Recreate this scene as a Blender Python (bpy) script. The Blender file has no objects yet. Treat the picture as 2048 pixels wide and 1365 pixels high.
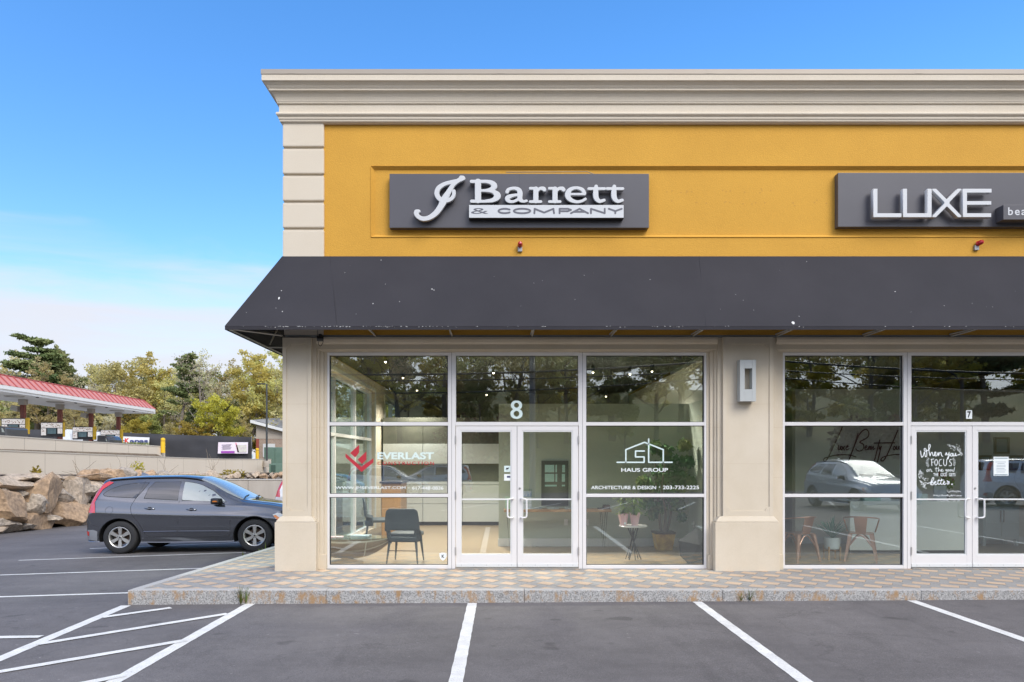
import bpy, bmesh, math, random
import numpy as np
from mathutils import Vector, Matrix, noise as mnoise

R = math.radians
scene = bpy.context.scene
COL = scene.collection

# ---------------------------------------------------------------- camera
F = 1440.0           # focal length in photo pixels (photo 2048 wide)
CX, CY = 1005.0, 917.0
CAMY, CAMZ = -10.67, 1.63
cam_data = bpy.data.cameras.new('camera')
cam = bpy.data.objects.new('camera', cam_data)
COL.objects.link(cam)
cam.location = (0, CAMY, CAMZ)
cam.rotation_euler = (R(90), 0, 0)
cam_data.sensor_width = 36.0
cam_data.lens = F / 2048 * 36.0
cam_data.shift_x = (1024 - CX) / 2048
cam_data.shift_y = (CY - 682.5) / 2048
cam_data.clip_start = 0.05
cam_data.clip_end = 3000
scene.camera = cam

def at(px, py, y):
    """photo pixel -> world point on the vertical plane at depth y"""
    d = y - CAMY
    return Vector(((px - CX) * d / F, y, CAMZ + (CY - py) * d / F))

# ---------------------------------------------------------------- world and sun
SUN_EL, SUN_ROT = 43.0, 212.0
w = bpy.data.worlds.new('World'); scene.world = w; w.use_nodes = True
nt = w.node_tree; N = nt.nodes; Lk = nt.links
for n in list(N): N.remove(n)
out = N.new('ShaderNodeOutputWorld')
sky = N.new('ShaderNodeTexSky'); sky.sky_type = 'NISHITA'; sky.sun_disc = False
sky.sun_elevation = R(SUN_EL); sky.sun_rotation = R(SUN_ROT); sky.air_density = 1.0; sky.dust_density = 0.6; sky.ozone_density = 1.6
hs = N.new('ShaderNodeHueSaturation'); hs.inputs['Saturation'].default_value = 1.33; hs.inputs['Value'].default_value = 1.08; hs.inputs['Hue'].default_value = 0.504
bg = N.new('ShaderNodeBackground'); bg.inputs['Strength'].default_value = 0.15
bg2 = N.new('ShaderNodeBackground'); bg2.inputs['Color'].default_value = (0.80, 0.815, 0.89, 1); bg2.inputs['Strength'].default_value = 0.52
tc = N.new('ShaderNodeTexCoord')
sep = N.new('ShaderNodeSeparateXYZ')
Lk.new(tc.outputs['Generated'], sep.inputs[0])
mp = N.new('ShaderNodeMapping'); mp.inputs['Scale'].default_value = (1.0, 1.0, 6.5)
Lk.new(tc.outputs['Generated'], mp.inputs[0])
nz = N.new('ShaderNodeTexNoise'); nz.inputs['Scale'].default_value = 3.4; nz.inputs['Detail'].default_value = 9; nz.inputs['Roughness'].default_value = 0.55; nz.inputs['Distortion'].default_value = 0.5
Lk.new(mp.outputs[0], nz.inputs['Vector'])
band = N.new('ShaderNodeMapRange'); band.interpolation_type = 'SMOOTHSTEP'
band.inputs['From Min'].default_value = 0.36; band.inputs['From Max'].default_value = 0.11
band.inputs['To Min'].default_value = -0.34; band.inputs['To Max'].default_value = 0.55
Lk.new(sep.outputs['Z'], band.inputs['Value'])
ad = N.new('ShaderNodeMath'); ad.operation = 'ADD'
# unseen cloud added south and overhead for fill light, thin over the shops
sb = N.new('ShaderNodeMapRange'); sb.interpolation_type = 'SMOOTHSTEP'
sb.inputs['From Min'].default_value = 0.25; sb.inputs['From Max'].default_value = -0.35
sb.inputs['To Min'].default_value = 0.0; sb.inputs['To Max'].default_value = 0.62
dirn = N.new('ShaderNodeMath'); dirn.operation = 'MULTIPLY_ADD'; dirn.inputs[1].default_value = -0.7
Lk.new(sep.outputs['X'], dirn.inputs[0]); Lk.new(sep.outputs['Y'], dirn.inputs[2]); Lk.new(dirn.outputs[0], sb.inputs['Value'])
ad0 = N.new('ShaderNodeMath'); ad0.operation = 'ADD'
zb0 = N.new('ShaderNodeMapRange'); zb0.interpolation_type = 'SMOOTHSTEP'
zb0.inputs['From Min'].default_value = 0.56; zb0.inputs['From Max'].default_value = 0.8; zb0.inputs['To Min'].default_value = 0.0; zb0.inputs['To Max'].default_value = 0.6
Lk.new(sep.outputs['Z'], zb0.inputs['Value'])
mxm = N.new('ShaderNodeMath'); mxm.operation = 'MAXIMUM'; Lk.new(zb0.outputs[0], mxm.inputs[0]); Lk.new(sb.outputs[0], mxm.inputs[1])
Lk.new(mxm.outputs[0], ad0.inputs[0]); Lk.new(band.outputs[0], ad0.inputs[1])
Lk.new(nz.outputs['Fac'], ad.inputs[0]); Lk.new(ad0.outputs[0], ad.inputs[1])
cb = N.new('ShaderNodeMapRange'); cb.inputs['From Min'].default_value = 0.2; cb.inputs['From Max'].default_value = -0.4
cb.inputs['To Min'].default_value = 0.55; cb.inputs['To Max'].default_value = 1.0
Lk.new(dirn.outputs[0], cb.inputs['Value']); Lk.new(cb.outputs[0], bg2.inputs['Strength'])
cl = N.new('ShaderNodeMapRange'); cl.interpolation_type = 'SMOOTHSTEP'
cl.inputs['From Min'].default_value = 0.40; cl.inputs['From Max'].default_value = 1.08
cl.inputs['To Max'].default_value = 0.95
Lk.new(ad.outputs[0], cl.inputs['Value'])
mx = N.new('ShaderNodeMixShader')
Lk.new(sky.outputs[0], hs.inputs['Color']); Lk.new(hs.outputs[0], bg.inputs['Color'])
Lk.new(cl.outputs[0], mx.inputs[0]); Lk.new(bg.outputs[0], mx.inputs[1]); Lk.new(bg2.outputs[0], mx.inputs[2])
Lk.new(mx.outputs[0], out.inputs[0])

sun_d = bpy.data.lights.new('sun', 'SUN'); sun = bpy.data.objects.new('sun', sun_d); COL.objects.link(sun)
sun_d.energy = 1.75; sun_d.angle = R(34); sun_d.color = (1.0, 0.95, 0.88)
# sky rotation is measured clockwise from +Y; the sun stands in front of the shops, a little to the east
az = R(SUN_ROT)
sdir = Vector((math.sin(az) * math.cos(R(SUN_EL)) * -1, math.cos(az) * math.cos(R(SUN_EL)), math.sin(R(SUN_EL))))
sun.rotation_euler = sdir.to_track_quat('Z', 'Y').to_euler()
sun.location = (20, -30, 40)

scene.view_settings.view_transform = 'Standard'
scene.view_settings.look = 'None'
scene.view_settings.exposure = 0.92
scene.view_settings.gamma = 1.0
scene.cycles.max_bounces = 8
scene.cycles.transparent_max_bounces = 24
scene.cycles.caustics_reflective = False
scene.cycles.caustics_refractive = False
scene.cycles.sample_clamp_indirect = 6.0

# ---------------------------------------------------------------- materials
MAT = {}
def mat(name, col, rough=0.6, metal=0.0, var=None, speck=None, bump=None, spec=0.5, coat=0.0, vscale=(1, 1, 1), trans=0.0, emit=None, world=False):
    """principled material; var=(scale, amount, colour2) mottling, speck=(scale, amount) fine grain, bump=(scale, strength)"""
    if name in MAT: return MAT[name]
    m = bpy.data.materials.new(name); m.use_nodes = True
    nt = m.node_tree; N = nt.nodes; L = nt.links
    b = N['Principled BSDF']
    b.inputs['Base Color'].default_value = (*col, 1); b.inputs['Roughness'].default_value = rough
    b.inputs['Metallic'].default_value = metal; b.inputs['Specular IOR Level'].default_value = spec
    b.inputs['Coat Weight'].default_value = coat; b.inputs['Coat Roughness'].default_value = 0.04
    if trans: b.inputs['Transmission Weight'].default_value = trans
    if emit: b.inputs['Emission Color'].default_value = (*col, 1); b.inputs['Emission Strength'].default_value = emit
    tcn = N.new('ShaderNodeTexCoord'); mpn = N.new('ShaderNodeMapping'); mpn.inputs['Scale'].default_value = vscale
    OC = N.new('ShaderNodeNewGeometry').outputs['Position'] if world else tcn.outputs['Object']
    L.new(OC, mpn.inputs[0])
    cur = None
    if var:
        sc, amt, c2 = var
        n = N.new('ShaderNodeTexNoise'); n.inputs['Scale'].default_value = sc; n.inputs['Detail'].default_value = 6; n.inputs['Roughness'].default_value = 0.6
        L.new(mpn.outputs[0], n.inputs['Vector'])
        mr = N.new('ShaderNodeMapRange'); mr.inputs['From Min'].default_value = 0.36; mr.inputs['From Max'].default_value = 0.68
        mr.inputs['To Max'].default_value = amt; L.new(n.outputs['Fac'], mr.inputs['Value'])
        mxn = N.new('ShaderNodeMix'); mxn.data_type = 'RGBA'
        mxn.inputs[6].default_value = (*col, 1); mxn.inputs[7].default_value = (*c2, 1)
        L.new(mr.outputs[0], mxn.inputs[0]); cur = mxn.outputs[2]
        L.new(cur, b.inputs['Base Color'])
    if speck:
        sc, amt = speck
        n = N.new('ShaderNodeTexNoise'); n.inputs['Scale'].default_value = sc; n.inputs['Detail'].default_value = 3
        L.new(OC, n.inputs['Vector'])
        mr = N.new('ShaderNodeMapRange'); mr.inputs['From Min'].default_value = 0.3; mr.inputs['From Max'].default_value = 0.7
        mr.inputs['To Min'].default_value = 1 - amt; mr.inputs['To Max'].default_value = 1 + amt
        L.new(n.outputs['Fac'], mr.inputs['Value'])
        h = N.new('ShaderNodeHueSaturation'); h.inputs['Color'].default_value = (*col, 1)
        if cur is not None: L.new(cur, h.inputs['Color'])
        L.new(mr.outputs[0], h.inputs['Value']); cur = h.outputs[0]
        L.new(cur, b.inputs['Base Color'])
    if bump:
        sc, st = bump
        n = N.new('ShaderNodeTexNoise'); n.inputs['Scale'].default_value = sc; n.inputs['Detail'].default_value = 5
        L.new(OC, n.inputs['Vector'])
        bp = N.new('ShaderNodeBump'); bp.inputs['Strength'].default_value = st; bp.inputs['Distance'].default_value = 0.01
        L.new(n.outputs['Fac'], bp.inputs['Height']); L.new(bp.outputs[0], b.inputs['Normal'])
    MAT[name] = m
    return m

def nodes_of(m): return m.node_tree.nodes, m.node_tree.links

def glass_mat(name, tint, base, grow=0.8):
    """thin pane: tinted see-through plus mirror reflection growing at grazing angles"""
    m = bpy.data.materials.new(name); m.use_nodes = True
    N, L = nodes_of(m)
    for n in list(N): N.remove(n)
    o = N.new('ShaderNodeOutputMaterial'); t = N.new('ShaderNodeBsdfTransparent'); g = N.new('ShaderNodeBsdfGlossy')
    t.inputs[0].default_value = (*tint, 1); g.inputs['Roughness'].default_value = 0.0; g.inputs['Color'].default_value = (0.93, 0.97, 0.95, 1)
    lw = N.new('ShaderNodeLayerWeight'); lw.inputs['Blend'].default_value = 0.5
    p = N.new('ShaderNodeMath'); p.operation = 'POWER'; p.inputs[1].default_value = 4.0; L.new(lw.outputs['Facing'], p.inputs[0])
    k = N.new('ShaderNodeMath'); k.operation = 'MULTIPLY_ADD'; k.inputs[1].default_value = grow; k.inputs[2].default_value = base; L.new(p.outputs[0], k.inputs[0])
    mxs = N.new('ShaderNodeMixShader'); L.new(k.outputs[0], mxs.inputs[0]); L.new(t.outputs[0], mxs.inputs[1]); L.new(g.outputs[0], mxs.inputs[2])
    L.new(mxs.outputs[0], o.inputs[0])
    MAT[name] = m
    return m

def leaf_mat(name, c1, c2, c3, tl=0.35, cell=0.6):
    m = bpy.data.materials.new(name); m.use_nodes = True
    N, L = nodes_of(m); b = N['Principled BSDF']; o = N['Material Output']
    tcn = N.new('ShaderNodeTexCoord'); oi = N.new('ShaderNodeObjectInfo')
    n = N.new('ShaderNodeTexNoise'); n.inputs['Scale'].default_value = cell; n.inputs['Detail'].default_value = 4
    L.new(tcn.outputs['Object'], n.inputs['Vector'])
    cr = N.new('ShaderNodeValToRGB'); cr.color_ramp.elements[0].position = 0.36; cr.color_ramp.elements[0].color = (*c1, 1)
    cr.color_ramp.elements[1].position = 0.66; cr.color_ramp.elements[1].color = (*c3, 1)
    e = cr.color_ramp.elements.new(0.5); e.color = (*c2, 1)
    L.new(n.outputs['Fac'], cr.inputs[0])
    h = N.new('ShaderNodeHueSaturation')
    mr = N.new('ShaderNodeMapRange'); mr.inputs['To Min'].default_value = 0.8; mr.inputs['To Max'].default_value = 1.2
    L.new(oi.outputs['Random'], mr.inputs['Value']); L.new(mr.outputs[0], h.inputs['Value'])
    mr2 = N.new('ShaderNodeMapRange'); mr2.inputs['To Min'].default_value = 0.485; mr2.inputs['To Max'].default_value = 0.525
    L.new(oi.outputs['Random'], mr2.inputs['Value']); L.new(mr2.outputs[0], h.inputs['Hue'])
    L.new(cr.outputs[0], h.inputs['Color']); L.new(h.outputs[0], b.inputs['Base Color'])
    b.inputs['Roughness'].default_value = 0.55; b.inputs['Specular IOR Level'].default_value = 0.25
    tr = N.new('ShaderNodeBsdfTranslucent'); L.new(h.outputs[0], tr.inputs[0])
    mxs = N.new('ShaderNodeMixShader'); mxs.inputs[0].default_value = tl
    L.new(b.outputs[0], mxs.inputs[1]); L.new(tr.outputs[0], mxs.inputs[2]); L.new(mxs.outputs[0], o.inputs[0])
    MAT[name] = m
    return m

# plain ones
STONE = mat('cast_stone', (0.555, 0.48, 0.365), 0.85, var=(1.1, 0.8, (0.625, 0.555, 0.445)), speck=(140, 0.06), bump=(220, 0.12))
STUCCO = mat('beige_stucco', (0.62, 0.545, 0.43), 0.9, var=(0.9, 0.6, (0.66, 0.59, 0.48)), speck=(90, 0.05), bump=(110, 0.45))
YELLOW = mat('yellow_stucco', (0.61, 0.325, 0.042), 0.85, var=(0.8, 0.7, (0.53, 0.275, 0.033)), speck=(70, 0.06), bump=(90, 0.55))
ALU = mat('white_aluminium', (0.69, 0.675, 0.665), 0.38, var=(3, 0.3, (0.64, 0.625, 0.615)), spec=0.5)
CANVAS = mat('awning_canvas', (0.029, 0.028, 0.033), 0.8, var=(0.7, 0.7, (0.040, 0.038, 0.044)), speck=(300, 0.10), bump=(500, 0.15), spec=0.25)
SIGNGREY = mat('sign_panel_grey', (0.082, 0.079, 0.088), 0.38, var=(1.6, 0.4, (0.098, 0.094, 0.104)), spec=0.45)
SIGNWHITE = mat('sign_white', (0.56, 0.57, 0.575), 0.35)
SIGNEDGE = mat('sign_black_edge', (0.012, 0.012, 0.014), 0.5)
METAL = mat('galvanised_metal', (0.30, 0.31, 0.32), 0.45, metal=0.5, var=(4, 0.5, (0.40, 0.41, 0.42)))
TUBE = mat('awning_tube', (0.42, 0.41, 0.38), 0.5, metal=0.2, var=(6, 0.6, (0.30, 0.27, 0.22)))
DARK = mat('dark_metal', (0.02, 0.02, 0.022), 0.45)
BLACKLINE = mat('black_gap_rubber', (0.012, 0.012, 0.013), 0.7)  # black rubber of gaskets, mullion joints and door gaps
SILVER = mat('brushed_silver', (0.55, 0.54, 0.52), 0.3, metal=0.8)
GLASS = glass_mat('shop_glass', (0.94, 0.97, 0.955), 0.155)
GLASS_SIDE = glass_mat('side_window_glass', (0.86, 0.95, 0.92), 0.03)
CEIL = mat('ceiling_dark', (0.014, 0.013, 0.013), 0.9)
WALLGREEN = mat('sage_wall_paint', (0.44, 0.48, 0.40), 0.8, var=(0.8, 0.3, (0.41, 0.45, 0.37)))
WALLWHITE = mat('white_wall_paint', (0.62, 0.63, 0.60), 0.8, var=(0.7, 0.3, (0.57, 0.58, 0.55)))
WALLTAUPE = mat('taupe_wall_paint', (0.66, 0.63, 0.54), 0.85, var=(1.0, 0.5, (0.60, 0.57, 0.49)))
TRIMW = mat('white_trim', (0.66, 0.67, 0.66), 0.5)

# ---------------------------------------------------------------- mesh builder
class MB:
    def __init__(s): s.v = []; s.f = []; s.m = []; s.mi = 0
    def quad(s, a, b, c, d): n = len(s.v); s.v += [tuple(a), tuple(b), tuple(c), tuple(d)]; s.f.append((n, n+1, n+2, n+3)); s.m.append(s.mi); return s
    def tri(s, a, b, c): n = len(s.v); s.v += [tuple(a), tuple(b), tuple(c)]; s.f.append((n, n+1, n+2)); s.m.append(s.mi); return s
    def hull8(s, p):
        n = len(s.v); s.v += [tuple(q) for q in p]
        for q in ((0, 3, 2, 1), (4, 5, 6, 7), (0, 1, 5, 4), (1, 2, 6, 5), (2, 3, 7, 6), (3, 0, 4, 7)):
            s.f.append(tuple(n + i for i in q)); s.m.append(s.mi)
        return s
    def box(s, x0, x1, y0, y1, z0, z1):
        return s.hull8([(x0, y0, z0), (x1, y0, z0), (x1, y1, z0), (x0, y1, z0), (x0, y0, z1), (x1, y0, z1), (x1, y1, z1), (x0, y1, z1)])
    def prism(s, pts, axis, a, b):
        """polygon pts (2D) swept along axis from a to b: axis x -> pts (y,z); y -> pts (x,z); z -> pts (x,y)"""
        def P(p, t): return {'x': (t, p[0], p[1]), 'y': (p[0], t, p[1]), 'z': (p[0], p[1], t)}[axis]
        n = len(s.v); k = len(pts)
        s.v += [P(p, a) for p in pts] + [P(p, b) for p in pts]
        s.f.append(tuple(range(n, n + k))); s.m.append(s.mi)
        s.f.append(tuple(range(n + 2 * k - 1, n + k - 1, -1))); s.m.append(s.mi)
        for i in range(k):
            j = (i + 1) % k
            s.f.append((n + i, n + k + i, n + k + j, n + j)); s.m.append(s.mi)
        return s
    def tube(s, pts, rad, n=8, caps=True):
        pts = [Vector(p) for p in pts]; k = len(pts)
        rads = rad if isinstance(rad, (list, tuple)) else [rad] * k
        base = len(s.v); up = None
        for i, p in enumerate(pts):
            t = (pts[min(i + 1, k - 1)] - pts[max(i - 1, 0)])
            if t.length < 1e-9: t = Vector((0, 0, 1))
            t.normalize()
            if up is None: up = Vector((0, 0, 1)) if abs(t.z) < 0.9 else Vector((1, 0, 0))
            a = t.cross(up)
            if a.length < 1e-6: a = t.cross(Vector((0.3, 1, 0.2)))
            a.normalize(); b = a.cross(t); b.normalize(); up = b
            for j in range(n):
                th = 2 * math.pi * j / n
                s.v.append(tuple(p + (a * math.cos(th) + b * math.sin(th)) * rads[i]))
        for i in range(k - 1):
            for j in range(n):
                j2 = (j + 1) % n
                s.f.append((base + i * n + j, base + i * n + j2, base + (i + 1) * n + j2, base + (i + 1) * n + j)); s.m.append(s.mi)
        if caps:
            s.f.append(tuple(base + j for j in range(n - 1, -1, -1))); s.m.append(s.mi)
            s.f.append(tuple(base + (k - 1) * n + j for j in range(n))); s.m.append(s.mi)
        return s
    def lathe(s, prof, c=(0, 0, 0), axis='z', n=24):
        """prof: (radius, height) list"""
        base = len(s.v); k = len(prof)
        for (r, h) in prof:
            for j in range(n):
                th = 2 * math.pi * j / n; u, q = r * math.cos(th), r * math.sin(th)
                p = {'z': (u, q, h), 'y': (u, h, q), 'x': (h, u, q)}[axis]
                s.v.append((p[0] + c[0], p[1] + c[1], p[2] + c[2]))
        for i in range(k - 1):
            for j in range(n):
                j2 = (j + 1) % n
                s.f.append((base + i * n + j, base + i * n + j2, base + (i + 1) * n + j2, base + (i + 1) * n + j)); s.m.append(s.mi)
        return s
    def disc(s, c, r, axis='z', n=24):
        base = len(s.v)
        for j in range(n):
            th = 2 * math.pi * j / n; u, q = r * math.cos(th), r * math.sin(th)
            p = {'z': (u, q, 0), 'y': (u, 0, q), 'x': (0, u, q)}[axis]
            s.v.append((p[0] + c[0], p[1] + c[1], p[2] + c[2]))
        s.f.append(tuple(range(base, base + n))); s.m.append(s.mi)
        return s
    def build(s, name, mats, parent=None, smooth=False, bevel=0.0, loc=None, flip=True, weld=False):
        me = bpy.data.meshes.new(name); me.from_pydata(s.v, [], s.f)
        if not isinstance(mats, (list, tuple)): mats = [mats]
        for m in mats: me.materials.append(m)
        if len(mats) > 1: me.polygons.foreach_set('material_index', s.m)
        if flip or bevel or weld:
            bm = bmesh.new(); bm.from_mesh(me)
            if weld: bmesh.ops.remove_doubles(bm, verts=bm.verts, dist=1e-4)
            bmesh.ops.recalc_face_normals(bm, faces=bm.faces)
            if bevel:
                ed = [e for e in bm.edges if len(e.link_faces) == 2 and e.calc_face_angle(0) > 0.6]
                bmesh.ops.bevel(bm, geom=ed, offset=bevel, segments=2, affect='EDGES', profile=0.6)
            bm.to_mesh(me); bm.free()
        if smooth:
            me.polygons.foreach_set('use_smooth', [True] * len(me.polygons))
            if smooth != 'all': me.set_sharp_from_angle(angle=R(38))
        o = bpy.data.objects.new(name, me); COL.objects.link(o)
        if parent is not None: o.parent = parent
        if loc: o.location = loc
        return o

def empty(name, label, cat, loc=(0, 0, 0), rz=0.0, group=None):
    o = bpy.data.objects.new(name, None); COL.objects.link(o); o.location = loc; o.rotation_euler = (0, 0, rz)
    o.empty_display_size = 0.2
    return tag(o, label, cat, group)
def tag(o, label=None, cat=None, group=None, kind=None):
    if label: o['label'] = label
    if cat: o['category'] = cat
    if group: o['group'] = group
    if kind: o['kind'] = kind
    return o
def struct(o): o['kind'] = 'structure'; return o
def copy_tree(o, parent=None):
    c = o.copy(); COL.objects.link(c); c.parent = parent
    for k in ('label', 'category', 'group', 'kind'):
        if parent is None and k in c.keys() and k == 'label': del c[k]
    for ch in list(o.children): copy_tree(ch, c)
    return c

# ---------------------------------------------------------------- outlines: text, strokes
def curve_mesh(name, loops, y_front, depth, material, parent=None, bevel=0.0):
    """closed loops of (x, z) -> solid plate facing -y whose front lies at y_front"""
    cu = bpy.data.curves.new(name, 'CURVE'); cu.dimensions = '2D'; cu.fill_mode = 'BOTH'
    e = depth / 2
    cu.extrude = max(e - bevel, 1e-5); cu.bevel_depth = bevel; cu.bevel_resolution = 1
    for lp in loops:
        sp = cu.splines.new('POLY'); sp.points.add(len(lp) - 1)
        for i, (x, z) in enumerate(lp): sp.points[i].co = (x, z, 0, 1)
        sp.use_cyclic_u = True
    return _to_mesh(name, cu, y_front + e, material, parent)
def _to_mesh(name, cu, yc, material, parent):
    t = bpy.data.objects.new('tmp', cu); COL.objects.link(t)
    dg = bpy.context.evaluated_depsgraph_get(); dg.update()
    me = bpy.data.meshes.new_from_object(t.evaluated_get(dg)); me.name = name
    bpy.data.objects.remove(t); 
    me.transform(Matrix(((1, 0, 0, 0), (0, 0, -1, yc), (0, 1, 0, 0), (0, 0, 0, 1))))
    me.materials.clear(); me.materials.append(material)
    o = bpy.data.objects.new(name, me); COL.objects.link(o)
    if parent is not None: o.parent = parent
    return o
def text_box(name, s, x0, x1, z0, z1, y_front, depth, material, parent=None, bold=0.0, shear=0.0, keep=False, space=1.0, holes=None):
    """text stretched to fill x0..x1, z0..z1 (z over the glyphs' real height)"""
    cu = bpy.data.curves.new(name, 'FONT'); cu.body = s; cu.size = 1.0; cu.offset = bold; cu.shear = shear; cu.space_character = space
    cu.extrude = 0.001
    t = bpy.data.objects.new('tmp', cu); COL.objects.link(t)
    dg = bpy.context.evaluated_depsgraph_get(); dg.update()
    me = bpy.data.meshes.new_from_object(t.evaluated_get(dg)); bpy.data.objects.remove(t); me.name = name
    co = np.empty(len(me.vertices) * 3); me.vertices.foreach_get('co', co); co = co.reshape(-1, 3)
    mn, mxx = co.min(0), co.max(0)
    sx = (x1 - x0) / (mxx[0] - mn[0]); sz = (z1 - z0) / (mxx[1] - mn[1])
    n = np.empty_like(co)
    n[:, 0] = x0 + (co[:, 0] - mn[0]) * sx; n[:, 2] = z0 + (co[:, 1] - mn[1]) * sz
    n[:, 1] = np.where(co[:, 2] > 0, y_front, y_front + depth)
    me.vertices.foreach_set('co', n.ravel()); me.update()
    me.materials.clear(); me.materials.append(material)
    o = bpy.data.objects.new(name, me); COL.objects.link(o)
    if parent is not None: o.parent = parent
    return o

def smooth_path(pts, n=6):
    """Catmull-Rom through points of any dimension"""
    P = [np.array(p, float) for p in pts]
    if len(P) < 3: return [tuple(p) for p in P]
    P = [2 * P[0] - P[1]] + P + [2 * P[-1] - P[-2]]
    o = []
    for i in range(1, len(P) - 2):
        for k in range(n):
            t = k / n
            o.append(tuple(0.5 * ((2 * P[i]) + (-P[i-1] + P[i+1]) * t + (2*P[i-1] - 5*P[i] + 4*P[i+1] - P[i+2]) * t*t + (-P[i-1] + 3*P[i] - 3*P[i+1] + P[i+2]) * t**3)))
    o.append(tuple(P[-2])); return o

def stroke_loops(strokes, step):
    """union of round strokes [(x, y, r) ...] -> outline loops (marching squares on a distance field)"""
    allp = np.array([p for s in strokes for p in s])
    r = allp[:, 2].max() + 2 * step
    x0, y0 = allp[:, 0].min() - r, allp[:, 1].min() - r
    nx = int((allp[:, 0].max() + r - x0) / step) + 2; ny = int((allp[:, 1].max() + r - y0) / step) + 2
    X, Y = np.meshgrid(x0 + np.arange(nx) * step, y0 + np.arange(ny) * step)
    Fd = np.full(X.shape, -1e9)
    for s in strokes:
        for a, b in zip(s[:-1], s[1:]):
            dx, dy = b[0] - a[0], b[1] - a[1]; L2 = dx * dx + dy * dy + 1e-12
            t = np.clip(((X - a[0]) * dx + (Y - a[1]) * dy) / L2, 0, 1)
            d = np.hypot(X - a[0] - t * dx, Y - a[1] - t * dy)
            Fd = np.maximum(Fd, a[2] + (b[2] - a[2]) * t - d)
    Fd[Fd == 0] = 1e-9
    S = Fd > 0
    seg = {}
    def ex(i, j): a, b = Fd[i, j], Fd[i, j + 1]; return (x0 + (j + a / (a - b)) * step, y0 + i * step)
    def ey(i, j): a, b = Fd[i, j], Fd[i + 1, j]; return (x0 + j * step, y0 + (i + a / (a - b)) * step)
    ii, jj = np.nonzero((S[:-1, :-1].astype(int) + S[1:, :-1] + S[:-1, 1:] + S[1:, 1:]) % 4)
    for i, j in zip(ii.tolist(), jj.tolist()):
        c = (S[i, j] << 0) | (S[i, j+1] << 1) | (S[i+1, j+1] << 2) | (S[i+1, j] << 3)
        B, Rr, T, Lf = ('x', i, j), ('y', i, j + 1), ('x', i + 1, j), ('y', i, j)
        table = {1: [(Lf, B)], 2: [(B, Rr)], 3: [(Lf, Rr)], 4: [(Rr, T)], 5: [(Lf, T), (Rr, B)], 6: [(B, T)], 7: [(Lf, T)],
                 8: [(T, Lf)], 9: [(T, B)], 10: [(B, Lf), (T, Rr)], 11: [(T, Rr)], 12: [(Rr, Lf)], 13: [(Rr, B)], 14: [(B, Lf)]}
        for a, b in table[int(c)]: seg[a] = b
    pos = lambda k: ex(k[1], k[2]) if k[0] == 'x' else ey(k[1], k[2])
    loops = []
    while seg:
        st = next(iter(seg)); k = st; lp = []
        while k in seg: lp.append(pos(k)); k = seg.pop(k)
        if len(lp) > 5: loops.append(lp)
    return loops

def split_loose(o):
    """one object per separate piece of the mesh, all under the same parent"""
    bm = bmesh.new(); bm.from_mesh(o.data); bm.verts.ensure_lookup_table(); seen = set(); groups = []
    for v in bm.verts:
        if v.index in seen: continue
        st = [v]; g = set()
        while st:
            q = st.pop()
            if q.index in seen: continue
            seen.add(q.index); g.add(q.index)
            for e in q.link_edges: st.append(e.other_vert(q))
        groups.append(g)
    if len(groups) < 2: bm.free(); return [o]
    res = []
    for g in groups:
        b2 = bm.copy(); b2.verts.ensure_lookup_table(); bmesh.ops.delete(b2, geom=[v for v in b2.verts if v.index not in g], context='VERTS')
        me = bpy.data.meshes.new(o.data.name); b2.to_mesh(me); b2.free()
        for m in o.data.materials: me.materials.append(m)
        c = o.copy(); c.data = me; COL.objects.link(c); res.append(c)
    nm = o.name; bpy.data.objects.remove(o); bm.free(); return res
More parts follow.
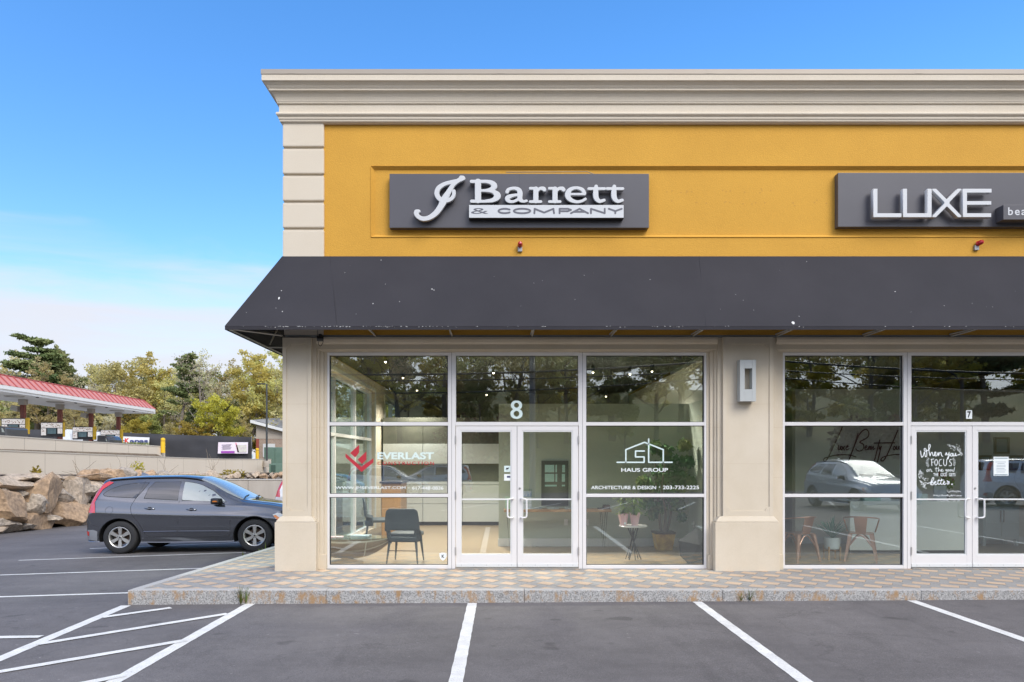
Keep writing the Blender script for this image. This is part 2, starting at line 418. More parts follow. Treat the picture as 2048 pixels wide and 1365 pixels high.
# ================================================================ GROUND
KX = -4.63                      # left face of the side kerb
KY = -1.78                      # front face of the kerb
def gz(x, y):
    """height of the asphalt: falls gently away to the west and down the side of the building"""
    z = -0.152 + 0.0058 * max(-40, min(x, 25))
    z += 0.0102 * max(min(0, x - KX), -14)
    if x < 12: z -= 0.028 * max(0, min(y - KY, 33)) 
    if y < -12: z -= 0.010 * min(-12 - y, 12)
    return z
ASPH = mat('asphalt', (0.060, 0.060, 0.066), 0.8, spec=0.35)
def rich_asphalt(m):
    N, L = nodes_of(m); b = N['Principled BSDF']
    tcn = N.new('ShaderNodeTexCoord')
    def noise(sc, det, scale=(1, 1, 1), rough=0.6):
        mpn = N.new('ShaderNodeMapping'); mpn.inputs['Scale'].default_value = scale; L.new(tcn.outputs['Object'], mpn.inputs[0])
        n = N.new('ShaderNodeTexNoise'); n.inputs['Scale'].default_value = sc; n.inputs['Detail'].default_value = det; n.inputs['Roughness'].default_value = rough
        L.new(mpn.outputs[0], n.inputs['Vector']); return n.outputs['Fac']
    def rng(v, a, b_, c, d):
        m_ = N.new('ShaderNodeMapRange'); m_.inputs['From Min'].default_value = a; m_.inputs['From Max'].default_value = b_
        m_.inputs['To Min'].default_value = c; m_.inputs['To Max'].default_value = d; L.new(v, m_.inputs['Value']); return m_.outputs[0]
    def mul(a, b_):
        m_ = N.new('ShaderNodeMath'); m_.operation = 'MULTIPLY'; L.new(a, m_.inputs[0]); L.new(b_, m_.inputs[1]); return m_.outputs[0]
    v = rng(noise(0.35, 5), 0.3, 0.7, 0.80, 1.22)
    v = mul(v, rng(noise(1.1, 4, (0.35, 1.6, 1)), 0.3, 0.7, 0.90, 1.10))
    v = mul(v, rng(noise(110, 3, rough=.8), 0.34, 0.68, 0.66, 1.40))
    v = mul(v, rng(noise(34, 4, rough=.7), 0.55, 0.75, 1.0, 1.32))
    v = mul(v, rng(noise(5, 6, (1, 1, 1), .75), 0.3, 0.7, 0.88, 1.12))
    v = mul(v, rng(noise(2.4, 3, (1.0, .12, 1)), 0.58, 0.72, 1.0, 0.84))
    v = mul(v, rng(noise(3.1, 2, rough=.4), 0.70, 0.76, 1.0, 0.70))
    v = mul(v, rng(noise(14, 2, rough=.5), 0.735, 0.76, 1.0, 1.7))
    vo = N.new('ShaderNodeTexVoronoi'); vo.feature = 'DISTANCE_TO_EDGE'; vo.inputs['Scale'].default_value = 0.16
    wn = N.new('ShaderNodeTexNoise'); wn.inputs['Scale'].default_value = 1.2; wn.inputs['Detail'].default_value = 6
    L.new(tcn.outputs['Object'], wn.inputs['Vector'])
    av = N.new('ShaderNodeVectorMath'); av.operation = 'MULTIPLY_ADD'; av.inputs[1].default_value = (1.3, 1.3, 0)
    L.new(wn.outputs['Color'], av.inputs[0]); L.new(tcn.outputs['Object'], av.inputs[2]); L.new(av.outputs[0], vo.inputs['Vector'])
    v = mul(v, rng(vo.outputs['Distance'], 0.0, 0.0016, 0.78, 1.0))
    h = N.new('ShaderNodeHueSaturation'); h.inputs['Color'].default_value = (0.128, 0.118, 0.115, 1)
    L.new(v, h.inputs['Value']); L.new(h.outputs[0], b.inputs['Base Color'])
    bp = N.new('ShaderNodeBump'); bp.inputs['Strength'].default_value = 0.45; bp.inputs['Distance'].default_value = 0.006
    L.new(noise(140, 3), bp.inputs['Height']); L.new(bp.outputs[0], b.inputs['Normal'])
rich_asphalt(ASPH)

def grid_mesh(name, xs, ys, zf, m, parent=None):
    v = [(x, y, zf(x, y)) for y in ys for x in xs]; nx = len(xs)
    f = [(j*nx+i, j*nx+i+1, (j+1)*nx+i+1, (j+1)*nx+i) for j in range(len(ys)-1) for i in range(nx-1)]
    me = bpy.data.meshes.new(name); me.from_pydata(v, [], f); me.materials.append(m)
    me.polygons.foreach_set('use_smooth', [True] * len(f))
    o = bpy.data.objects.new(name, me); COL.objects.link(o); o.parent = parent
    return o
def fr(a, b, s): return [a + (b - a) * i / s for i in range(s + 1)]
xs = sorted(set([-1200, -600, -300, -150, -80] + fr(-50, -18.63, 10) + fr(-18.63, KX, 14) + fr(KX, 25, 12) + [12.0, 12.02, 60, 150, 400, 1200]))
ys = sorted(set([-1200, -500, -200, -90, -60] + fr(-40, -12, 12) + fr(-12, KY, 6) + fr(KY, KY + 33, 20) + [60, 120, 300, 600, 1200]))
ground = struct(grid_mesh('ground', xs, ys, gz, ASPH))

# ---- painted lines: strips laid 4 mm over the asphalt, draped to its slope
PAINT = mat('road_paint_white', (0.74, 0.73, 0.69), 0.75, var=(6, 0.75, (0.55, 0.54, 0.51)), speck=(100, 0.12), bump=(110, 0.6))
def worn_paint(m):
    N, L = nodes_of(m); b = N['Principled BSDF']; tcn = N.new('ShaderNodeTexCoord'); src = b.inputs['Base Color'].links[0].from_socket
    n = N.new('ShaderNodeTexNoise'); n.inputs['Scale'].default_value = 55; n.inputs['Detail'].default_value = 5; n.inputs['Roughness'].default_value = .75; L.new(tcn.outputs['Object'], n.inputs['Vector'])
    mr = N.new('ShaderNodeMapRange'); mr.inputs['From Min'].default_value = .60; mr.inputs['From Max'].default_value = .68; mr.inputs['To Max'].default_value = .9; L.new(n.outputs['Fac'], mr.inputs['Value'])
    mx_ = N.new('ShaderNodeMix'); mx_.data_type = 'RGBA'; mx_.inputs[7].default_value = (.12, .115, .118, 1); L.new(mr.outputs[0], mx_.inputs[0]); L.new(src, mx_.inputs[6]); L.new(mx_.outputs[2], b.inputs['Base Color'])
worn_paint(PAINT)
def on_ground(px, py):
    """where the sight line through a photo pixel meets the asphalt"""
    dx, dz = (px - CX) / F, (CY - py) / F
    lo, hi = 2.0, 80.0
    f = lambda d: CAMZ + dz * d - gz(dx * d, CAMY + d)
    for _ in range(60):
        mid = (lo + hi) / 2
        if f(mid) > 0: lo = mid
        else: hi = mid
    d = (lo + hi) / 2
    return (dx * d, CAMY + d)
lines = MB()
def stripe(p, q, width=0.10, off=0.004, wob=0.0025):
    p = Vector(p); q = Vector(q); L_ = (q - p).length; n = max(2, int(L_ / 0.11)); t = (q - p) / L_; s = Vector((-t.y, t.x))
    prev = None
    for i in range(n + 1):
        c = p + t * L_ * i / n
        wl = width / 2 + wob * math.sin(i * 2.3 + p.x * 7); wr = width / 2 + wob * math.sin(i * 1.7 + p.y * 5)
        a, b = c + s * wl, c - s * wr
        cur = ((a.x, a.y, gz(a.x, a.y) + off), (b.x, b.y, gz(b.x, b.y) + off))
        if prev: lines.quad(prev[0], prev[1], cur[1], cur[0])
        prev = cur
def pstripe(a, b, width=0.10, off=0.004): stripe(on_ground(*a), on_ground(*b), width, off)
# stalls in front of the shops: 9 ft apart
for px in (945, 1395, 1832):
    x = on_ground(px, 1205)[0]
    stripe((x, KY - 0.03), (x, KY - 6.2), 0.115)
for k in (1, 2): 
    x = on_ground(1832, 1205)[0] + 2.743 * k; stripe((x, KY - 0.03), (x, KY - 6.2), 0.115)
# hatched no-parking corner
xa = on_ground(505, 1206)[0]
pstripe((506, 1206), (215, 1372), 0.125)
pstripe((252, 1212), (-70, 1348), 0.125)
pstripe((205, 1236), (342, 1217), 0.10, 0.008)
pstripe((75, 1290), (455, 1229), 0.10, 0.008)
pstripe((-40, 1352), (372, 1282), 0.10, 0.008)
pstripe((150, 1372), (250, 1352), 0.10, 0.008)
pstripe((-60, 1277), (82, 1275), 0.10, 0.008)
# stalls beside the building
pstripe((-60, 1196.5), (262, 1186.5), 0.10)
pstripe((-60, 1153), (402, 1137.5), 0.10)
pstripe((38, 1121.5), (492, 1105.5), 0.10)
pstripe((180, 1098), (560, 1082.5), 0.10)
x0_, y0_ = on_ground(180, 1098)
stripe((x0_ + 0.4, y0_ + 2.75), (KX - 0.3, y0_ + 2.68), 0.10)
stripe((x0_ + 0.4, y0_ + 5.5), (KX - 0.3, y0_ + 5.43), 0.10)
# rows across the aisle behind the camera, seen mirrored in the glass
for k in range(-4, 12): stripe((k * 2.743 + 0.6, -14.2), (k * 2.743 + 2.4, -18.8), 0.10)
lo = lines.build('parking_lines', PAINT, flip=False); struct(lo)

# ================================================================ SIDEWALK
GRANITE = mat('granite_kerb', (0.40, 0.39, 0.37), 0.85)
def rich_granite(m):
    N, L = nodes_of(m); b = N['Principled BSDF']; tcn = N.new('ShaderNodeTexCoord')
    n1 = N.new('ShaderNodeTexNoise'); n1.inputs['Scale'].default_value = 70; n1.inputs['Detail'].default_value = 4; n1.inputs['Roughness'].default_value = 0.75
    L.new(tcn.outputs['Object'], n1.inputs['Vector'])
    cr = N.new('ShaderNodeValToRGB'); cr.color_ramp.elements[0].position = 0.36; cr.color_ramp.elements[0].color = (0.10, 0.10, 0.10, 1)
    cr.color_ramp.elements[1].position = 0.62; cr.color_ramp.elements[1].color = (0.52, 0.51, 0.49, 1)
    L.new(n1.outputs['Fac'], cr.inputs[0])
    mpn = N.new('ShaderNodeMapping'); mpn.inputs['Scale'].default_value = (3.2, 0.5, 1.6); L.new(tcn.outputs['Object'], mpn.inputs[0])
    n2 = N.new('ShaderNodeTexNoise'); n2.inputs['Scale'].default_value = 2.3; n2.inputs['Detail'].default_value = 7; n2.inputs['Roughness'].default_value = 0.68
    L.new(mpn.outputs[0], n2.inputs['Vector'])
    mr = N.new('ShaderNodeMapRange'); mr.inputs['From Min'].default_value = 0.505; mr.inputs['From Max'].default_value = 0.62; mr.inputs['To Max'].default_value = 0.85
    L.new(n2.outputs['Fac'], mr.inputs['Value'])
    geo = N.new('ShaderNodeNewGeometry'); sp = N.new('ShaderNodeSeparateXYZ'); L.new(geo.outputs['Normal'], sp.inputs[0])
    up = N.new('ShaderNodeMapRange'); up.inputs['From Min'].default_value = 0.3; up.inputs['From Max'].default_value = 0.7; up.inputs['To Min'].default_value = 1.0; up.inputs['To Max'].default_value = 0.0
    L.new(sp.outputs['Z'], up.inputs['Value'])
    ml = N.new('ShaderNodeMath'); ml.operation = 'MULTIPLY'; L.new(mr.outputs[0], ml.inputs[0]); L.new(up.outputs[0], ml.inputs[1])
    ntop = N.new('ShaderNodeMix'); ntop.data_type = 'RGBA'; ntop.inputs[6].default_value = (0.44, 0.42, 0.39, 1); L.new(cr.outputs[0], ntop.inputs[7])
    ntf = N.new('ShaderNodeMapRange'); ntf.inputs['To Min'].default_value = 0.25; ntf.inputs['To Max'].default_value = 0.92; L.new(up.outputs[0], ntf.inputs['Value']); L.new(ntf.outputs[0], ntop.inputs[0])
    mxn = N.new('ShaderNodeMix'); mxn.data_type = 'RGBA'; mxn.inputs[7].default_value = (0.36, 0.21, 0.085, 1)
    L.new(ml.outputs[0], mxn.inputs[0]); L.new(ntop.outputs[2], mxn.inputs[6]); L.new(mxn.outputs[2], b.inputs['Base Color'])
    bp = N.new('ShaderNodeBump'); bp.inputs['Strength'].default_value = 0.6; bp.inputs['Distance'].default_value = 0.006; L.new(n1.outputs['Fac'], bp.inputs['Height']); L.new(bp.outputs[0], b.inputs['Normal'])
rich_granite(GRANITE)
KW = 0.13
kb = MB()
rng = random.Random(4)
# front kerb in long stones butted end to end, then the side kerb running back (it falls with the lot)
x = KX
while x < 12.0:
    x2 = min(x + 2.45, 12.0)
    for i in range(12):
        a = x + (x2 - x) * i / 12 + (0.002 if i == 0 else 0); b_ = x + (x2 - x) * (i + 1) / 12 - (0.002 if i == 11 else 0)
        kb.box(a, b_, KY + 0.0, KY + KW, -0.6, 0.0)
    x = x2
front_kerb = MB()
x = KX
while x < 11.9:
    x2 = min(x + 2.45, 12.0)
    front_kerb.box(x + 0.002, x2 - 0.002, KY, KY + KW, -0.6, 0.0)
    x = x2
o = front_kerb.build('kerb', GRANITE, bevel=0.008); struct(o)
def walk_drop(y): return -0.027 * max(0, y - (KY + 0.2))
side = MB(); y = KY + KW + 0.002
while y < 13.5:
    y2 = y + 2.0
    side.hull8([(KX, y, -1.2), (KX + KW, y, -1.2), (KX + KW, y2 - 0.004, -1.2), (KX, y2 - 0.004, -1.2),
                (KX, y, walk_drop(y)), (KX + KW, y, walk_drop(y)), (KX + KW, y2 - 0.004, walk_drop(y2)), (KX, y2 - 0.004, walk_drop(y2))])
    y = y2
o = side.build('kerb', GRANITE, bevel=0.008); struct(o)

PGREY = mat('paver_grey', (0.275, 0.265, 0.245), 0.85, var=(2.2, 0.7, (0.33, 0.315, 0.29)), speck=(60, 0.14), bump=(120, 0.3))
PTAN = mat('paver_tan', (0.52, 0.385, 0.265), 0.85, var=(1.9, 0.8, (0.44, 0.325, 0.23)), speck=(60, 0.10), bump=(120, 0.3))
PGAP = mat('paver_joint', (0.10, 0.095, 0.09), 0.95)
def walk_z(x, y): return walk_drop(y) * min(1.0, max(0.0, (-3.3 - x) / 1.2)) - 0.004
def clip(poly, x0, x1, y0, y1):
    for ax, val, sgn in ((0, x0, 1), (0, x1, -1), (1, y0, 1), (1, y1, -1)):
        outp = []
        for i in range(len(poly)):
            a, b = poly[i], poly[(i + 1) % len(poly)]
            ina, inb = sgn * (a[ax] - val) >= 0, sgn * (b[ax] - val) >= 0
            if ina: outp.append(a)
            if ina != inb:
                t = (val - a[ax]) / (b[ax] - a[ax]); outp.append((a[0] + t * (b[0] - a[0]), a[1] + t * (b[1] - a[1])))
        poly = outp
        if len(poly) < 3: return []
    return poly
sw = MB()
def tile(poly, mi, reg, lift, shrink=0.004):
    cx_ = sum(p[0] for p in poly) / len(poly); cy_ = sum(p[1] for p in poly) / len(poly)
    poly = [(p[0] + (cx_ - p[0]) * shrink / 0.12, p[1] + (cy_ - p[1]) * shrink / 0.12) for p in poly]
    c = clip(poly, *reg)
    if len(c) < 3: return
    n = len(sw.v); jit = rng.uniform(-0.0008, 0.0008)
    sw.v += [(p[0], p[1], walk_z(*p) + lift + jit) for p in c]; sw.f.append(tuple(range(n, n + len(c)))); sw.m.append(mi)
ax_, bx_, by_ = 0.49, 0.245, 0.21
for reg in ((KX + KW + 0.012, 12.0, KY + KW + 0.004, -0.02), (KX + KW + 0.012, -3.2, -0.02, 13.0)):
    x0, x1, y0, y1 = reg; gx_ = fr(x0, min(x1, -3.2), 6) + ([x1] if x1 > -3.2 else []); gy_ = fr(y0, y1, 6)
    for i in range(len(gx_) - 1):
        for j in range(6):
            n = len(sw.v); sw.v += [(q, r, walk_z(q, r) - 0.006) for q, r in ((gx_[i], gy_[j]), (gx_[i+1], gy_[j]), (gx_[i+1], gy_[j+1]), (gx_[i], gy_[j+1]))]
            sw.f.append((n, n+1, n+2, n+3)); sw.m.append(2)
    for j in range(-12, 76):
        for i in range(-60, 60):
            cx_ = i * ax_ + (j % 2) * bx_ + 0.08; cy_ = KY + 0.10 + j * by_
            if cx_ < x0 - 0.6 or cx_ > x1 + 0.6 or cy_ < y0 - 0.5 or cy_ > y1 + 0.5: continue
            Rv, Tv, Lv, Bv = (cx_ + 0.132, cy_ + 0.012), (cx_ - 0.035, cy_ + 0.142), (cx_ - 0.132, cy_ - 0.012), (cx_ + 0.035, cy_ - 0.142)
            tile([Lv, Bv, Rv, Tv], 1, reg, 0.002)
            # grey hexagon to the right of this tan block, cut in two
            nR = (cx_ + ax_ - 0.125, cy_ - 0.012)
            upB = (cx_ + bx_ + 0.03, cy_ + by_ - 0.105); dnT = (cx_ + bx_ - 0.03, cy_ - by_ + 0.105)
            upL = (cx_ + bx_ - 0.125, cy_ + by_ - 0.012); dnR = (cx_ + bx_ + 0.125, cy_ - by_ + 0.012)
            tile([Rv, dnT, (cx_ + bx_ - 0.0, cy_)], 0, reg, 0.0, 0.001) if False else None
            tile([Rv, (cx_ + bx_ - 0.03, cy_ - 0.105), (cx_ + bx_ + 0.01, cy_ + 0.105), Tv], 0, reg, 0.0, 0.0)
            tile([(cx_ + bx_ - 0.03, cy_ - 0.105), (cx_ + ax_ + 0.03, cy_ - 0.105), nR, (cx_ + bx_ + 0.03, cy_ + 0.105), (cx_ + bx_ + 0.014, cy_ + 0.105)], 0, reg, 0.0, 0.0)
            tile([Rv, Bv, (cx_ + bx_ - 0.034, cy_ - 0.105)], 0, reg, 0.0, 0.0)
            tile([nR, (cx_ + ax_ - 0.03, cy_ + 0.105), (cx_ + bx_ + 0.03, cy_ + 0.105)], 0, reg, 0.0, 0.0)
o = sw.build('sidewalk', [PGREY, PTAN, PGAP], flip=False); struct(o)
fillr = MB().box(-3.2, 12.0, KY + KW + 0.002, -0.06, -0.6, -0.03); fillr.box(KX + KW + 0.002, -3.201, KY + KW + 0.002, -0.3, -0.6, -0.16)
fillr.box(KX + KW + 0.002, -3.25, -0.3, 13.0, -1.2, -0.50)
o = fillr.build('sidewalk_base', PGAP); struct(o)

# ================================================================ BUILDING
XL, XR, YB = -3.20, 10.47, 14.0
S7 = 6.72                                    # one shop front to the next
bld = empty('retail_building', 'single storey yellow and cream retail building with a moulded cornice and stone piers', 'building', (XL, 0, 0))
bld.location = (0, 0, 0)
# yellow wall with a sunk sign panel: wall plane y=-0.16, panel 3 cm deeper, bevelled margin
YW = -0.16
px0, pz1, pz0 = at(742, 333, YW).x, at(742, 333, YW).z, at(742, 475, YW).z
wz0, wz1 = 3.43, 6.52
wm = MB()
wx0 = at(645, 400, YW).x
pxr = XR - 0.9
wm.box(wx0, px0, YW, 0.10, wz0, wz1); wm.box(pxr, XR - 0.6, YW, 0.10, wz0, wz1)
wm.box(px0, pxr, YW, 0.10, pz1, wz1); wm.box(px0, pxr, YW, 0.10, wz0, pz0)
wm.build('yellow_wall', YELLOW, bld)
pm = MB(); d1, d2, e1 = YW - 0.012, YW + 0.035, 0.045
for (a, b, c, d) in (((px0, pz0), (pxr, pz0), (pxr - e1, pz0 + e1), (px0 + e1, pz0 + e1)), ((pxr, pz0), (pxr, pz1), (pxr - e1, pz1 - e1), (pxr - e1, pz0 + e1)),
                     ((pxr, pz1), (px0, pz1), (px0 + e1, pz1 - e1), (pxr - e1, pz1 - e1)), ((px0, pz1), (px0, pz0), (px0 + e1, pz0 + e1), (px0 + e1, pz1 - e1))):
    pm.quad((a[0], d1, a[1]), (b[0], d1, b[1]), (c[0], d2, c[1]), (d[0], d2, d[1]))
    pm.quad((a[0], d1, a[1]), (a[0], YW + 0.05, a[1]), (b[0], YW + 0.05, b[1]), (b[0], d1, b[1]))
pm.quad((px0 + e1, d2, pz0 + e1), (pxr - e1, d2, pz0 + e1), (pxr - e1, d2, pz1 - e1), (px0 + e1, d2, pz1 - e1))
pm.build('sign_panel_recess', YELLOW, bld, flip=True)
mk_ = MB(); mr0 = random.Random(31)       # filled screw holes left by an old sign
for k in range(34):
    q = at(mr0.uniform(1330, 1655), mr0.choice([382, 384, 404, 408]) + mr0.uniform(-4, 4), d2); mk_.lathe([(.0005, d2 - .0006), (mr0.uniform(.004, .012), d2 - .0004), (.013, d2)], (q.x, 0, q.z), 'y', 8)
mk_.build('old_screw_mark', mat('ochre_stain', (.52, .27, .045), .9), bld)['kind'] = 'stuff'
# the remaining shell
sh = MB()
sh.box(XL + 0.04, XL + 0.25, 0.12, YB, 3.43, 6.9); sh.box(XR - 0.25, XR - 0.04, 0.12, YB, -1.0, 6.9); sh.box(XL + 0.04, XR - 0.04, YB + 0.002, YB + 0.25, -1.0, 6.9)
sh.build('wall', YELLOW, bld)
(MB().box(XL + 0.26, 3.64, 0.11, YB - 0.01, 6.62, 6.75).box(3.641, XR - .26, 5.0, YB - .01, 6.62, 6.75)).build('roof', mat('roof_membrane', (0.3, 0.3, 0.3), 0.9, var=(1, .5, (.24, .24, .24))), bld)  # unseen opening added over the LUXE shop to let daylight in
# quoins: five blocks with chamfered joints at the corner
qr = [247, 295.8, 350, 404, 458, 513]
QX1 = at(647.5, 400, -0.2).x
for i in range(5):
    zt = at(0, qr[i], -0.2).z - (0.018 if i else -0.05); zb = at(0, qr[i + 1], -0.2).z + (0.018 if i < 4 else -0.03)
    MB().box(XL, QX1, -0.20, 0.30, zb, zt).build('quoin', STUCCO, bld, bevel=0.018)
MB().box(XL + 0.012, QX1 - 0.012, -0.165, 0.28, 3.43, 6.50).build('corner_pier', STUCCO, bld)
# cornice: profile (projection, height) swept round the corner
prof = [(0.0, 6.495), (0.03, 6.515), (0.034, 6.535), (0.045, 6.548), (0.045, 6.575), (0.058, 6.585), (0.072, 6.60), (0.0745, 6.615), (0.070, 6.63), (0.058, 6.638), (0.038, 6.643),
        (0.038, 6.755), (0.052, 6.757), (0.060, 6.765), (0.060, 6.780), (0.066, 6.784), (0.072, 6.81), (0.085, 6.845), (0.106, 6.878), (0.132, 6.900), (0.150, 6.905),
        (0.150, 6.930), (0.158, 6.937), (0.175, 6.965), (0.205, 6.995), (0.222, 7.004), (0.228, 7.008), (0.228, 7.09)]
def sweep(name, prof, m, inner_top):
    mb = MB(); path = []
    def corner(q, z): return [(XL - q, YB, z), (XL - q, -0.20 - q, z), (XR + q, -0.20 - q, z), (XR + q, YB, z)]
    rows = [corner(q, z) for q, z in prof]
    for a, b in zip(rows[:-1], rows[1:]):
        for k in range(3): mb.quad(a[k], a[k+1], b[k+1], b[k])
    a = rows[-1]; b = [(XL + 0.3, YB, inner_top), (XL + 0.3, 0.1, inner_top), (XR - 0.3, 0.1, inner_top), (XR - 0.3, YB, inner_top)]
    for k in range(3): mb.quad(a[k], a[k+1], b[k+1], b[k])
    c = [(p[0], p[1], prof[0][1]) for p in b]
    for k in range(3): mb.quad(b[k], b[k+1], c[k+1], c[k])
    for k in range(3): mb.quad(c[k], c[k+1], rows[0][k+1], rows[0][k])
    return mb.build(name, m, bld, flip=True)
sweep('cornice', prof, STUCCO, 7.09)
CAPM = mat('parapet_cap_metal', (0.36, 0.31, 0.25), 0.5, metal=0.2, var=(2, .4, (.32, .27, .22)))
sweep('parapet_cap', [(0.232, 7.093), (0.236, 7.095), (0.236, 7.160), (0.232, 7.164)], CAPM, 7.175)
capj = MB()
for px in (582, 1002, 1420, 1838): xx = at(px, 140, -0.44).x; capj.box(xx - 0.05, xx + 0.05, -0.4375, -0.40, 7.098, 7.156)
split_loose(capj.build('cap_joint', CAPM, bld))

# stone piers (front): shaft with sunk panel, plinth, stepped jambs
def pier(xa, xb, half=False):
    """xa..xb: full width between window frames; half: corner pier with no jamb to the west"""
    r = MB(); base = MB()
    jl = 0 if half else 0.19
    sx0, sx1 = xa + (0.0 if half else 0.20), xb - 0.195
    if half: sx0 = xa
    # stepped jambs
    steps = [(0.0, 0.045, -0.055), (0.045, 0.10, -0.085), (0.10, 0.135, -0.115), (0.135, 0.20, -0.145)]
    for a, b, yy in steps:
        zt9_ = 3.20 if b < .11 else 3.394
        r.box(xb - b, xb - a, yy, 0.10, 0.0, zt9_)
        if not half: r.box(xa + a, xa + b, yy, 0.10, 0.0, zt9_)
    r.box(sx0, sx1, -0.185 + 0.0, 0.10, 0.0, 3.395)
    # raised border on the shaft making a sunk panel with notched corners
    bw = 0.055; z0, z1 = 0.86, 3.30; Y0, Y1 = -0.200, -0.186
    r.box(sx0, sx0 + bw, Y0, Y1, 0.70, 3.395); r.box(sx1 - bw, sx1, Y0, Y1, 0.70, 3.395)
    r.box(sx0 + bw, sx1 - bw, Y0, Y1, 3.29, 3.395); r.box(sx0 + bw, sx1 - bw, Y0, Y1, 0.70, 0.865)
    for cx_ in (sx0 + bw, sx1 - bw):
        for cz in (0.865, 3.29):
            sgx = 1 if cx_ < (sx0 + sx1) / 2 else -1; sgz = 1 if cz < 2 else -1
            pts = [(cx_, cz)] + [(cx_ + sgx * 0.06 * math.cos(t), cz + sgz * 0.06 * math.sin(t)) for t in fr(0, math.pi / 2, 5)]
            if sgx * sgz < 0: pts = pts[::-1]
            r.prism(pts, 'y', Y0 + 0.0005, Y1)
    o = r.build('stone_pier', STONE, bld, bevel=0.003)
    # plinth
    b0, b1 = (xa - 0.10 if half else xa + 0.075), (xb - 0.115)
    base.box(b0, b1, -0.245, 0.0, -0.02, 0.70)
    k = len(base.v)
    for (e0, y0, za, e1, y1, zb) in ((0.0, -0.245, 0.702, 0.03, -0.236, 0.712), (0.012, -0.236, 0.713, 0.075, -0.205, 0.785)):
        base.hull8([(b0 + e0, y0, za), (b1 - e0, y0, za), (b1 - e0, 0.0, za), (b0 + e0, 0.0, za), (b0 + e1, y1, zb), (b1 - e1, y1, zb), (b1 - e1, 0.0, zb), (b0 + e1, 0.0, zb)])
    if not half: base.box(xa + 0.012, b0 - 0.001, -0.10, 0.0, -0.01, 0.215)
    base.box(b1 + 0.001, xb - 0.008, -0.10, 0.0, -0.01, 0.215)
    base.build('plinth', STONE, bld, bevel=0.006)
    # joints
    j = MB()
    for z in (2.42, 1.55): j.box(sx0 + bw, sx1 - bw, -0.1863, -0.18, z - 0.002, z + 0.002); j.box(sx0 + .001, sx0 + bw - .001, -0.2004, -0.19, z - 0.002, z + 0.002); j.box(sx1 - bw + .001, sx1 - .001, -0.2004, -0.19, z - 0.002, z + 0.002)
    for z in (2.08, 1.35):
        for a, b, yy in steps:
            j.box(xb - b, xb - a, yy - 0.001, yy + 0.01, z - 0.002, z + 0.002)
            if not half: j.box(xa + a, xa + b, yy - 0.001, yy + 0.01, z - 0.002, z + 0.002)
    split_loose(j.build('stone_joint', mat('mortar', (0.52, 0.43, 0.31), 0.9), bld))
pier(XL, -2.585, True)
pier(3.007, 4.133)
pier(9.727, XR + 0.1)
# lintels with crown mould over both openings
for (a, b) in ((-2.585, 3.007), (4.133, 9.727)):
    l = MB()
    pr = [(-0.06, 3.195), (-0.085, 3.195), (-0.085, 3.215), (-0.125, 3.222), (-0.125, 3.300), (-0.145, 3.308), (-0.165, 3.330), (-0.172, 3.352), (-0.180, 3.356), (-0.180, 3.395), (0.10, 3.395), (0.10, 3.195)]
    l.prism([(y_, z_) for y_, z_ in pr], 'x', a - 0.135, b + 0.135)
    l.build('lintel', STONE, bld, bevel=0.002)
MB().box(XL + 0.02, XR - 0.02, -0.150, 0.10, 3.397, 3.455).build('header_beam', METAL, bld)

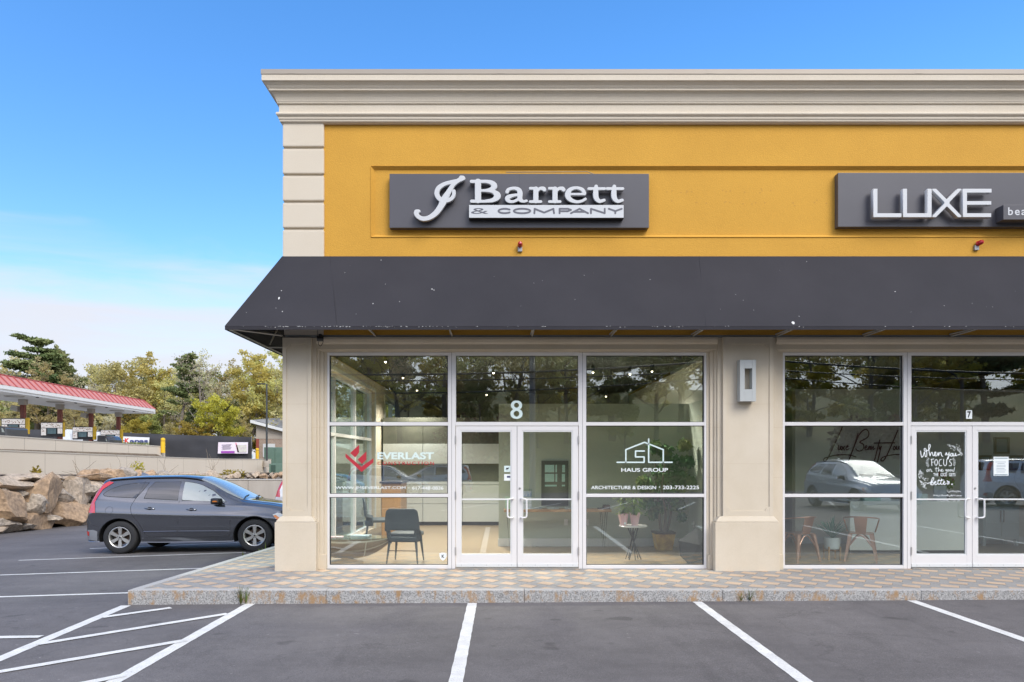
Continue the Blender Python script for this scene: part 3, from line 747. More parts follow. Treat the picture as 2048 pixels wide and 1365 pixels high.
# ---------------------------------------------------------------- shop fronts
FB = dict(y0=-0.05, y1=0.05)
def rails(mb, x0, x1, z0, z1, y0=-0.05, y1=0.05): mb.box(x0, x1, y0, y1, z0, z1)
Z = dict(sill=0.052, r1=1.056, r2=1.104, h1=2.112, h2=2.163, t1=3.149, t2=3.193)
DOORS = {}
def storefront(X, tags):
    for side_, (a, b) in (('a', (0.0, 1.89)), ('b', (3.71, 5.592))):
        f = MB(); g0, g1 = (a + 0.03, b - 0.11) if side_ == 'a' else (a + 0.11, b - 0.03)
        rails(f, X + a, X + g0, 0.0, Z['t2']); rails(f, X + g1, X + b, 0.0, Z['t2'])
        for z0, z1 in ((0.0, Z['sill']), (Z['r1'], Z['r2']), (Z['h1'], Z['h2']), (Z['t1'], Z['t2'])): rails(f, X + g0 + .0005, X + g1 - .0005, z0, z1, -0.048, 0.048)
        # joint down the wide mullion
        jx = X + (b - 0.055 if side_ == 'a' else a + 0.055); 
        win = f.build('window', ALU, bld, bevel=0.0025)
        MB().box(jx - 0.002, jx + 0.002, -0.0508, -0.049, 0.0, Z['t2']).build('mullion_joint', BLACKLINE, win)
        for z0, z1 in ((Z['sill'], Z['r1']), (Z['r2'], Z['h1']), (Z['h2'], Z['t1'])):
            MB().box(X + g0 - .003, X + g1 + .003, -0.003, 0.003, z0 - .003, z1 + .003).build('pane', GLASS, win)
            gk = MB()   # black gasket round each pane
            for (p, q, r_, s) in ((g0, g0 + .012, z0, z1), (g1 - .012, g1, z0, z1), (g0 + .012, g1 - .012, z1 - .010, z1), (g0 + .012, g1 - .012, z0, z0 + .008)):
                gk.box(X + p, X + q, -0.012, 0.012, r_ + .0005, s - .0005)
            gk.build('gasket', BLACKLINE, win)
    a_, b_ = X + 1.892, X + 3.708
    tw = curve_mesh('transom_window', [[(a_, Z['h1']), (b_, Z['h1']), (b_, Z['t2']), (a_, Z['t2'])], [(a_ + .003, Z['h2']), (b_ - .003, Z['h2']), (b_ - .003, Z['t1']), (a_ + .003, Z['t1'])]], -.05, .10, ALU, bld, 0.002)
    MB().box(X + 1.889, X + 3.711, -0.003, 0.003, Z['h2'] - .003, Z['t1'] + .003).build('pane', GLASS, tw)
    gk = MB(); gk.box(X + 1.892, X + 1.904, -.012, .012, Z['h2'], Z['t1']); gk.box(X + 3.696, X + 3.708, -.012, .012, Z['h2'], Z['t1']); gk.box(X + 1.905, X + 3.695, -.012, .012, Z['t1'] - .01, Z['t1'] - .0005)
    gk.build('gasket', BLACKLINE, tw)
    MB().box(X + 1.895, X + 3.705, -0.085, 0.05, 0.0, 0.018).build('threshold', SILVER, bld)
    for k, (a, b, g0, g1) in enumerate(((1.897, 2.797, 1.963, 2.719), (2.803, 3.703, 2.874, 3.622))):
        d = MB(); z0, z1, gz0, gz1 = 0.024, 2.106, 0.20, 2.037
        d.box(X + a, X + g0, -0.042, 0.0, z0, z1); d.box(X + g1, X + b, -0.042, 0.0, z0, z1)
        d.box(X + g0 + .0003, X + g1 - .0003, -0.0415, 0.0, z0, gz0); d.box(X + g0 + .0003, X + g1 - .0003, -0.0415, 0.0, gz1, z1)
        door = d.build('door', ALU, bld, bevel=0.002)
        bead = MB()
        for (p, q, r_, s) in ((g0, g0 + .018, gz0, gz1), (g1 - .018, g1, gz0, gz1), (g0 + .018, g1 - .018, gz1 - .018, gz1), (g0 + .018, g1 - .018, gz0, gz0 + .018)): bead.box(X + p, X + q, -0.036, -0.006, r_, s)
        bead.build('glazing_bead', TRIMW, door, bevel=0.002)
        MB().box(X + g0 + .01, X + g1 - .01, -0.022, -0.016, gz0 + .005, gz1 - .005).build('pane', GLASS, door)
        MB().box(X + g0 + .018, X + g1 - .018, -0.034, -0.024, 1.012, 1.034).build('push_bar', TRIMW, door, bevel=0.003)
        MB().box(X + a + .004, X + b - .004, -0.050, -0.042, 0.026, 0.075).build('kick_sweep', TRIMW, door, bevel=0.002)
        sw_ = MB()
        for q in range(5): sw_.lathe([(0.0003, -0.0515), (0.004, -0.0515), (0.004, -0.049)], (X + a + .08 + q * .185, 0, 0.055), 'y', 8)
        split_loose(sw_.build('screw', DARK, door))
        hx = X + (b - 0.055 if k == 0 else a + 0.055); s_ = -1 if k == 0 else 1
        pts = smooth_path([(hx, -0.042, 1.035), (hx + s_ * .01, -0.085, 1.035), (hx + s_ * .045, -0.097, 1.033), (hx + s_ * .074, -0.100, 1.02), (hx + s_ * .082, -0.10, .99), (hx + s_ * .082, -0.10, .80), (hx + s_ * .074, -.10, .768), (hx + s_ * .045, -.097, .757), (hx + s_ * .01, -.085, .755), (hx, -.042, .755)], 5)
        MB().tube(pts, 0.0125, 10).build('pull_handle', mat('pull_handle_white', (0.72, 0.72, 0.71), 0.25), door, smooth=True)
        hgx = X + (a - 0.012 if k == 0 else b - 0.004)
        for zz in (0.26, 1.08, 1.90):
            MB().tube([(hgx + .008, -0.055, zz - .06), (hgx + .008, -0.055, zz + .06)], 0.009, 8).build('hinge', SILVER, door, smooth=True)
        if k == 1: MB().lathe([(0.0, -0.050), (0.013, -0.050), (0.016, -0.046), (0.016, -0.040)], (X + a + .036, 0, 1.185), 'y', 16).build('lock_cylinder', SILVER, door, smooth=True)
        DOORS[(tags, k)] = door
SF8, SF7 = -2.585, -2.585 + S7
storefront(SF8, 8); storefront(SF7, 7)
MB().box(SF8 + 2.7972, SF8 + 2.8028, -0.03, -0.01, 0.02, 2.11).build('door_gap', BLACKLINE, bld)
MB().box(SF7 + 2.7972, SF7 + 2.8028, -0.03, -0.01, 0.02, 2.11).build('door_gap', BLACKLINE, bld)

# west side wall with tall windows down to the floor
sw2 = MB(); WX0, WX1 = XL + 0.02, -2.95
openings = [(0.55, 5.95), (7.35, 12.4)]
prev = 0.12
for a, b in openings: sw2.box(WX0, WX1, prev, a, -0.9, 3.395); prev = b; sw2.box(WX0, WX1, a + .001, b - .001, 3.16, 3.395); sw2.box(WX0, WX1, a + .001, b - .001, -0.9, 0.03)
sw2.box(WX0, WX1, prev, YB, -0.9, 3.395)
sw2.build('side_wall', STONE, bld)
for a, b in openings:
    f = MB(); n = 3 if a < 1 else 3; xs_ = fr(a, b, n)
    for i, yy in enumerate(xs_): f.box(-3.12, -3.02, yy - (0 if i == 0 else .035), yy + (0 if i == n else .035), 0.03, 3.16)
    for z0, z1 in ((0.032, 0.10), (2.03, 2.09), (3.10, 3.158)):
        for i in range(n): f.box(-3.118, -3.022, xs_[i] + .036, xs_[i+1] - .036, z0, z1)
    win = f.build('window', ALU, bld)
    for i in range(n):
        for z0, z1 in ((.10, 2.03), (2.09, 3.10)): MB().box(-3.073, -3.067, xs_[i] + .03, xs_[i+1] - .03, z0 - .005, z1 + .005).build('pane', GLASS_SIDE, win)
    # inner casing
    c = MB()
    for p, q in ((a - .07, a), (b, b + .07)): c.box(-2.95, -2.925, p, q, 0.0, 3.23)
    c.box(-2.95, -2.925, a, b, 3.16, 3.23); c.build('window_casing', WALLWHITE, bld)

# interior shell
FLOOR = mat('wood_floor', (0.32, 0.235, 0.15), 0.32, var=(1.6, .7, (0.25, 0.18, 0.115)), vscale=(1, 9, 1), spec=0.5)
fl = MB(); yy = 0.06; k = 0; frr = random.Random(8)
o = MB().box(-2.94, XR - 0.27, 0.06, YB - 0.02, -0.10, -0.001).build('floor', FLOOR, bld)
MB().box(-2.94, 3.64, 0.115, 0.9, 3.402, 3.43).build('ceiling', CEIL, bld)
MB().box(-2.94, 3.44, 0.901, YB - 0.02, 3.402, 3.43).build('ceiling', CEIL, bld); MB().box(3.641, 5.6, 1.70, YB - 0.02, 3.402, 3.43).build('ceiling', CEIL, bld); MB().box(5.601, XR - .27, 1.70, YB - 0.02, 3.402, 3.43).build('ceiling', CEIL, bld)
MB().box(3.65, 3.70, .16, 5.0, 3.431, 6.9).box(XR - .32, XR - .27, .16, 5.0, 3.431, 6.9).box(3.701, XR - .321, .115, .155, 3.431, 6.9).build('added_light_well', TRIMW, bld); MB().box(3.701, XR - .321, 1.70, 4.99, 3.431, 3.45).build('added_bounce_slab', TRIMW, bld)  # unseen white shaft and slab added to bounce daylight into the LUXE shop
MB().box(10.0, XR - .27, .115, 1.699, 3.402, 3.43).build('ceiling', CEIL, bld)
iw = MB()
iw.box(-0.07, 3.45, 2.67, 2.80, 0.0, 2.64); iw.box(-0.07, 0.05, 2.801, 6.8, 0.0, 2.64)
iw.box(3.45, 3.56, 0.12, 6.9, 0.0, 2.64)
iw.build('partition_wall', WALLGREEN, bld)
MB().box(3.561, 3.63, 0.12, YB - .03, 0.0, 3.40).build('party_wall', WALLTAUPE, bld)
bb = MB(); bb.box(-0.085, 3.449, 2.652, 2.669, 0.0, 0.145); bb.box(3.432, 3.449, 0.12, 2.65, 0.0, 0.145); bb.build('baseboard', TRIMW, bld)
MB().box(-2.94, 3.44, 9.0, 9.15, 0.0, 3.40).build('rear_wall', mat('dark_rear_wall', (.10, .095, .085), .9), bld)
t7 = MB(); t7.box(5.60, XR - .28, 3.10, 3.25, 0.0, 2.95); t7.build('feature_wall', WALLTAUPE, bld)
MB().box(3.64, XR - .28, 8.0, 8.15, 0.0, 3.40).build('rear_wall', WALLTAUPE, bld)
MB().box(5.60, XR - .28, 3.084, 3.099, 0.0, 0.13).build('baseboard', TRIMW, bld)

# ---------------------------------------------------------------- awning
aw = empty('awning', 'long charcoal fabric awning flecked with white spots, wrapping the corner over the shop windows', 'awning', (0, -0.2, 3.4))
aw.location = (0, 0, 0)
P_ = 0.603
zt, zm, zb = 4.565, 3.44, 3.392
fab = MB()
XA = XR + 0.02
outer = [(XL, YB), (XL, -0.2), (XA, -0.2)]
# front slope in strips (seams), sagging a touch between ribs
ribs = [at(px, 655, -0.803).x for px in (450, 735, 898, 1068, 1236, 1410, 1590, 1775, 1960)] + [7.1 + 1.24, 7.1 + 2.48]
def aw_pt(x, t):  # t 0 top .. 1 fold
    y = -0.2 - P_ * t; xl = XL - P_ * t
    return (x, y, zt + (zm - zt) * t)
nseg = 60
for i in range(nseg):
    for j in range(4):
        t0, t1 = j / 4, (j + 1) / 4
        def X_(k, t): xl = XL - P_ * t; return xl + (XA - xl) * k / nseg
        q = []
        for (k, t) in ((i, t0), (i + 1, t0), (i + 1, t1), (i, t1)):
            p = aw_pt(X_(k, t), t); sag = 0.004 * math.sin(k * 1.3) * math.sin(math.pi * t); q.append((p[0], p[1] + sag, p[2] - sag))
        fab.quad(q[3], q[2], q[1], q[0])
fab.quad((XL - P_, -0.2 - P_, zb), (XA, -0.2 - P_, zb), (XA, -0.2 - P_, zm), (XL - P_, -0.2 - P_, zm))
# west slope
fab.quad((XL - P_, YB, zm), (XL - P_, -0.2 - P_, zm), (XL, -0.2, zt), (XL, YB, zt))
fab.quad((XL - P_, YB, zb), (XL - P_, -0.2 - P_, zb), (XL - P_, -0.2 - P_, zm), (XL - P_, YB, zm))
o = fab.build('awning_fabric', CANVAS, aw, flip=False)
sol = o.modifiers.new('thick', 'SOLIDIFY'); sol.thickness = 0.004; sol.offset = 0
# white bird spots and worn hem flecks: small raised splashes on the cloth
SPOT = mat('bird_dropping_white', (0.6, 0.6, 0.58), 0.8)
sp = MB(); sr = random.Random(12)
def spot(px, py, r, el=1.0):
    # meet the slope plane
    dx, dz = (px - CX) / F, (CY - py) / F
    a, b = (zm - zt), P_
    # point: z = zt + a*t, y = -0.2 - b*t
    lo_, hi_ = 0.0, 1.0
    for _ in range(40):
        t = (lo_ + hi_) / 2; y = -0.2 - b * t; z = CAMZ + dz * (y - CAMY)
        if z < zt + a * t: lo_ = t
        else: hi_ = t
    y = -0.2 - b * t; x = dx * (y - CAMY); z = zt + a * t
    nrm = Vector((0, -abs(a), b)).normalized(); tn = Vector((0, -b, -abs(a))).normalized()
    n = len(sp.v); c = Vector((x, y, z)) + nrm * 0.0045
    for k in range(7):
        th = 2 * math.pi * k / 7; rr = r * sr.uniform(.7, 1.25)
        sp.v.append(tuple(c + Vector((1, 0, 0)) * math.cos(th) * rr + tn * math.sin(th) * rr * el))
    sp.f.append(tuple(range(n, n + 7))); sp.m.append(0)
for px, py, r, e in ((558, 597, .014, 1.8), (563, 582, .007, 1), (864, 579, .012, .8), (868, 581, .008, 1), (762, 521, .006, 1), (771, 569, .005, 1), (1586, 647, .022, 1.1), (1790, 584, .008, 1), (1613, 524, .005, 1),
                     (613, 607, .006, 1), (552, 617, .005, 1), (565, 624, .006, 1.5), (493, 626, .004, 1), (746, 608, .006, 2), (799, 604, .005, 1), (614, 583, .004, 1), (1300, 560, .005, 1), (1150, 600, .004, 1), (1471, 590, .004, 1), (1888, 612, .004, 1), (690, 546, .004, 1)): spot(px, py, r, e)
for k in range(24): spot(sr.uniform(500, 2046), sr.uniform(525, 645), sr.uniform(.0015, .0035), sr.uniform(1, 2.5))
for k in range(110):
    px = sr.choice([sr.uniform(470, 2046), sr.uniform(520, 900)]); y = -0.2 - P_; 
    x = (px - CX) * (y - CAMY) / F; z = zm - abs(sr.gauss(0, 0.006)); r = sr.uniform(.0012, .0045)
    sp.quad((x - r * 2, y - .0035, z - r * .7), (x + r * 2, y - .0035, z - r * .7), (x + r * 2, y - .0035, z + r * .7), (x - r * 2, y - .0035, z + r * .7))
sp.build('white_spots', SPOT, aw, flip=False)['kind'] = 'stuff'
sm = MB()
for px in (1398, 660, 2290): 
    a = at(px, 512, -0.2); b = at(px + 14, 653, -0.803); sm.tube([(a.x, -0.2, zt + .004), (b.x, -0.2 - P_, zm + .004)], 0.0035, 5)
sm.tube([(XL - P_, -0.2 - P_, zm), (XA, -0.2 - P_, zm)], 0.004, 5); sm.tube([(XL - P_, -0.2 - P_, zm), (XL - P_, YB, zm)], 0.004, 5)
sm.tube([(XL, -0.2, zt), (XL - P_, -0.2 - P_, zm)], 0.005, 5)
sm.build('seam', CANVAS, aw)
fr_ = MB(); T_ = 0.013
def sq(a, b, r=T_): fr_.tube([a, b], r, 4)
fr_front_y = -0.2 - P_ + .03
sq((XL - P_ + .03, fr_front_y, zb + .02), (XA, fr_front_y, zb + .02)); sq((XL - P_ + .03, fr_front_y, zb + .02), (XL - P_ + .03, YB - .1, zb + .02))
for i, x in enumerate(ribs[1:]):
    sq((x, fr_front_y, zb + .02), (x, -0.165, zb + .02)); sq((x, fr_front_y + .02, zb + .06), (x, -0.20, zt - .06))
    sq((x + .0, fr_front_y + .02, zb + .04), (x - .02, -0.165, 3.44))
yy = 0.9
sq((XL - P_ + .03, fr_front_y, zb + .02), (XL, -0.21, zb + .02))
while yy < YB - .5:
    sq((XL - P_ + .03, yy, zb + .02), (XL - .005, yy, zb + .02)); sq((XL - P_ + .06, yy, zb + .06), (XL - .02, yy, zt - .06)); yy += 1.15
fr_.build('awning_frame', TUBE, aw)
# ================================================================ SIGNS, LAMPS
def sign_px(y):  # zoomed crop of the first sign (740,320, x3.4133) -> world
    return lambda p, q: ((740 + p / 3.4133 - CX) * (y - CAMY) / F, CAMZ + (CY - (320 + q / 3.4133)) * (y - CAMY) / F)
YS = -0.235                       # sign board front
sg = empty('shop_sign', 'dark grey sign board with white raised serif letters and a white strip reading & COMPANY', 'sign', at(1038, 402, YW))
sg.location = (0, 0, 0)
a, b = at(779, 348, YS), at(1298, 456, YS)
MB().box(a.x, b.x, YS, YW + .03, b.z, a.z).build('sign_board', SIGNGREY, sg, bevel=0.004)
e = MB()
for xx in (a.x + (b.x - a.x) * .5,): e.box(xx - .001, xx + .001, YS - .0006, YS + .001, b.z + .004, a.z - .004)
e.build('board_joint', SIGNEDGE, sg)
C1 = sign_px(-0.32); S1 = (0.32 * 0 + 1) and (-0.32 - CAMY) / F / 3.4133
def raised(name, strokes, par, conv, sc, yf, depth, m, bev=0.006, step=2.0, edge=True):
    loops = stroke_loops([smooth_path(s, 5) if len(s) > 2 else s for s in strokes], step)
    L_ = [[conv(p[0], p[1]) for p in lp[::1]] for lp in loops]
    o = curve_mesh(name, L_, yf, depth, m, par, bev)
    return o
LET = {
 'J': [[(632, 125, 17), (600, 143, 14), (566, 172, 14), (536, 220, 18), (506, 272, 25), (480, 322, 21), (446, 366, 19), (400, 396, 16), (355, 401, 15), (322, 380, 15), (316, 356, 16), (334, 350, 9)],
       [(606, 140, 10), (555, 152, 13), (508, 165, 13), (470, 190, 16), (456, 222, 17), (462, 250, 16), (484, 272, 15), (520, 281, 11), (555, 265, 13), (571, 240, 12), (572, 214, 12)],
       [(622, 122, 15), (636, 126, 14)]],
 'B': [[(737, 150, 22), (737, 276, 22)], [(692, 148, 11), (800, 147, 10)], [(694, 283, 11), (790, 284, 9)],
       [(790, 147, 10), (828, 155, 15), (848, 178, 21), (830, 200, 15), (790, 209, 9), (740, 209, 8)], [(790, 209, 9), (842, 217, 13), (870, 246, 24), (840, 275, 15), (780, 284, 9)]],
 'a': [[(936, 218, 12), (946, 202, 10), (980, 194, 10), (1012, 202, 14), (1024, 226, 18), (1024, 268, 16), (1046, 284, 9), (1068, 280, 8)],
       [(1018, 238, 8), (972, 244, 11), (938, 260, 16), (946, 281, 12), (978, 285, 9), (1012, 270, 10)]],
 'r': [[(1094, 195, 9), (1130, 195, 9)], [(1132, 200, 18), (1132, 280, 18)], [(1094, 286, 9), (1166, 286, 9)], [(1138, 216, 9), (1158, 197, 10), (1182, 196, 13), (1190, 204, 13)]],
 'e': [[(1350, 234, 7), (1466, 234, 7)], [(1464, 228, 12), (1448, 203, 12), (1408, 191, 9), (1366, 204, 14), (1349, 240, 19), (1368, 272, 15), (1410, 287, 10), (1448, 281, 9), (1470, 268, 9)]],
 't': [[(1544, 182, 12), (1541, 215, 18), (1544, 258, 18), (1566, 283, 12), (1598, 276, 10)], [(1494, 197, 9), (1602, 197, 9)]],
}
def shift(st, dx): return [[(p[0] + dx, p[1], p[2]) for p in s] for s in st]
seq = [('J', 0), ('B', 0), ('a', 0), ('r', 0), ('r', 131), ('e', 0), ('t', 0), ('t', 124)]
for ch, dx in seq:
    st = [[(p[0], p[1], p[2] * .87) for p in s] for s in shift(LET[ch], dx)]
    yf = -0.345
    Cc = sign_px(yf)
    raised('letter', st, sg, Cc, 1, yf, 0.055, SIGNWHITE, 0.005, 1.6)
    # black return set back from the face
    st2 = [[(p[0], p[1], p[2] + .6) for p in s] for s in st]
    raised('letter_return', st2, sg, Cc, 1, yf + 0.056, 0.026, SIGNEDGE, 0.0, 2.0)
yf = -0.345; Cc = sign_px(yf)
(x0, z1), (x1, z0) = Cc(675, 308), Cc(1733, 398)
MB().box(x0, x1, yf, YS - .0, z0, z1).build('strip_body', SIGNEDGE, sg)
MB().box(x0 + .003, x1 - .003, yf - .004, yf - .0005, z0 + .004, z1 - .003).build('strip_face', SIGNWHITE, sg)
STG = mat('sign_text_grey', (0.11, 0.11, 0.13), .5)
(xa_, za_), (xb_, zb_) = Cc(690, 331), Cc(808, 370)
text_box('strip_lettering', '&', xa_, xb_, zb_, za_, yf - .006, .0018, STG, sg, bold=0.0)
def arc(cx_, cy_, rx, ry, t0, t1, n=14): return [(cx_ + rx * math.cos(R(t)), cy_ - ry * math.sin(R(t))) for t in fr(t0, t1, n)]
T0, T1 = 335.5, 365.5; TM = (T0 + T1) / 2
CAPS = [[arc(920, TM, 43, 15, 40, 320)], [arc(1038, TM, 56, 15.5, 0, 360, 24)], [[(1122, T1), (1124, T0), (1188, T1 - 4), (1252, T0), (1256, T1)]], [[(1294, T1), (1294, T0), (1350, T0), (1372, 343), (1350, 352), (1294, 352)]],
        [[(1372, T1), (1430, T0), (1488, T1)], [(1395, 356), (1465, 356)]], [[(1508, T1), (1508, T0), (1602, T1), (1602, T0)]], [[(1630, T0), (1674, 351), (1718, T0)], [(1674, 351), (1674, T1)]]]
for g in CAPS:
    lp = stroke_loops([[(p[0], p[1] * 1.0, 6.3) for p in s_] for s_ in g], 1.3)
    curve_mesh('strip_lettering', [[Cc(*p) for p in l] for l in lp], yf - .006, .0018, STG, sg)
cb = MB().tube([(at(1012, 345, -.17).x, -.17, at(1012, 345, -.17).z), (at(1175, 344, -.17).x, -.17, at(1, 344, -.17).z), (at(1188, 349, -.17).x, -.17, at(1, 349, -.17).z)], 0.006, 6)
cb.build('cable', mat('grey_cable', (.3, .25, .18), .6), sg)

sl = empty('shop_sign', 'dark grey sign board with thin white block letters LUXE and a small grey text box', 'sign'); 
a, b = at(1676, 346, YS), at(1676, 454, YS)
MB().box(a.x, a.x + 3.82, YS, YW + .03, b.z, a.z).build('sign_board', SIGNGREY, sl, bevel=0.004)
def C2(p, q, y=-0.36): return ((1640 + p / 5.02 - CX) * (y - CAMY) / F, CAMZ + (CY - (320 + q / 5.02)) * (y - CAMY) / F)
polys = [
 [(537, 292), (576, 292), (576, 538), (817, 538), (817, 575), (537, 575)],
 [(835, 292), (873, 292), (873, 538), (1082, 538), (1082, 292), (1120, 292), (1120, 575), (835, 575)],
 [(1132, 292), (1165, 292), (1275, 402), (1385, 292), (1418, 292), (1418, 300), (1300, 424), (1300, 440), (1418, 562), (1418, 575), (1385, 575), (1275, 465), (1165, 575), (1130, 575), (1130, 562), (1250, 440), (1250, 424), (1132, 305)],
 [(1436, 292), (1722, 292), (1722, 328), (1475, 328), (1475, 416), (1719, 416), (1719, 450), (1475, 450), (1475, 538), (1718, 538), (1718, 574), (1436, 574)]]
for pl in polys:
    curve_mesh('letter', [[C2(*p) for p in pl]], -0.36, 0.075, SIGNWHITE, sl, 0.0015)
(x0, z1), (_, z0) = C2(1842, 452, -.40), C2(1842, 600, -.40)
MB().box(x0, x0 + 1.6, -0.40, YS - .0, z0, z1).build('text_box', SIGNGREY, sl, bevel=0.003)
(xt, zt_), (_, zb_) = C2(1888, 478, -.40), C2(1888, 560, -.40)
text_box('small_lettering', 'beauty', xt, xt + 0.52, zb_ - .03, zt_, -0.4025, .002, SIGNWHITE, sl, bold=0.012, space=1.25)

# red warning strobes under the signs
RED = mat('red_lens', (0.45, 0.015, 0.02), 0.15, spec=0.7)
def strobe(px, py, yawx, label):
    c = at(px, py, YW); t = empty('alarm_light', label, 'alarm light', (c.x, YW, c.z), group='red alarm lights under the shop signs')
    MB().box(-.032, .032, -.035, 0, -.085, -.015).build('mount', METAL, t, bevel=.004)
    m = MB().lathe([(0.0, -.115), (.018, -.113), (.030, -.100), (.034, -.080), (.034, -.045), (.038, -.04), (.038, -.028)], (0, 0, 0), 'y', 16)
    l = m.build('lens', RED, t, smooth=True); l.rotation_euler = (R(-10), 0, yawx)
strobe(1040, 493, 0, 'small red alarm light under the & COMPANY sign'); strobe(1951, 490, R(25), 'small red alarm light under the LUXE sign')

# wall sconce on the middle pier
sc_ = empty('wall_lamp', 'tall grey slotted wall lamp on the stone pier between the shops', 'wall lamp', (0, 0, 0))
a, b = at(1480, 720, -.33), at(1512, 803, -.33)
SCG = mat('sconce_grey', (0.43, 0.45, 0.44), 0.45, var=(5, .3, (.39, .41, .40)))
h = MB(); sx0, sx1 = a.x, b.x; z0, z1 = b.z, a.z
hx0, hx1 = at(1489.5, 0, -.33).x, at(1504.5, 0, -.33).x; hz1, hz0 = at(0, 737, -.33).z, at(0, 779, -.33).z
h.box(sx0, hx0, -.33, -.205, z0, z1); h.box(hx1, sx1, -.33, -.205, z0, z1); h.box(hx0 + .0005, hx1 - .0005, -.3295, -.205, hz1, z1 - .0005); h.box(hx0 + .0005, hx1 - .0005, -.3295, -.205, z0 + .0005, hz0)
h.build('lamp_housing', SCG, sc_, bevel=.002)
# floodlight / camera on the corner pier
c = at(640, 678, -.28)
fl_ = empty('security_camera', 'small black bullet camera on the corner pier with a dangling cable', 'camera', (c.x, -.2, c.z))
MB().tube([(-.045, -.09, 0), (.045, -.06, 0)], .036, 14).build('camera_body', DARK, fl_, smooth=True)
MB().box(-.02, .02, -.09, .0, .03, .07).build('bracket', DARK, fl_, bevel=.004)
MB().tube(smooth_path([(-.02, -.06, -.03), (-.03, -.05, -.07), (.0, -.05, -.10), (.03, -.05, -.06), (.035, -.03, -.02)], 5), .004, 6).build('cable', DARK, fl_)
wz = at(0, 675.5, -.205).z - c.z
MB().tube([(XL - c.x, -.004, wz), (-.05, -.004, wz)], .0035, 5).tube([(-.055, -.004, wz), (-.055, -.004, .14)], .0035, 5).build('wire', DARK, fl_)

# ================================================================ WINDOW LETTERING
VINYL = mat('pale_vinyl', (0.60, 0.72, 0.70), 0.6); VRED = mat('red_vinyl', (0.42, 0.02, 0.035), 0.55); VWHITE = mat('white_vinyl', (0.74, 0.78, 0.78), 0.6)
YD = -0.0062
def gp(px, py): v = at(px, py, YD); return (v.x, v.z)
def dtext(par, s, px0, px1, py0, py1, m, **k):
    (x0, z1), (x1, z0) = gp(px0, py0), gp(px1, py1)
    return text_box('lettering', s, x0, x1, z0, z1, YD - .0008, .0008, m, par, **k)
def dpoly(par, pts, m, name='logo'): return curve_mesh(name, [[gp(*p) for p in pts]], YD - .0008, .0008, m, par)
z3 = lambda p, q: (650 + p / 4.55, 700 + q / 4.55)
ev = empty('window_lettering', 'pale EVERLAST lettering with a red angular logo on the big window beside the door', 'window lettering')
for pl in ([(228, 940), (310, 866), (310, 935), (275, 980)], [(297, 1000), (376, 926), (376, 1000), (337, 1040)],
           [(187, 943), (330, 1065), (440, 987), (440, 1025), (333, 1112), (187, 978)]):
    dpoly(ev, [z3(*p) for p in pl], VRED)
(p0, q0), (p1, q1) = z3(475, 932), z3(990, 998)
dtext(ev, 'EVERLAST', p0, p1, q0, q1, VINYL, bold=.035)
(p0, q0), (p1, q1) = z3(477, 1018), z3(992, 1048)
dtext(ev, 'CONSTRUCTION', p0, p1, q0, q1, VRED, bold=.012, space=1.35)
(p0, q0), (p1, q1) = z3(95, 1243), z3(733, 1275)
dtext(ev, 'WWW.JMSEVERLAST.COM', p0, p1, q0, q1, VWHITE, bold=.006)
(p0, q0), (p1, q1) = z3(793, 1243), z3(1077, 1273)
dtext(ev, '617-448-0836', p0, p1, q0, q1, VWHITE, bold=.006)
(p0, q0), (p1, q1) = z3(762, 1248), z3(766, 1266)
dtext(ev, '|', p0, p1, q0, q1, VWHITE)
z8 = lambda p, q: (1180 + p / 9.309, 860 + q / 9.309)
hg = empty('window_lettering', 'pale house outline logo over HAUS GROUP lettering on the window with the fig tree behind', 'window lettering')
def band(par, pts, wd, m):
    st = [[(p[0], p[1], wd / 2) for p in pts]]
    lp = stroke_loops(st, wd / 8)
    return curve_mesh('logo', [[gp(*z8(*p)) for p in l] for l in lp], YD - .0008, .0008, m, par)
band(hg, [(505, 606), (1008, 606), (1008, 505), (848, 505), (848, 396), (1012, 396)], 26, VINYL)
band(hg, [(1092, 172), (1092, 606), (1528, 606)], 26, VINYL)
band(hg, [(667, 606), (667, 370), (1014, 234), (1364, 370), (1364, 606)], 26, VINYL)
for s, (p0, q0), (p1, q1), bd in (('HAUS GROUP', (582, 712), (1452, 783), .015), ('ARCHITECTURE & DESIGN', (22, 1043), (1230, 1108), .012), ('203-733-2225', (1358, 1040), (2028, 1108), .012), ('.', (1288, 1055), (1302, 1080), 0)):
    (a0, b0), (a1, b1) = z8(p0, q0), z8(p1, q1); dtext(hg, s, a0, a1, b0, b1, VWHITE, bold=bd)
n8 = empty('house_number', 'large pale number 8 on the glass over the double door', 'number')
st = [[(1033 + 8.2 * math.cos(t), 811 + 7.2 * math.sin(t), 3.0 + 1.3 * abs(math.cos(t))) for t in fr(0, 2 * math.pi, 24)], [(1033 + 9.0 * math.cos(t), 828 + 8.0 * math.sin(t), 2.8 + 1.6 * abs(math.cos(t))) for t in fr(0, 2 * math.pi, 24)]]
st = [[(p[0] - (1 if False else 0), p[1], p[2] * .72) for p in s] for s in st]
curve_mesh('numeral', [[gp(*p) for p in l] for l in stroke_loops(st, .4)], YD - .0008, .0008, VINYL, n8)
n7 = empty('house_number', 'small white plate with a black 7 over the right hand shop door', 'number')
n7['label'] = 'small white plate with a black 7 on the glass over the LUXE shop door'
(x0, z1), (x1, z0) = gp(1932, 821), gp(1944, 838); MB().box(x0, x1, YD - .003, YD + .001, z0, z1).build('number_plate', VWHITE, n7)
(x0, z1), (x1, z0) = gp(1934.5, 823), gp(1941.5, 836); text_box('numeral', '7', x0, x1, z0, z1, YD - .0045, .001, DARK, n7, bold=.04)
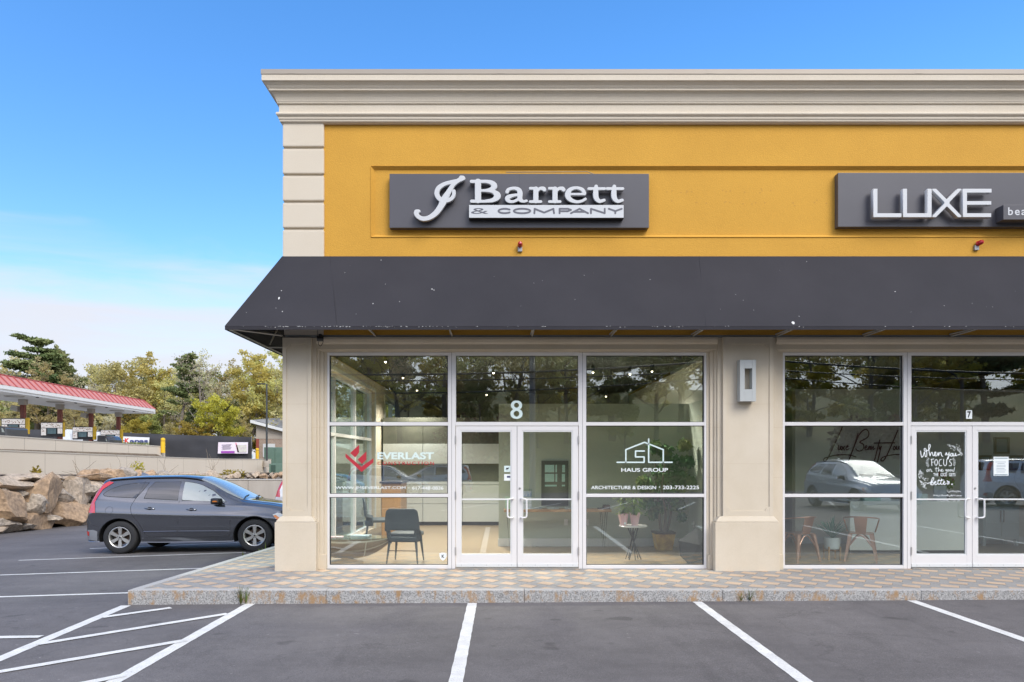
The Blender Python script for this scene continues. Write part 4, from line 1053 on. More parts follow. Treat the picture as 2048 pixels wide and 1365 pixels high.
# small sticker shield, door stickers
st_ = empty('window_sticker', 'white shield sticker with a black K at the corner of the low window', 'sticker')
z4 = lambda p, q: (650 + p / 7.877, 980 + q / 7.877)
dpoly(st_, [z4(*p) for p in ((1802, 1003), (1830, 993), (1858, 990), (1888, 993), (1917, 1003), (1915, 1050), (1895, 1090), (1858, 1118), (1822, 1090), (1805, 1050))], VWHITE, 'shield')
(p0, q0), (p1, q1) = z4(1838, 1022), z4(1882, 1074); (x0, z1), (x1, z0) = gp(p0, q0), gp(p1, q1); text_box('lettering', 'K', x0, x1, z0, z1, YD - .002, .001, DARK, st_, bold=.03)
z5 = lambda p, q: (980 + p / 9.747, 900 + q / 9.747)
YDD = -0.0225
def plate(name, x0p, y0p, x1p, y1p, m, par, y=YDD):
    a, b = at(x0p, y0p, y), at(x1p, y1p, y); return MB().box(a.x, b.x, y - .0012, y, b.z, a.z).build(name, m, par)
k1 = empty('door_sticker', 'pale blue square sticker with a black bear mark on the door glass', 'sticker')
k1['label'] = 'pale blue square sticker with a black animal mark, upper of two on door glass'
(p0, q0), (p1, q1) = z5(275, 312), z5(400, 432); plate('sticker_face', p0, q0, p1, q1, VINYL, k1)
mk = stroke_loops([[(325, 362, 12), (345, 370, 14), (362, 352, 8)], [(312, 385, 5), (330, 372, 9)]], 1.5)
curve_mesh('mark', [[(at(*z5(*p), YDD).x, at(*z5(*p), YDD).z) for p in l] for l in mk], YDD - .002, .0006, DARK, k1)
(p0, q0), (p1, q1) = z5(308, 393), z5(358, 405); a, b = at(p0, q0, YDD), at(p1, q1, YDD); text_box('lettering', 'WWF', a.x, b.x, b.z, a.z, YDD - .002, .0006, DARK, k1)
k2 = empty('door_sticker', 'white rectangular sticker with small blue writing, lower of the two on the door glass', 'sticker')
(p0, q0), (p1, q1) = z5(275, 475), z5(405, 602); plate('sticker_face', p0, q0, p1, q1, VWHITE, k2)
(p0, q0), (p1, q1) = z5(330, 510), z5(398, 545); plate('blue_mark', p0, q0, p1, q1, mat('navy_ink', (.03, .035, .10), .6), k2, YDD - .0015)

# hand lettering on the LUXE door: single-stroke script drawn in the crop's pixels (1820,880, x10.5)
z9 = lambda p, q: (1820 + p / 10.5, 880 + q / 10.5)
hl = empty('door_lettering', 'white hand-drawn motto with leaf sprays on the glass of the LUXE shop door', 'window lettering')
def script(par, strokes, rad, conv, m, name='lettering', step=None, ydd=YDD):
    st = [[(p[0], p[1], rad) for p in smooth_path(s, 5)] for s in strokes]
    lp = stroke_loops(st, step or rad * .5)
    return curve_mesh(name, [[(at(*conv(*p), ydd).x, at(*conv(*p), ydd).z) for p in l] for l in lp], ydd - .0012, .001, m, par)
script(hl, [[(222, 235), (228, 300), (245, 365), (275, 340), (300, 260), (310, 290), (325, 355), (350, 340), (352, 270), (335, 200), (300, 185), (300, 225), (340, 240), (400, 200), (425, 130), (408, 98), (390, 140), (400, 250), (422, 340)],
            [(425, 330), (440, 280), (465, 265), (475, 300), (490, 335), (520, 320), (545, 280), (530, 258), (512, 290), (525, 335), (560, 335), (590, 270), (598, 335), (620, 275), (650, 270), (660, 325), (685, 350)],
            [(740, 320), (765, 270), (775, 320), (815, 290), (822, 260), (815, 330), (800, 400), (785, 395), (810, 345), (850, 310)],
            [(868, 285), (850, 310), (862, 345), (890, 335), (895, 295), (870, 285)], [(905, 285), (912, 340), (940, 330), (958, 280), (960, 335), (985, 330)], [(1005, 320), (1060, 298)]], 8, z9, VWHITE)
script(hl, [[(450, 408), (458, 545)], [(440, 415), (500, 402)], [(455, 475), (495, 468)], [(545, 415), (520, 450), (525, 520), (555, 535), (575, 490), (570, 430), (545, 415)], [(655, 412), (620, 430), (608, 490), (625, 545), (665, 540)],
            [(705, 410), (708, 510), (735, 545), (765, 515), (770, 410)], [(870, 415), (840, 420), (830, 455), (865, 490), (865, 540), (825, 545)]], 6.5, z9, VWHITE)
rays = []
for th in list(range(130, 235, 17)) + list(range(-50, 52, 17)):
    c, s_ = math.cos(R(th)), math.sin(R(th)); cx_ = 440 if abs(th) > 90 else 850; rays.append([(cx_ + 62 * c, 475 + 85 * s_), (cx_ + 108 * c, 475 + 125 * s_)])
script(hl, rays, 4, z9, VWHITE)
script(hl, [[(380, 620), (350, 640), (360, 668), (385, 655), (380, 620)], [(410, 665), (415, 620), (440, 625), (445, 665), (470, 665)],
            [(555, 575), (545, 640), (560, 665)], [(525, 600), (580, 600)], [(600, 575), (595, 665), (615, 630), (635, 640), (638, 665)], [(655, 650), (680, 630), (665, 620), (655, 655), (680, 670), (705, 645)],
            [(775, 625), (750, 630), (752, 650), (775, 645), (775, 680), (750, 690)], [(800, 625), (790, 650), (815, 660), (820, 630), (800, 625)], [(850, 625), (835, 650), (860, 660), (865, 630), (850, 625)], [(905, 630), (885, 640), (890, 662), (915, 655)], [(935, 580), (920, 665)],
            [(972, 680), (980, 686)]], 5, z9, VWHITE)
def txt9(s, x0, x1, y0, y1, **k):
    a, b = at(*z9(x0, y0), YDD), at(*z9(x1, y1), YDD); text_box('lettering', s, a.x, b.x, b.z, a.z, YDD - .0012, .001, VWHITE, hl, **k)
txt9('THE', 488, 595, 700, 765, bold=.01); txt9('GOOD', 640, 775, 700, 768, bold=.01); txt9('GETS', 820, 955, 700, 766, bold=.01)
script(hl, [[(360, 920), (420, 900), (470, 870), (500, 810), (480, 795), (450, 850), (432, 940), (465, 895), (495, 905), (480, 945), (440, 940)],
            [(515, 915), (545, 890), (530, 870), (512, 905), (535, 945), (575, 920)], [(610, 830), (585, 900), (605, 940), (640, 910)], [(575, 862), (700, 845)], [(665, 825), (645, 905), (665, 940), (700, 915)],
            [(705, 915), (730, 890), (715, 870), (700, 910), (725, 942), (765, 910)], [(775, 860), (795, 880), (790, 940)], [(795, 890), (820, 880), (815, 930)], [(870, 930), (880, 945), (895, 928)]], 8, z9, VWHITE)
lr = random.Random(5); sprays = []
for k in range(46):
    t = k / 46; cx_ = 800 + 290 * math.sin(t * 1.45) + lr.gauss(0, 10); cy_ = 130 + 210 * (1 - math.cos(t * 1.5)) + lr.gauss(0, 16 + 22 * math.sin(t * 3.1)); th = lr.uniform(0, 6.3); sprays.append([(cx_, cy_), (cx_ + 16 * math.cos(th), cy_ + 16 * math.sin(th))])
for k in range(70):
    t = k / 70; cx_ = 215 + 90 * t + lr.gauss(0, 8 + 42 * math.sin(t * 3.1)); cy_ = 650 + 370 * t + lr.gauss(0, 12); th = lr.uniform(0, 6.3); sprays.append([(cx_, cy_), (cx_ + 20 * math.cos(th), cy_ + 20 * math.sin(th))])
sprays = [[q for q in s] for s in sprays]
script(hl, sprays, 4, z9, VWHITE, 'leaf_spray', 2.5)
sq_ = []
for (x0, x1, yy_) in ((780, 1030, 1085), (490, 1050, 1170), (580, 990, 1280)):
    x = x0
    while x < x1:
        n_ = lr.randint(2, 5); pts = [(x + i * 13, yy_ + lr.uniform(-22, 22)) for i in range(n_ + 1)]; sq_.append(pts); x += n_ * 13 + 14
script(hl, sq_, 4, z9, VWHITE, 'small_writing', 2.5)
ps = empty('paper_notice', 'white sheet of small print taped inside the right leaf of the LUXE shop door', 'notice')
ps['label'] = 'white sheet of small print taped to the door glass beside the motto'
plate('sheet', 1987, 914, 2017, 952, VWHITE, ps, -.0225)
INK = mat('grey_ink', (.25, .32, .34), .6)
for yy_, xa_, xb_ in ((916, 1989, 2015), (924, 1991, 2012), (927, 1995, 2009), (930.5, 1993, 2011), (933.5, 1993, 2011), (937, 1993, 2009), (940, 1992, 2012), (944, 1993, 2010), (949, 1989, 2015)):
    plate('print_line', xa_, yy_, xb_, yy_ + (.8 if 920 < yy_ < 947 else 1.8), INK, ps, -.024)
# ================================================================ INTERIOR THINGS
LEATHER = mat('slate_leather', (0.045, 0.06, 0.068), 0.5, var=(5, .4, (.055, .072, .08)))
def on_floor(px, py, z=0.0):
    d = (CAMZ - z) * F / (py - CY); return ((px - CX) * d / F, CAMY + d)
def side_chair(label, loc, rz):
    t = empty('upholstered_chair', label, 'chair', (loc[0], loc[1], 0), rz, None)
    # local: faces +y, back at -y
    s = MB(); s.box(-.24, .24, -.20, .24, .40, .47); s.build('seat', LEATHER, t, bevel=.03, smooth='all')
    # shell: curved back with a cut-out above the seat
    pts_o = [(-.27, .36), (-.275, .50), (-.262, .70), (-.24, .83), (-.21, .855), (.21, .855), (.24, .83), (.262, .70), (.275, .50), (.27, .36)]
    pts_i = [(-.20, .52), (-.19, .54), (.19, .54), (.20, .52), (.20, .40), (-.20, .40)]
    b = MB(); n = 26
    def yb(x, z): return -.25 - .10 * (z - .4) + .42 * x * x + (0.10 if z < .5 and abs(x) > .22 else 0)
    xs_ = fr(-.27, .27, 22); zs_ = fr(.34, .855, 20)
    def half(z): return np.interp(z, [.34, .42, .5, .7, .81, .84, .856], [.25, .27, .275, .262, .245, .225, .19])
    vid = {}
    for j, z in enumerate(zs_):
        hw = half(z)
        for i, x in enumerate(xs_):
            u = x / .27 * hw; vid[i, j] = len(b.v); b.v.append((u, yb(u, z), z))
    for j in range(20):
        for i in range(22):
            cx_, cz = (xs_[i] + xs_[i+1]) / 2, (zs_[j] + zs_[j+1]) / 2
            if abs(cx_) < .19 and .43 < cz < .53: continue
            b.f.append((vid[i, j], vid[i+1, j], vid[i+1, j+1], vid[i, j+1])); b.m.append(0)
    o = b.build('backrest', LEATHER, t, smooth='all', flip=False); sd = o.modifiers.new('s', 'SOLIDIFY'); sd.thickness = .035; sd.offset = 0
    for x, y in ((-.19, .18), (.19, .18), (-.20, -.20), (.20, -.20)):
        MB().tube([(x, y, .42), (x * 1.22, y * 1.3, 0)], [.024, .011], 8).build('leg', LEATHER, t, smooth=True)
    MB().tube([(-.21, -.22, .2), (.21, -.22, .2)], .006, 6).build('footrest', DARK, t)
    return t
side_chair('slate grey upholstered chair seen from behind, alone on the wood floor', on_floor(812, 1124), R(-6))
side_chair('slate grey upholstered chair turned sideways beside the glass table', (-2.15 - .25, 3.3), R(-80))
# canoe-shaped table with a glass top
CANOE = mat('varnished_wood', (0.30, 0.21, 0.13), 0.35, var=(3, .8, (.40, .29, .18)), vscale=(1, 8, 8))
CANOE2 = mat('pale_strake', (0.60, 0.52, 0.40), .45)
ct = empty('canoe_table', 'wooden canoe-shaped low table with a glass top and magazines behind the low window', 'table', (-2.42, .55, 0))
hb = MB(); nx_, nn = 24, 10
def hull(u, v):  # u -1..1 along, v 0..1 keel to rim
    L_ = .68; wdt = .27 * (1 - abs(u) ** 2.2); zr = .36 + .03 * u * u; zk = .07 + .27 * abs(u) ** 2.6
    return (u * L_, zk + (zr - zk) * v, wdt * math.sin(v * math.pi / 2) ** .7)
for sgn in (-1, 1):
    for i in range(nx_):
        for j in range(nn):
            q = []
            for (a, c) in ((i, j), (i + 1, j), (i + 1, j + 1), (i, j + 1)):
                x, z, y = hull(-1 + 2 * a / nx_, c / nn); q.append((x, y * sgn, z))
            hb.mi = 1 if j in (4, 9) else 0
            hb.quad(*(q if sgn < 0 else q[::-1]))
hb.build('hull', [CANOE, CANOE2], ct, flip=False)
bs = MB(); bs.lathe([(.0, 0), (.26, 0), (.25, .03), (.10, .06), (.07, .09)], (0, 0, 0), 'z', 24); bs.build('base', CANOE, ct, smooth=True)
rb_ = MB()
for x in (-.25, .25):
    for s_ in (-1, 1): rb_.tube(smooth_path([(x, 0, .10), (x * 1.2, s_ * .16, .16), (x * 1.35, s_ * .215, .35)], 4), .010, 6)
rb_.build('rib', CANOE2, ct)
tg = MB(); 
pts = [(.70 * math.cos(t) * (1 if abs(math.cos(t)) < .99 else 1), .30 * math.sin(t)) for t in fr(0, 2 * math.pi, 40)[:-1]]
tg.prism(pts, 'z', .395, .405); tg.build('glass_top', glass_mat('table_glass', (.90, .96, .94), .05), ct)
def thing_box(name, label, cat, mats, boxes, loc=(0, 0, 0), rz=0, group=None, bevel=.002):
    b = MB()
    for q in boxes: b.box(*q)
    o = b.build(name, mats, None, bevel=bevel); o.location = loc; o.rotation_euler = (0, 0, rz); return tag(o, label, cat, group)
MAGA = mat('pink_magazine', (.60, .38, .42), .5, var=(14, .9, (.75, .72, .70))); MAGB = mat('blue_magazine', (.55, .66, .68), .5, var=(12, .9, (.30, .42, .48)))
thing_box('magazine', 'open pink and white magazine on the canoe table', 'magazine', MAGA, [(-.15, .15, -.10, .10, 0, .010)], (-2.62, .50, .406), .2)
thing_box('magazine', 'stack of pale blue magazines on the canoe table', 'magazine', MAGB, [(-.14, .14, -.10, .10, 0, .011), (-.13, .15, -.09, .10, .0115, .025)], (-2.22, .58, .406), -.15)
# wood cabinet by the side window
ORW = mat('orange_oak', (0.36, 0.20, 0.075), .4, var=(2, .7, (.30, .16, .06)), vscale=(6, 6, 1))
tc_ = empty('reception_counter', 'orange oak counter end with a dark top beyond the chairs', 'counter', (-2.33, 4.7, 0))
MB().box(-.22, .18, -.2, .8, 0, 1.10).build('body', ORW, tc_, bevel=.01); MB().box(-.26, .22, -.24, .84, 1.101, 1.14).build('counter_top', mat('dark_counter', (.05, .04, .035), .3), tc_, bevel=.01)
# white cabinet wall
CAB = mat('cabinet_white', (.55, .57, .56), .35); CABG = mat('cabinet_glass_dark', (.10, .10, .085), .15, var=(2, .5, (.14, .14, .11)))
cb_ = empty('storage_wall', 'wall of pale cabinets with dark glazed upper panels beyond the door', 'cabinet', (0, 6.8, 0))
for k in range(3):
    x0, x1 = -2.9 + k * 0.97, -2.9 + k * .97 + .96
    for z0, z1, m_ in ((0.09, .52, CAB), (.53, .98, CAB), (.99, 1.06, CAB), (1.5, 1.98, CAB)):
        MB().box(x0, x1, 0, .3, z0, z1).build('cabinet_panel', m_, cb_, bevel=.003)
    MB().box(x0, x1, 0.04, .3, 1.061, 1.499).build('open_bay', CABG, cb_); MB().box(x0, x1, .02, .3, 1.981, 2.5).build('glazed_panel', CABG, cb_)
    MB().box(x0, x1, .05, .3, 0, .089).build('toe_kick', DARK, cb_)
MB().box(-2.91, 0, -.01, .3, 2.501, 2.62).build('top_rail', CABG, cb_)
# live edge console with hairpin legs
c0, c1 = at(1008, 1020, 2.3), at(1222, 1020, 2.3)
tt = empty('console_table', 'long live-edge wood console on black hairpin legs against the green wall', 'table', ((c0.x + c1.x) / 2, 2.38, 0))
hl_ = (c1.x - c0.x) / 2; LIVE = mat('live_edge_wood', (.34, .20, .10), .45, var=(4, .9, (.55, .36, .20)), vscale=(1, 5, 5))
er = random.Random(3); fe = [(-hl_ + 2 * hl_ * i / 16, -.16 + er.uniform(-.018, .018)) for i in range(17)]; be = [(hl_, .18), (-hl_, .18)]
MB().prism(fe + be, 'z', .665, .715).build('table_top', LIVE, tt, bevel=.006)
for x in (-hl_ + .10, hl_ - .12):
    for y in (-.10, .13):
        MB().tube([(x - .05, y, .665), (x, y, .01), (x + .05, y, .665)], .006, 6).build('hairpin_leg', DARK, tt)
BOOK = mat('pale_book', (.48, .52, .50), .5, var=(20, .8, (.16, .2, .2)))
for px, lb in ((1072, 'pale booklet at the door side end of the console table'), (1106, 'pale booklet in the middle of the console table, between two others'), (1140, 'pale booklet on the console table nearest the wooden door frame edge')):
    p = at(px, 1015, 2.3); thing_box('booklet', lb, 'booklet', BOOK, [(-.10, .10, -.07, .07, 0, .03)], (p.x, 2.33, .7155), .1)
bpairs = [o for o in COL.objects if o.name.startswith('booklet')]
bpairs[2]['label'] = 'pale booklet on the console table below the right edge of the framed mirror'
bpairs[1]['label'] = 'pale booklet on the console table between two other booklets'
bpairs[0]['label'] = 'pale booklet on the console table next to the brochure rack'
thing_box('book_stack', 'stack of dark closed books at the far end of the console table', 'books', mat('dark_book', (.05, .045, .04), .5, var=(9, .9, (.16, .10, .06))), [(-.11, .11, -.08, .08, 0, .02), (-.02, .11, -.07, .07, .021, .045), (-.01, .10, -.07, .07, .046, .075)], (at(1208, 1000, 2.3).x, 2.33, .7155), 0)
rk = empty('brochure_rack', 'three-tier brochure rack with blue and white leaflets on the console table', 'brochure rack', (at(1052, 1000, 2.3).x, 2.36, .7155))
BRO = mat('leaflet_blue', (.22, .32, .52), .5, var=(18, .9, (.65, .68, .70))); BRW = mat('leaflet_white', (.66, .70, .74), .5, var=(16, .5, (.40, .44, .5)))
for k, (z, m_) in enumerate(((0, BRW), (.11, BRW), (.22, BRO))): MB().box(-.12, .10, -.06 + k * .03, -.045 + k * .03, z, z + .10).build('leaflet', m_, rk)
MB().box(-.13, .11, .05, .06, 0, .36).build('rack_back', glass_mat('acrylic', (.9, .95, .95), .05), rk)
MB().box(-.13, .11, -.07, .06, 0, .006).build('rack_base', BRW, rk)
thing_box('brochure_holder', 'small green brochure holder at the door side tip of the console table', 'brochure holder', mat('mint_card', (.30, .50, .34), .5, var=(10, .7, (.65, .75, .6))), [(-.05, .05, -.01, .03, 0, .22)], (at(1016, 1000, 2.3).x, 2.3, .7155))
# framed window-like mirror on the green wall
fp = empty('framed_mirror', 'dark framed window-like mirror on the green wall above the console table', 'picture', (0, 0, 0))
a, b = at(1083, 922, 2.62), at(1137, 1012, 2.62)
MB().box(a.x, b.x, 2.63, 2.665, b.z, a.z).build('frame', mat('charcoal_frame', (.045, .04, .04), .5), fp, bevel=.004)
MB().box(a.x + .055, b.x - .05, 2.622, 2.629, b.z + .12, a.z - .07).build('print', mat('mirror_dark', (.09, .09, .085), .1, var=(6, .5, (.13, .14, .12))), fp)  # dark glass of the mirror behind the painted panes
PANE = mat('mirror_pane_painted', (.40, .62, .56), .25)  # pale flat colour stands in for the reflection in the mirror panes
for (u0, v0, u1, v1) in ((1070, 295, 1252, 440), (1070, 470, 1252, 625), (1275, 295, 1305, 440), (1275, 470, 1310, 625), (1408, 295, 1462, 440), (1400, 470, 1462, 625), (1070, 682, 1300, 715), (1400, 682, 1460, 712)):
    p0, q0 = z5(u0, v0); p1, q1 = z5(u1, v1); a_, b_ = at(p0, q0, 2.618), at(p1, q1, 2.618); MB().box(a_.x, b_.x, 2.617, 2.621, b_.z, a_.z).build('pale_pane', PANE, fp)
for px, lb in ((1132, 'white wall outlet under the framed mirror'), (1174, 'white wall outlet beside the window mullion under the books')):
    p = at(px, 1045, 2.66); thing_box('wall_outlet', lb, 'outlet', TRIMW, [(-.035, .035, -.008, 0, -.055, .055)], (p.x, 2.669, p.z))
thing_box('wall_outlet', 'white wall outlet with a plug and cord above the faceted black stool', 'outlet', TRIMW, [(-.008, 0, -.035, .035, -.055, .055), (-.035, -.0085, -.015, .02, -.01, .03)], (3.449, 2.3, .44))
# round side table with two wrapped lilies
sx, sy = on_floor(1266, 1119); stt = empty('side_table', 'small round white table on crossed black legs', 'table', (sx, sy, 0))
MB().lathe([(0, .525), (.222, .525), (.228, .532), (.228, .540), (.222, .547), (0, .547)], (0, 0, 0), 'z', 32).build('table_top', mat('marble_white', (.62, .60, .58), .25, var=(8, .3, (.5, .49, .48))), stt, smooth=True)
for k in range(3):
    t0 = 2 * math.pi * k / 3 + .4; MB().tube([(.10 * math.cos(t0), .10 * math.sin(t0), .525), (-.13 * math.cos(t0 + .5), -.13 * math.sin(t0 + .5), 0)], .010, 8).build('leg', DARK, stt, smooth=True)
    MB().tube([(.06 * math.cos(t0 + 1), .06 * math.sin(t0 + 1), .525), (-.12 * math.cos(t0 + 1.3), -.12 * math.sin(t0 + 1.3), 0)], .008, 8).build('leg', DARK, stt, smooth=True)
PINK = mat('pink_wrap', (.68, .42, .44), .5, var=(6, .5, (.75, .55, .54)), bump=(30, .4)); 
LILY = leaf_mat('lily_leaf', (.16, .27, .05), (.26, .38, .08), (.40, .46, .12), .3, 6)
def blade_plant(name, par, n, h, spread, wd, m, seed, z0, tilt=(0.15, 0.9), stems=0):
    r_ = random.Random(seed); b = MB()
    for k in range(n):
        th = r_.uniform(0, 6.283); ln = h * r_.uniform(.6, 1.0); up_ = r_.uniform(*tilt); hb_ = z0
        if stems: hb_ = z0 + r_.uniform(.05, 1) * h * .8; ln = spread * r_.uniform(.6, 1.1)
        prev = None
        for i in range(6):
            s_ = i / 5; rr = (spread * s_ ** 1.2) * up_ if not stems else ln * s_
            z = hb_ + (ln * s_ * (1 - .45 * up_ * s_ * s_) if not stems else ln * (.55 * s_ - .7 * s_ * s_))
            c = Vector((rr * math.cos(th), rr * math.sin(th), z)); wv = wd * math.sin(math.pi * min(1, .12 + .88 * s_)) * .5 + .0006
            sd_ = Vector((-math.sin(th), math.cos(th), 0)) * wv
            cur = (c - sd_, c + sd_)
            if prev: b.quad(prev[0], prev[1], cur[1], cur[0])
            prev = cur
    for k in range(stems): b.tube([(0 + .02 * math.cos(k), .02 * math.sin(k), z0), (.035 * math.cos(k * 2), .035 * math.sin(k * 2), z0 + h * .9)], .004, 5)
    return b.build(name, m, par, flip=False)
for px, lb, sd_ in ((1247.5, 'lily in pink paper wrap with a small white tag on the round table', 1), (1269.5, 'lily in plain pink paper wrap next to the tall fig plant', 2)):
    x = (px - CX) * (sy - CAMY) / F; t = empty('potted_lily', lb, 'plant', (x, sy - .02 * sd_ + .04, .5475))
    n_ = 14; b = MB(); rr_ = random.Random(sd_)
    top = [(.085 + rr_.uniform(-.005, .012), .185 + rr_.uniform(-.02, .045)) for _ in range(n_)]
    for j in range(n_):
        t0, t1 = 2 * math.pi * j / n_, 2 * math.pi * (j + 1) / n_; a0, a1 = top[j], top[(j + 1) % n_]
        b.quad((.052 * math.cos(t0), .052 * math.sin(t0), 0), (.052 * math.cos(t1), .052 * math.sin(t1), 0), (a1[0] * math.cos(t1), a1[0] * math.sin(t1), a1[1]), (a0[0] * math.cos(t0), a0[0] * math.sin(t0), a0[1]))
    b.disc((0, 0, .001), .052, 'z', n_); o = b.build('paper_wrap', PINK, t, flip=False); sd2 = o.modifiers.new('s', 'SOLIDIFY'); sd2.thickness = .002
    blade_plant('foliage', t, 150, .42, .20, .028, LILY, sd_ * 7, .16, stems=5)
    if sd_ == 1: MB().box(.0, .03, -.0665, -.0655, .02, .055).build('tag', VWHITE, t)
# ficus in gold pot
fx, fy = on_floor(1327, 1100); fc = empty('potted_fig_tree', 'weeping fig with a bushy dark crown in a square gold pot', 'plant', (fx, fy, 0))
GOLD = mat('gold_leaf_pot', (.60, .40, .10), .45, metal=.0, var=(7, .9, (.26, .14, .04)), bump=(20, .5))
b = MB(); b.hull8([(-.13, -.13, 0), (.13, -.13, 0), (.13, .13, 0), (-.13, .13, 0), (-.175, -.175, .29), (.175, -.175, .29), (.175, .175, .29), (-.175, .175, .29)]); b.build('pot', GOLD, fc, bevel=.006)
b = MB(); b.hull8([(-.175, -.175, .291), (.175, -.175, .291), (.175, .175, .291), (-.175, .175, .291), (-.19, -.19, .325), (.19, -.19, .325), (.19, .19, .325), (-.19, .19, .325)]); b.build('pot_rim', mat('pot_rim_dark', (.07, .045, .02), .5), fc)
BARK = mat('bark_brown', (.13, .10, .075), .9, var=(8, .8, (.20, .165, .13)), vscale=(1, 1, .25), bump=(20, .6))
b = MB()
for k, (dx, dy) in enumerate(((-.05, 0), (.06, .03), (0, -.05))):
    b.tube(smooth_path([(dx, dy, .30), (dx * 2 + .02, dy, .7), (dx * 1.5 - .05, dy * 2, 1.1), (dx * 3, dy * 3, 1.6)], 5), [.028 - .001 * i for i in range(16)], 7)
b.build('trunk', BARK, fc, smooth=True)
FIG = leaf_mat('fig_leaf', (.07, .15, .06), (.11, .21, .08), (.24, .25, .11), .25, 3)
def leaf_cloud(name, par, clumps, m, seed, size, aspect=1.8, droop=0.0):
    """clumps: (x, y, z, sx, sy, sz, count)"""
    r_ = np.random.default_rng(seed); C_ = []
    for (x, y, z, sx_, sy_, sz_, n) in clumps:
        p = r_.normal(size=(int(n), 3)); p /= np.maximum(np.linalg.norm(p, axis=1, keepdims=True), 1e-6); p *= (r_.random((int(n), 1)) ** .42)
        C_.append(p * np.array([sx_, sy_, sz_]) + np.array([x, y, z]))
    C_ = np.concatenate(C_); n = len(C_)
    a = r_.normal(size=(n, 3)); a[:, 2] -= droop; a /= np.linalg.norm(a, axis=1, keepdims=True)
    b_ = np.cross(a, r_.normal(size=(n, 3))); b_ /= np.maximum(np.linalg.norm(b_, axis=1, keepdims=True), 1e-6)
    s_ = size * r_.uniform(.6, 1.25, (n, 1)); a = a * s_ * aspect * .5; b_ = b_ * s_ * .5
    V = np.stack([C_ - a, C_ + b_ - a * .1, C_ + a, C_ - b_ - a * .1], 1).reshape(-1, 3)
    me = bpy.data.meshes.new(name); me.vertices.add(len(V)); me.vertices.foreach_set('co', V.ravel().astype(np.float32))
    me.loops.add(n * 4); me.loops.foreach_set('vertex_index', np.arange(n * 4, dtype=np.int32)); me.polygons.add(n)
    me.polygons.foreach_set('loop_start', np.arange(0, n * 4, 4, dtype=np.int32)); me.update(calc_edges=True); me.validate()
    me.materials.append(m); o = bpy.data.objects.new(name, me); COL.objects.link(o); o.parent = par; return o
cr_ = random.Random(9); cl_ = []
for (px, py, s_) in ((1310, 895, .13), (1330, 905, .15), (1365, 892, .12), (1345, 925, .2), (1372, 925, .13), (1325, 950, .2), (1360, 960, .2), (1285, 965, .14), (1382, 965, .12), (1300, 985, .2), (1345, 990, .2), (1292, 1005, .14), (1320, 1015, .14), (1355, 1010, .14), (1305, 1030, .09), (1362, 1035, .07)):
    p = at(px, py, fy); cl_.append((p.x - fx, cr_.uniform(-.12, .1), p.z, s_, s_ * .8, s_ * .85, 150))
leaf_cloud('crown', fc, cl_, FIG, 4, .062, 2.0, .9)
# faceted black stool
fs = MB(); fa = [at(*q, .55) for q in ((1357, 1082), (1394, 1056), (1412, 1068), (1410, 1126), (1376, 1127), (1361, 1112))]
pts = [(1357, 1082, .45), (1394, 1056, .75), (1425, 1075, .6), (1425, 1118, .5), (1376, 1128, .45), (1360, 1112, .5), (1398, 1090, .28), (1385, 1062, 1.0), (1425, 1075, 1.0), (1420, 1120, 1.0), (1366, 1095, .95), (1400, 1128, .8)]
bm = bmesh.new()
for px, py, y in pts: v = at(px, py, y); bm.verts.new((v.x, v.y, max(v.z, .002)))
bmesh.ops.convex_hull(bm, input=bm.verts); me = bpy.data.meshes.new('faceted_stool'); bm.to_mesh(me); bm.free(); me.materials.append(mat('matt_black', (.03, .032, .036), .55))
o = bpy.data.objects.new('faceted_stool', me); COL.objects.link(o); tag(o, 'black faceted stool behind the low window corner', 'stool')
# ceiling lamps (lit), a bulb glow each
LAMPW = mat('lamp_glow', (1.0, .85, .6), .3, emit=6.0)
def ceil_lamp(px, py, zl, lamp, label):
    d = (zl - CAMZ) * F / (CY - py); x, y = (px - CX) * d / F, CAMY + d
    t = empty('ceiling_lamp', label, 'ceiling lamp', (x, y, zl), group='lit ceiling lamps inside the shop')
    MB().tube([(0, 0, 3.40 - zl), (0, 0, .10)], .008, 6).build('stem', DARK, t)
    MB().lathe([(.0, .12), (.035, .12), (.04, .0), (.034, .0), (.03, .10)], (0, 0, 0), 'z', 14).build('lamp_shade', DARK, t, smooth=True)
    MB().lathe([(.0, -.022), (.012, -.018), (.018, -.004), (.018, .03), (0, .04)], (0, 0, 0), 'z', 12).build('bulb', LAMPW, t, smooth=True)
    if lamp:
        ld = bpy.data.lights.new('lamp_light', 'SPOT'); ld.energy = lamp * 8; ld.color = (1, .93, .83); ld.shadow_soft_size = .06; ld.spot_size = R(150); ld.spot_blend = 1.0
        lo_ = bpy.data.objects.new('lamp_light', ld); COL.objects.link(lo_); lo_.parent = t; lo_.location = (0, 0, -.05)
for k, (px, py, en, lb) in enumerate(((771, 724, 35, 'lit ceiling lamp seen highest in the EVERLAST window'), (806, 756, 30, 'lit ceiling lamp in the middle of the EVERLAST window top'), (834, 781, 30, 'lit ceiling lamp lowest in the EVERLAST window top'),
        (987, 746, 60, 'lit ceiling lamp high in the pane over the door, left of the utility pole'), (973, 790, 0, 'lit ceiling lamp low in the pane over the door'), (1186, 745, 60, 'lit ceiling lamp beside the mullion in the HAUS GROUP window top'),
        (1260, 749, 25, 'lit ceiling lamp in the middle of the HAUS GROUP window top'), (1304, 743, 0, 'lit ceiling lamp on a short stem nearest the stone pier'), (1212, 793, 0, 'lit ceiling lamp lowest in the HAUS GROUP window top'))):
    ceil_lamp(px, py, 3.25 if py < 785 else 3.1, en, lb)
bpy.data.objects['ceiling_lamp.003']['label'] = 'lit ceiling lamp high in the pane over the number 8 door'

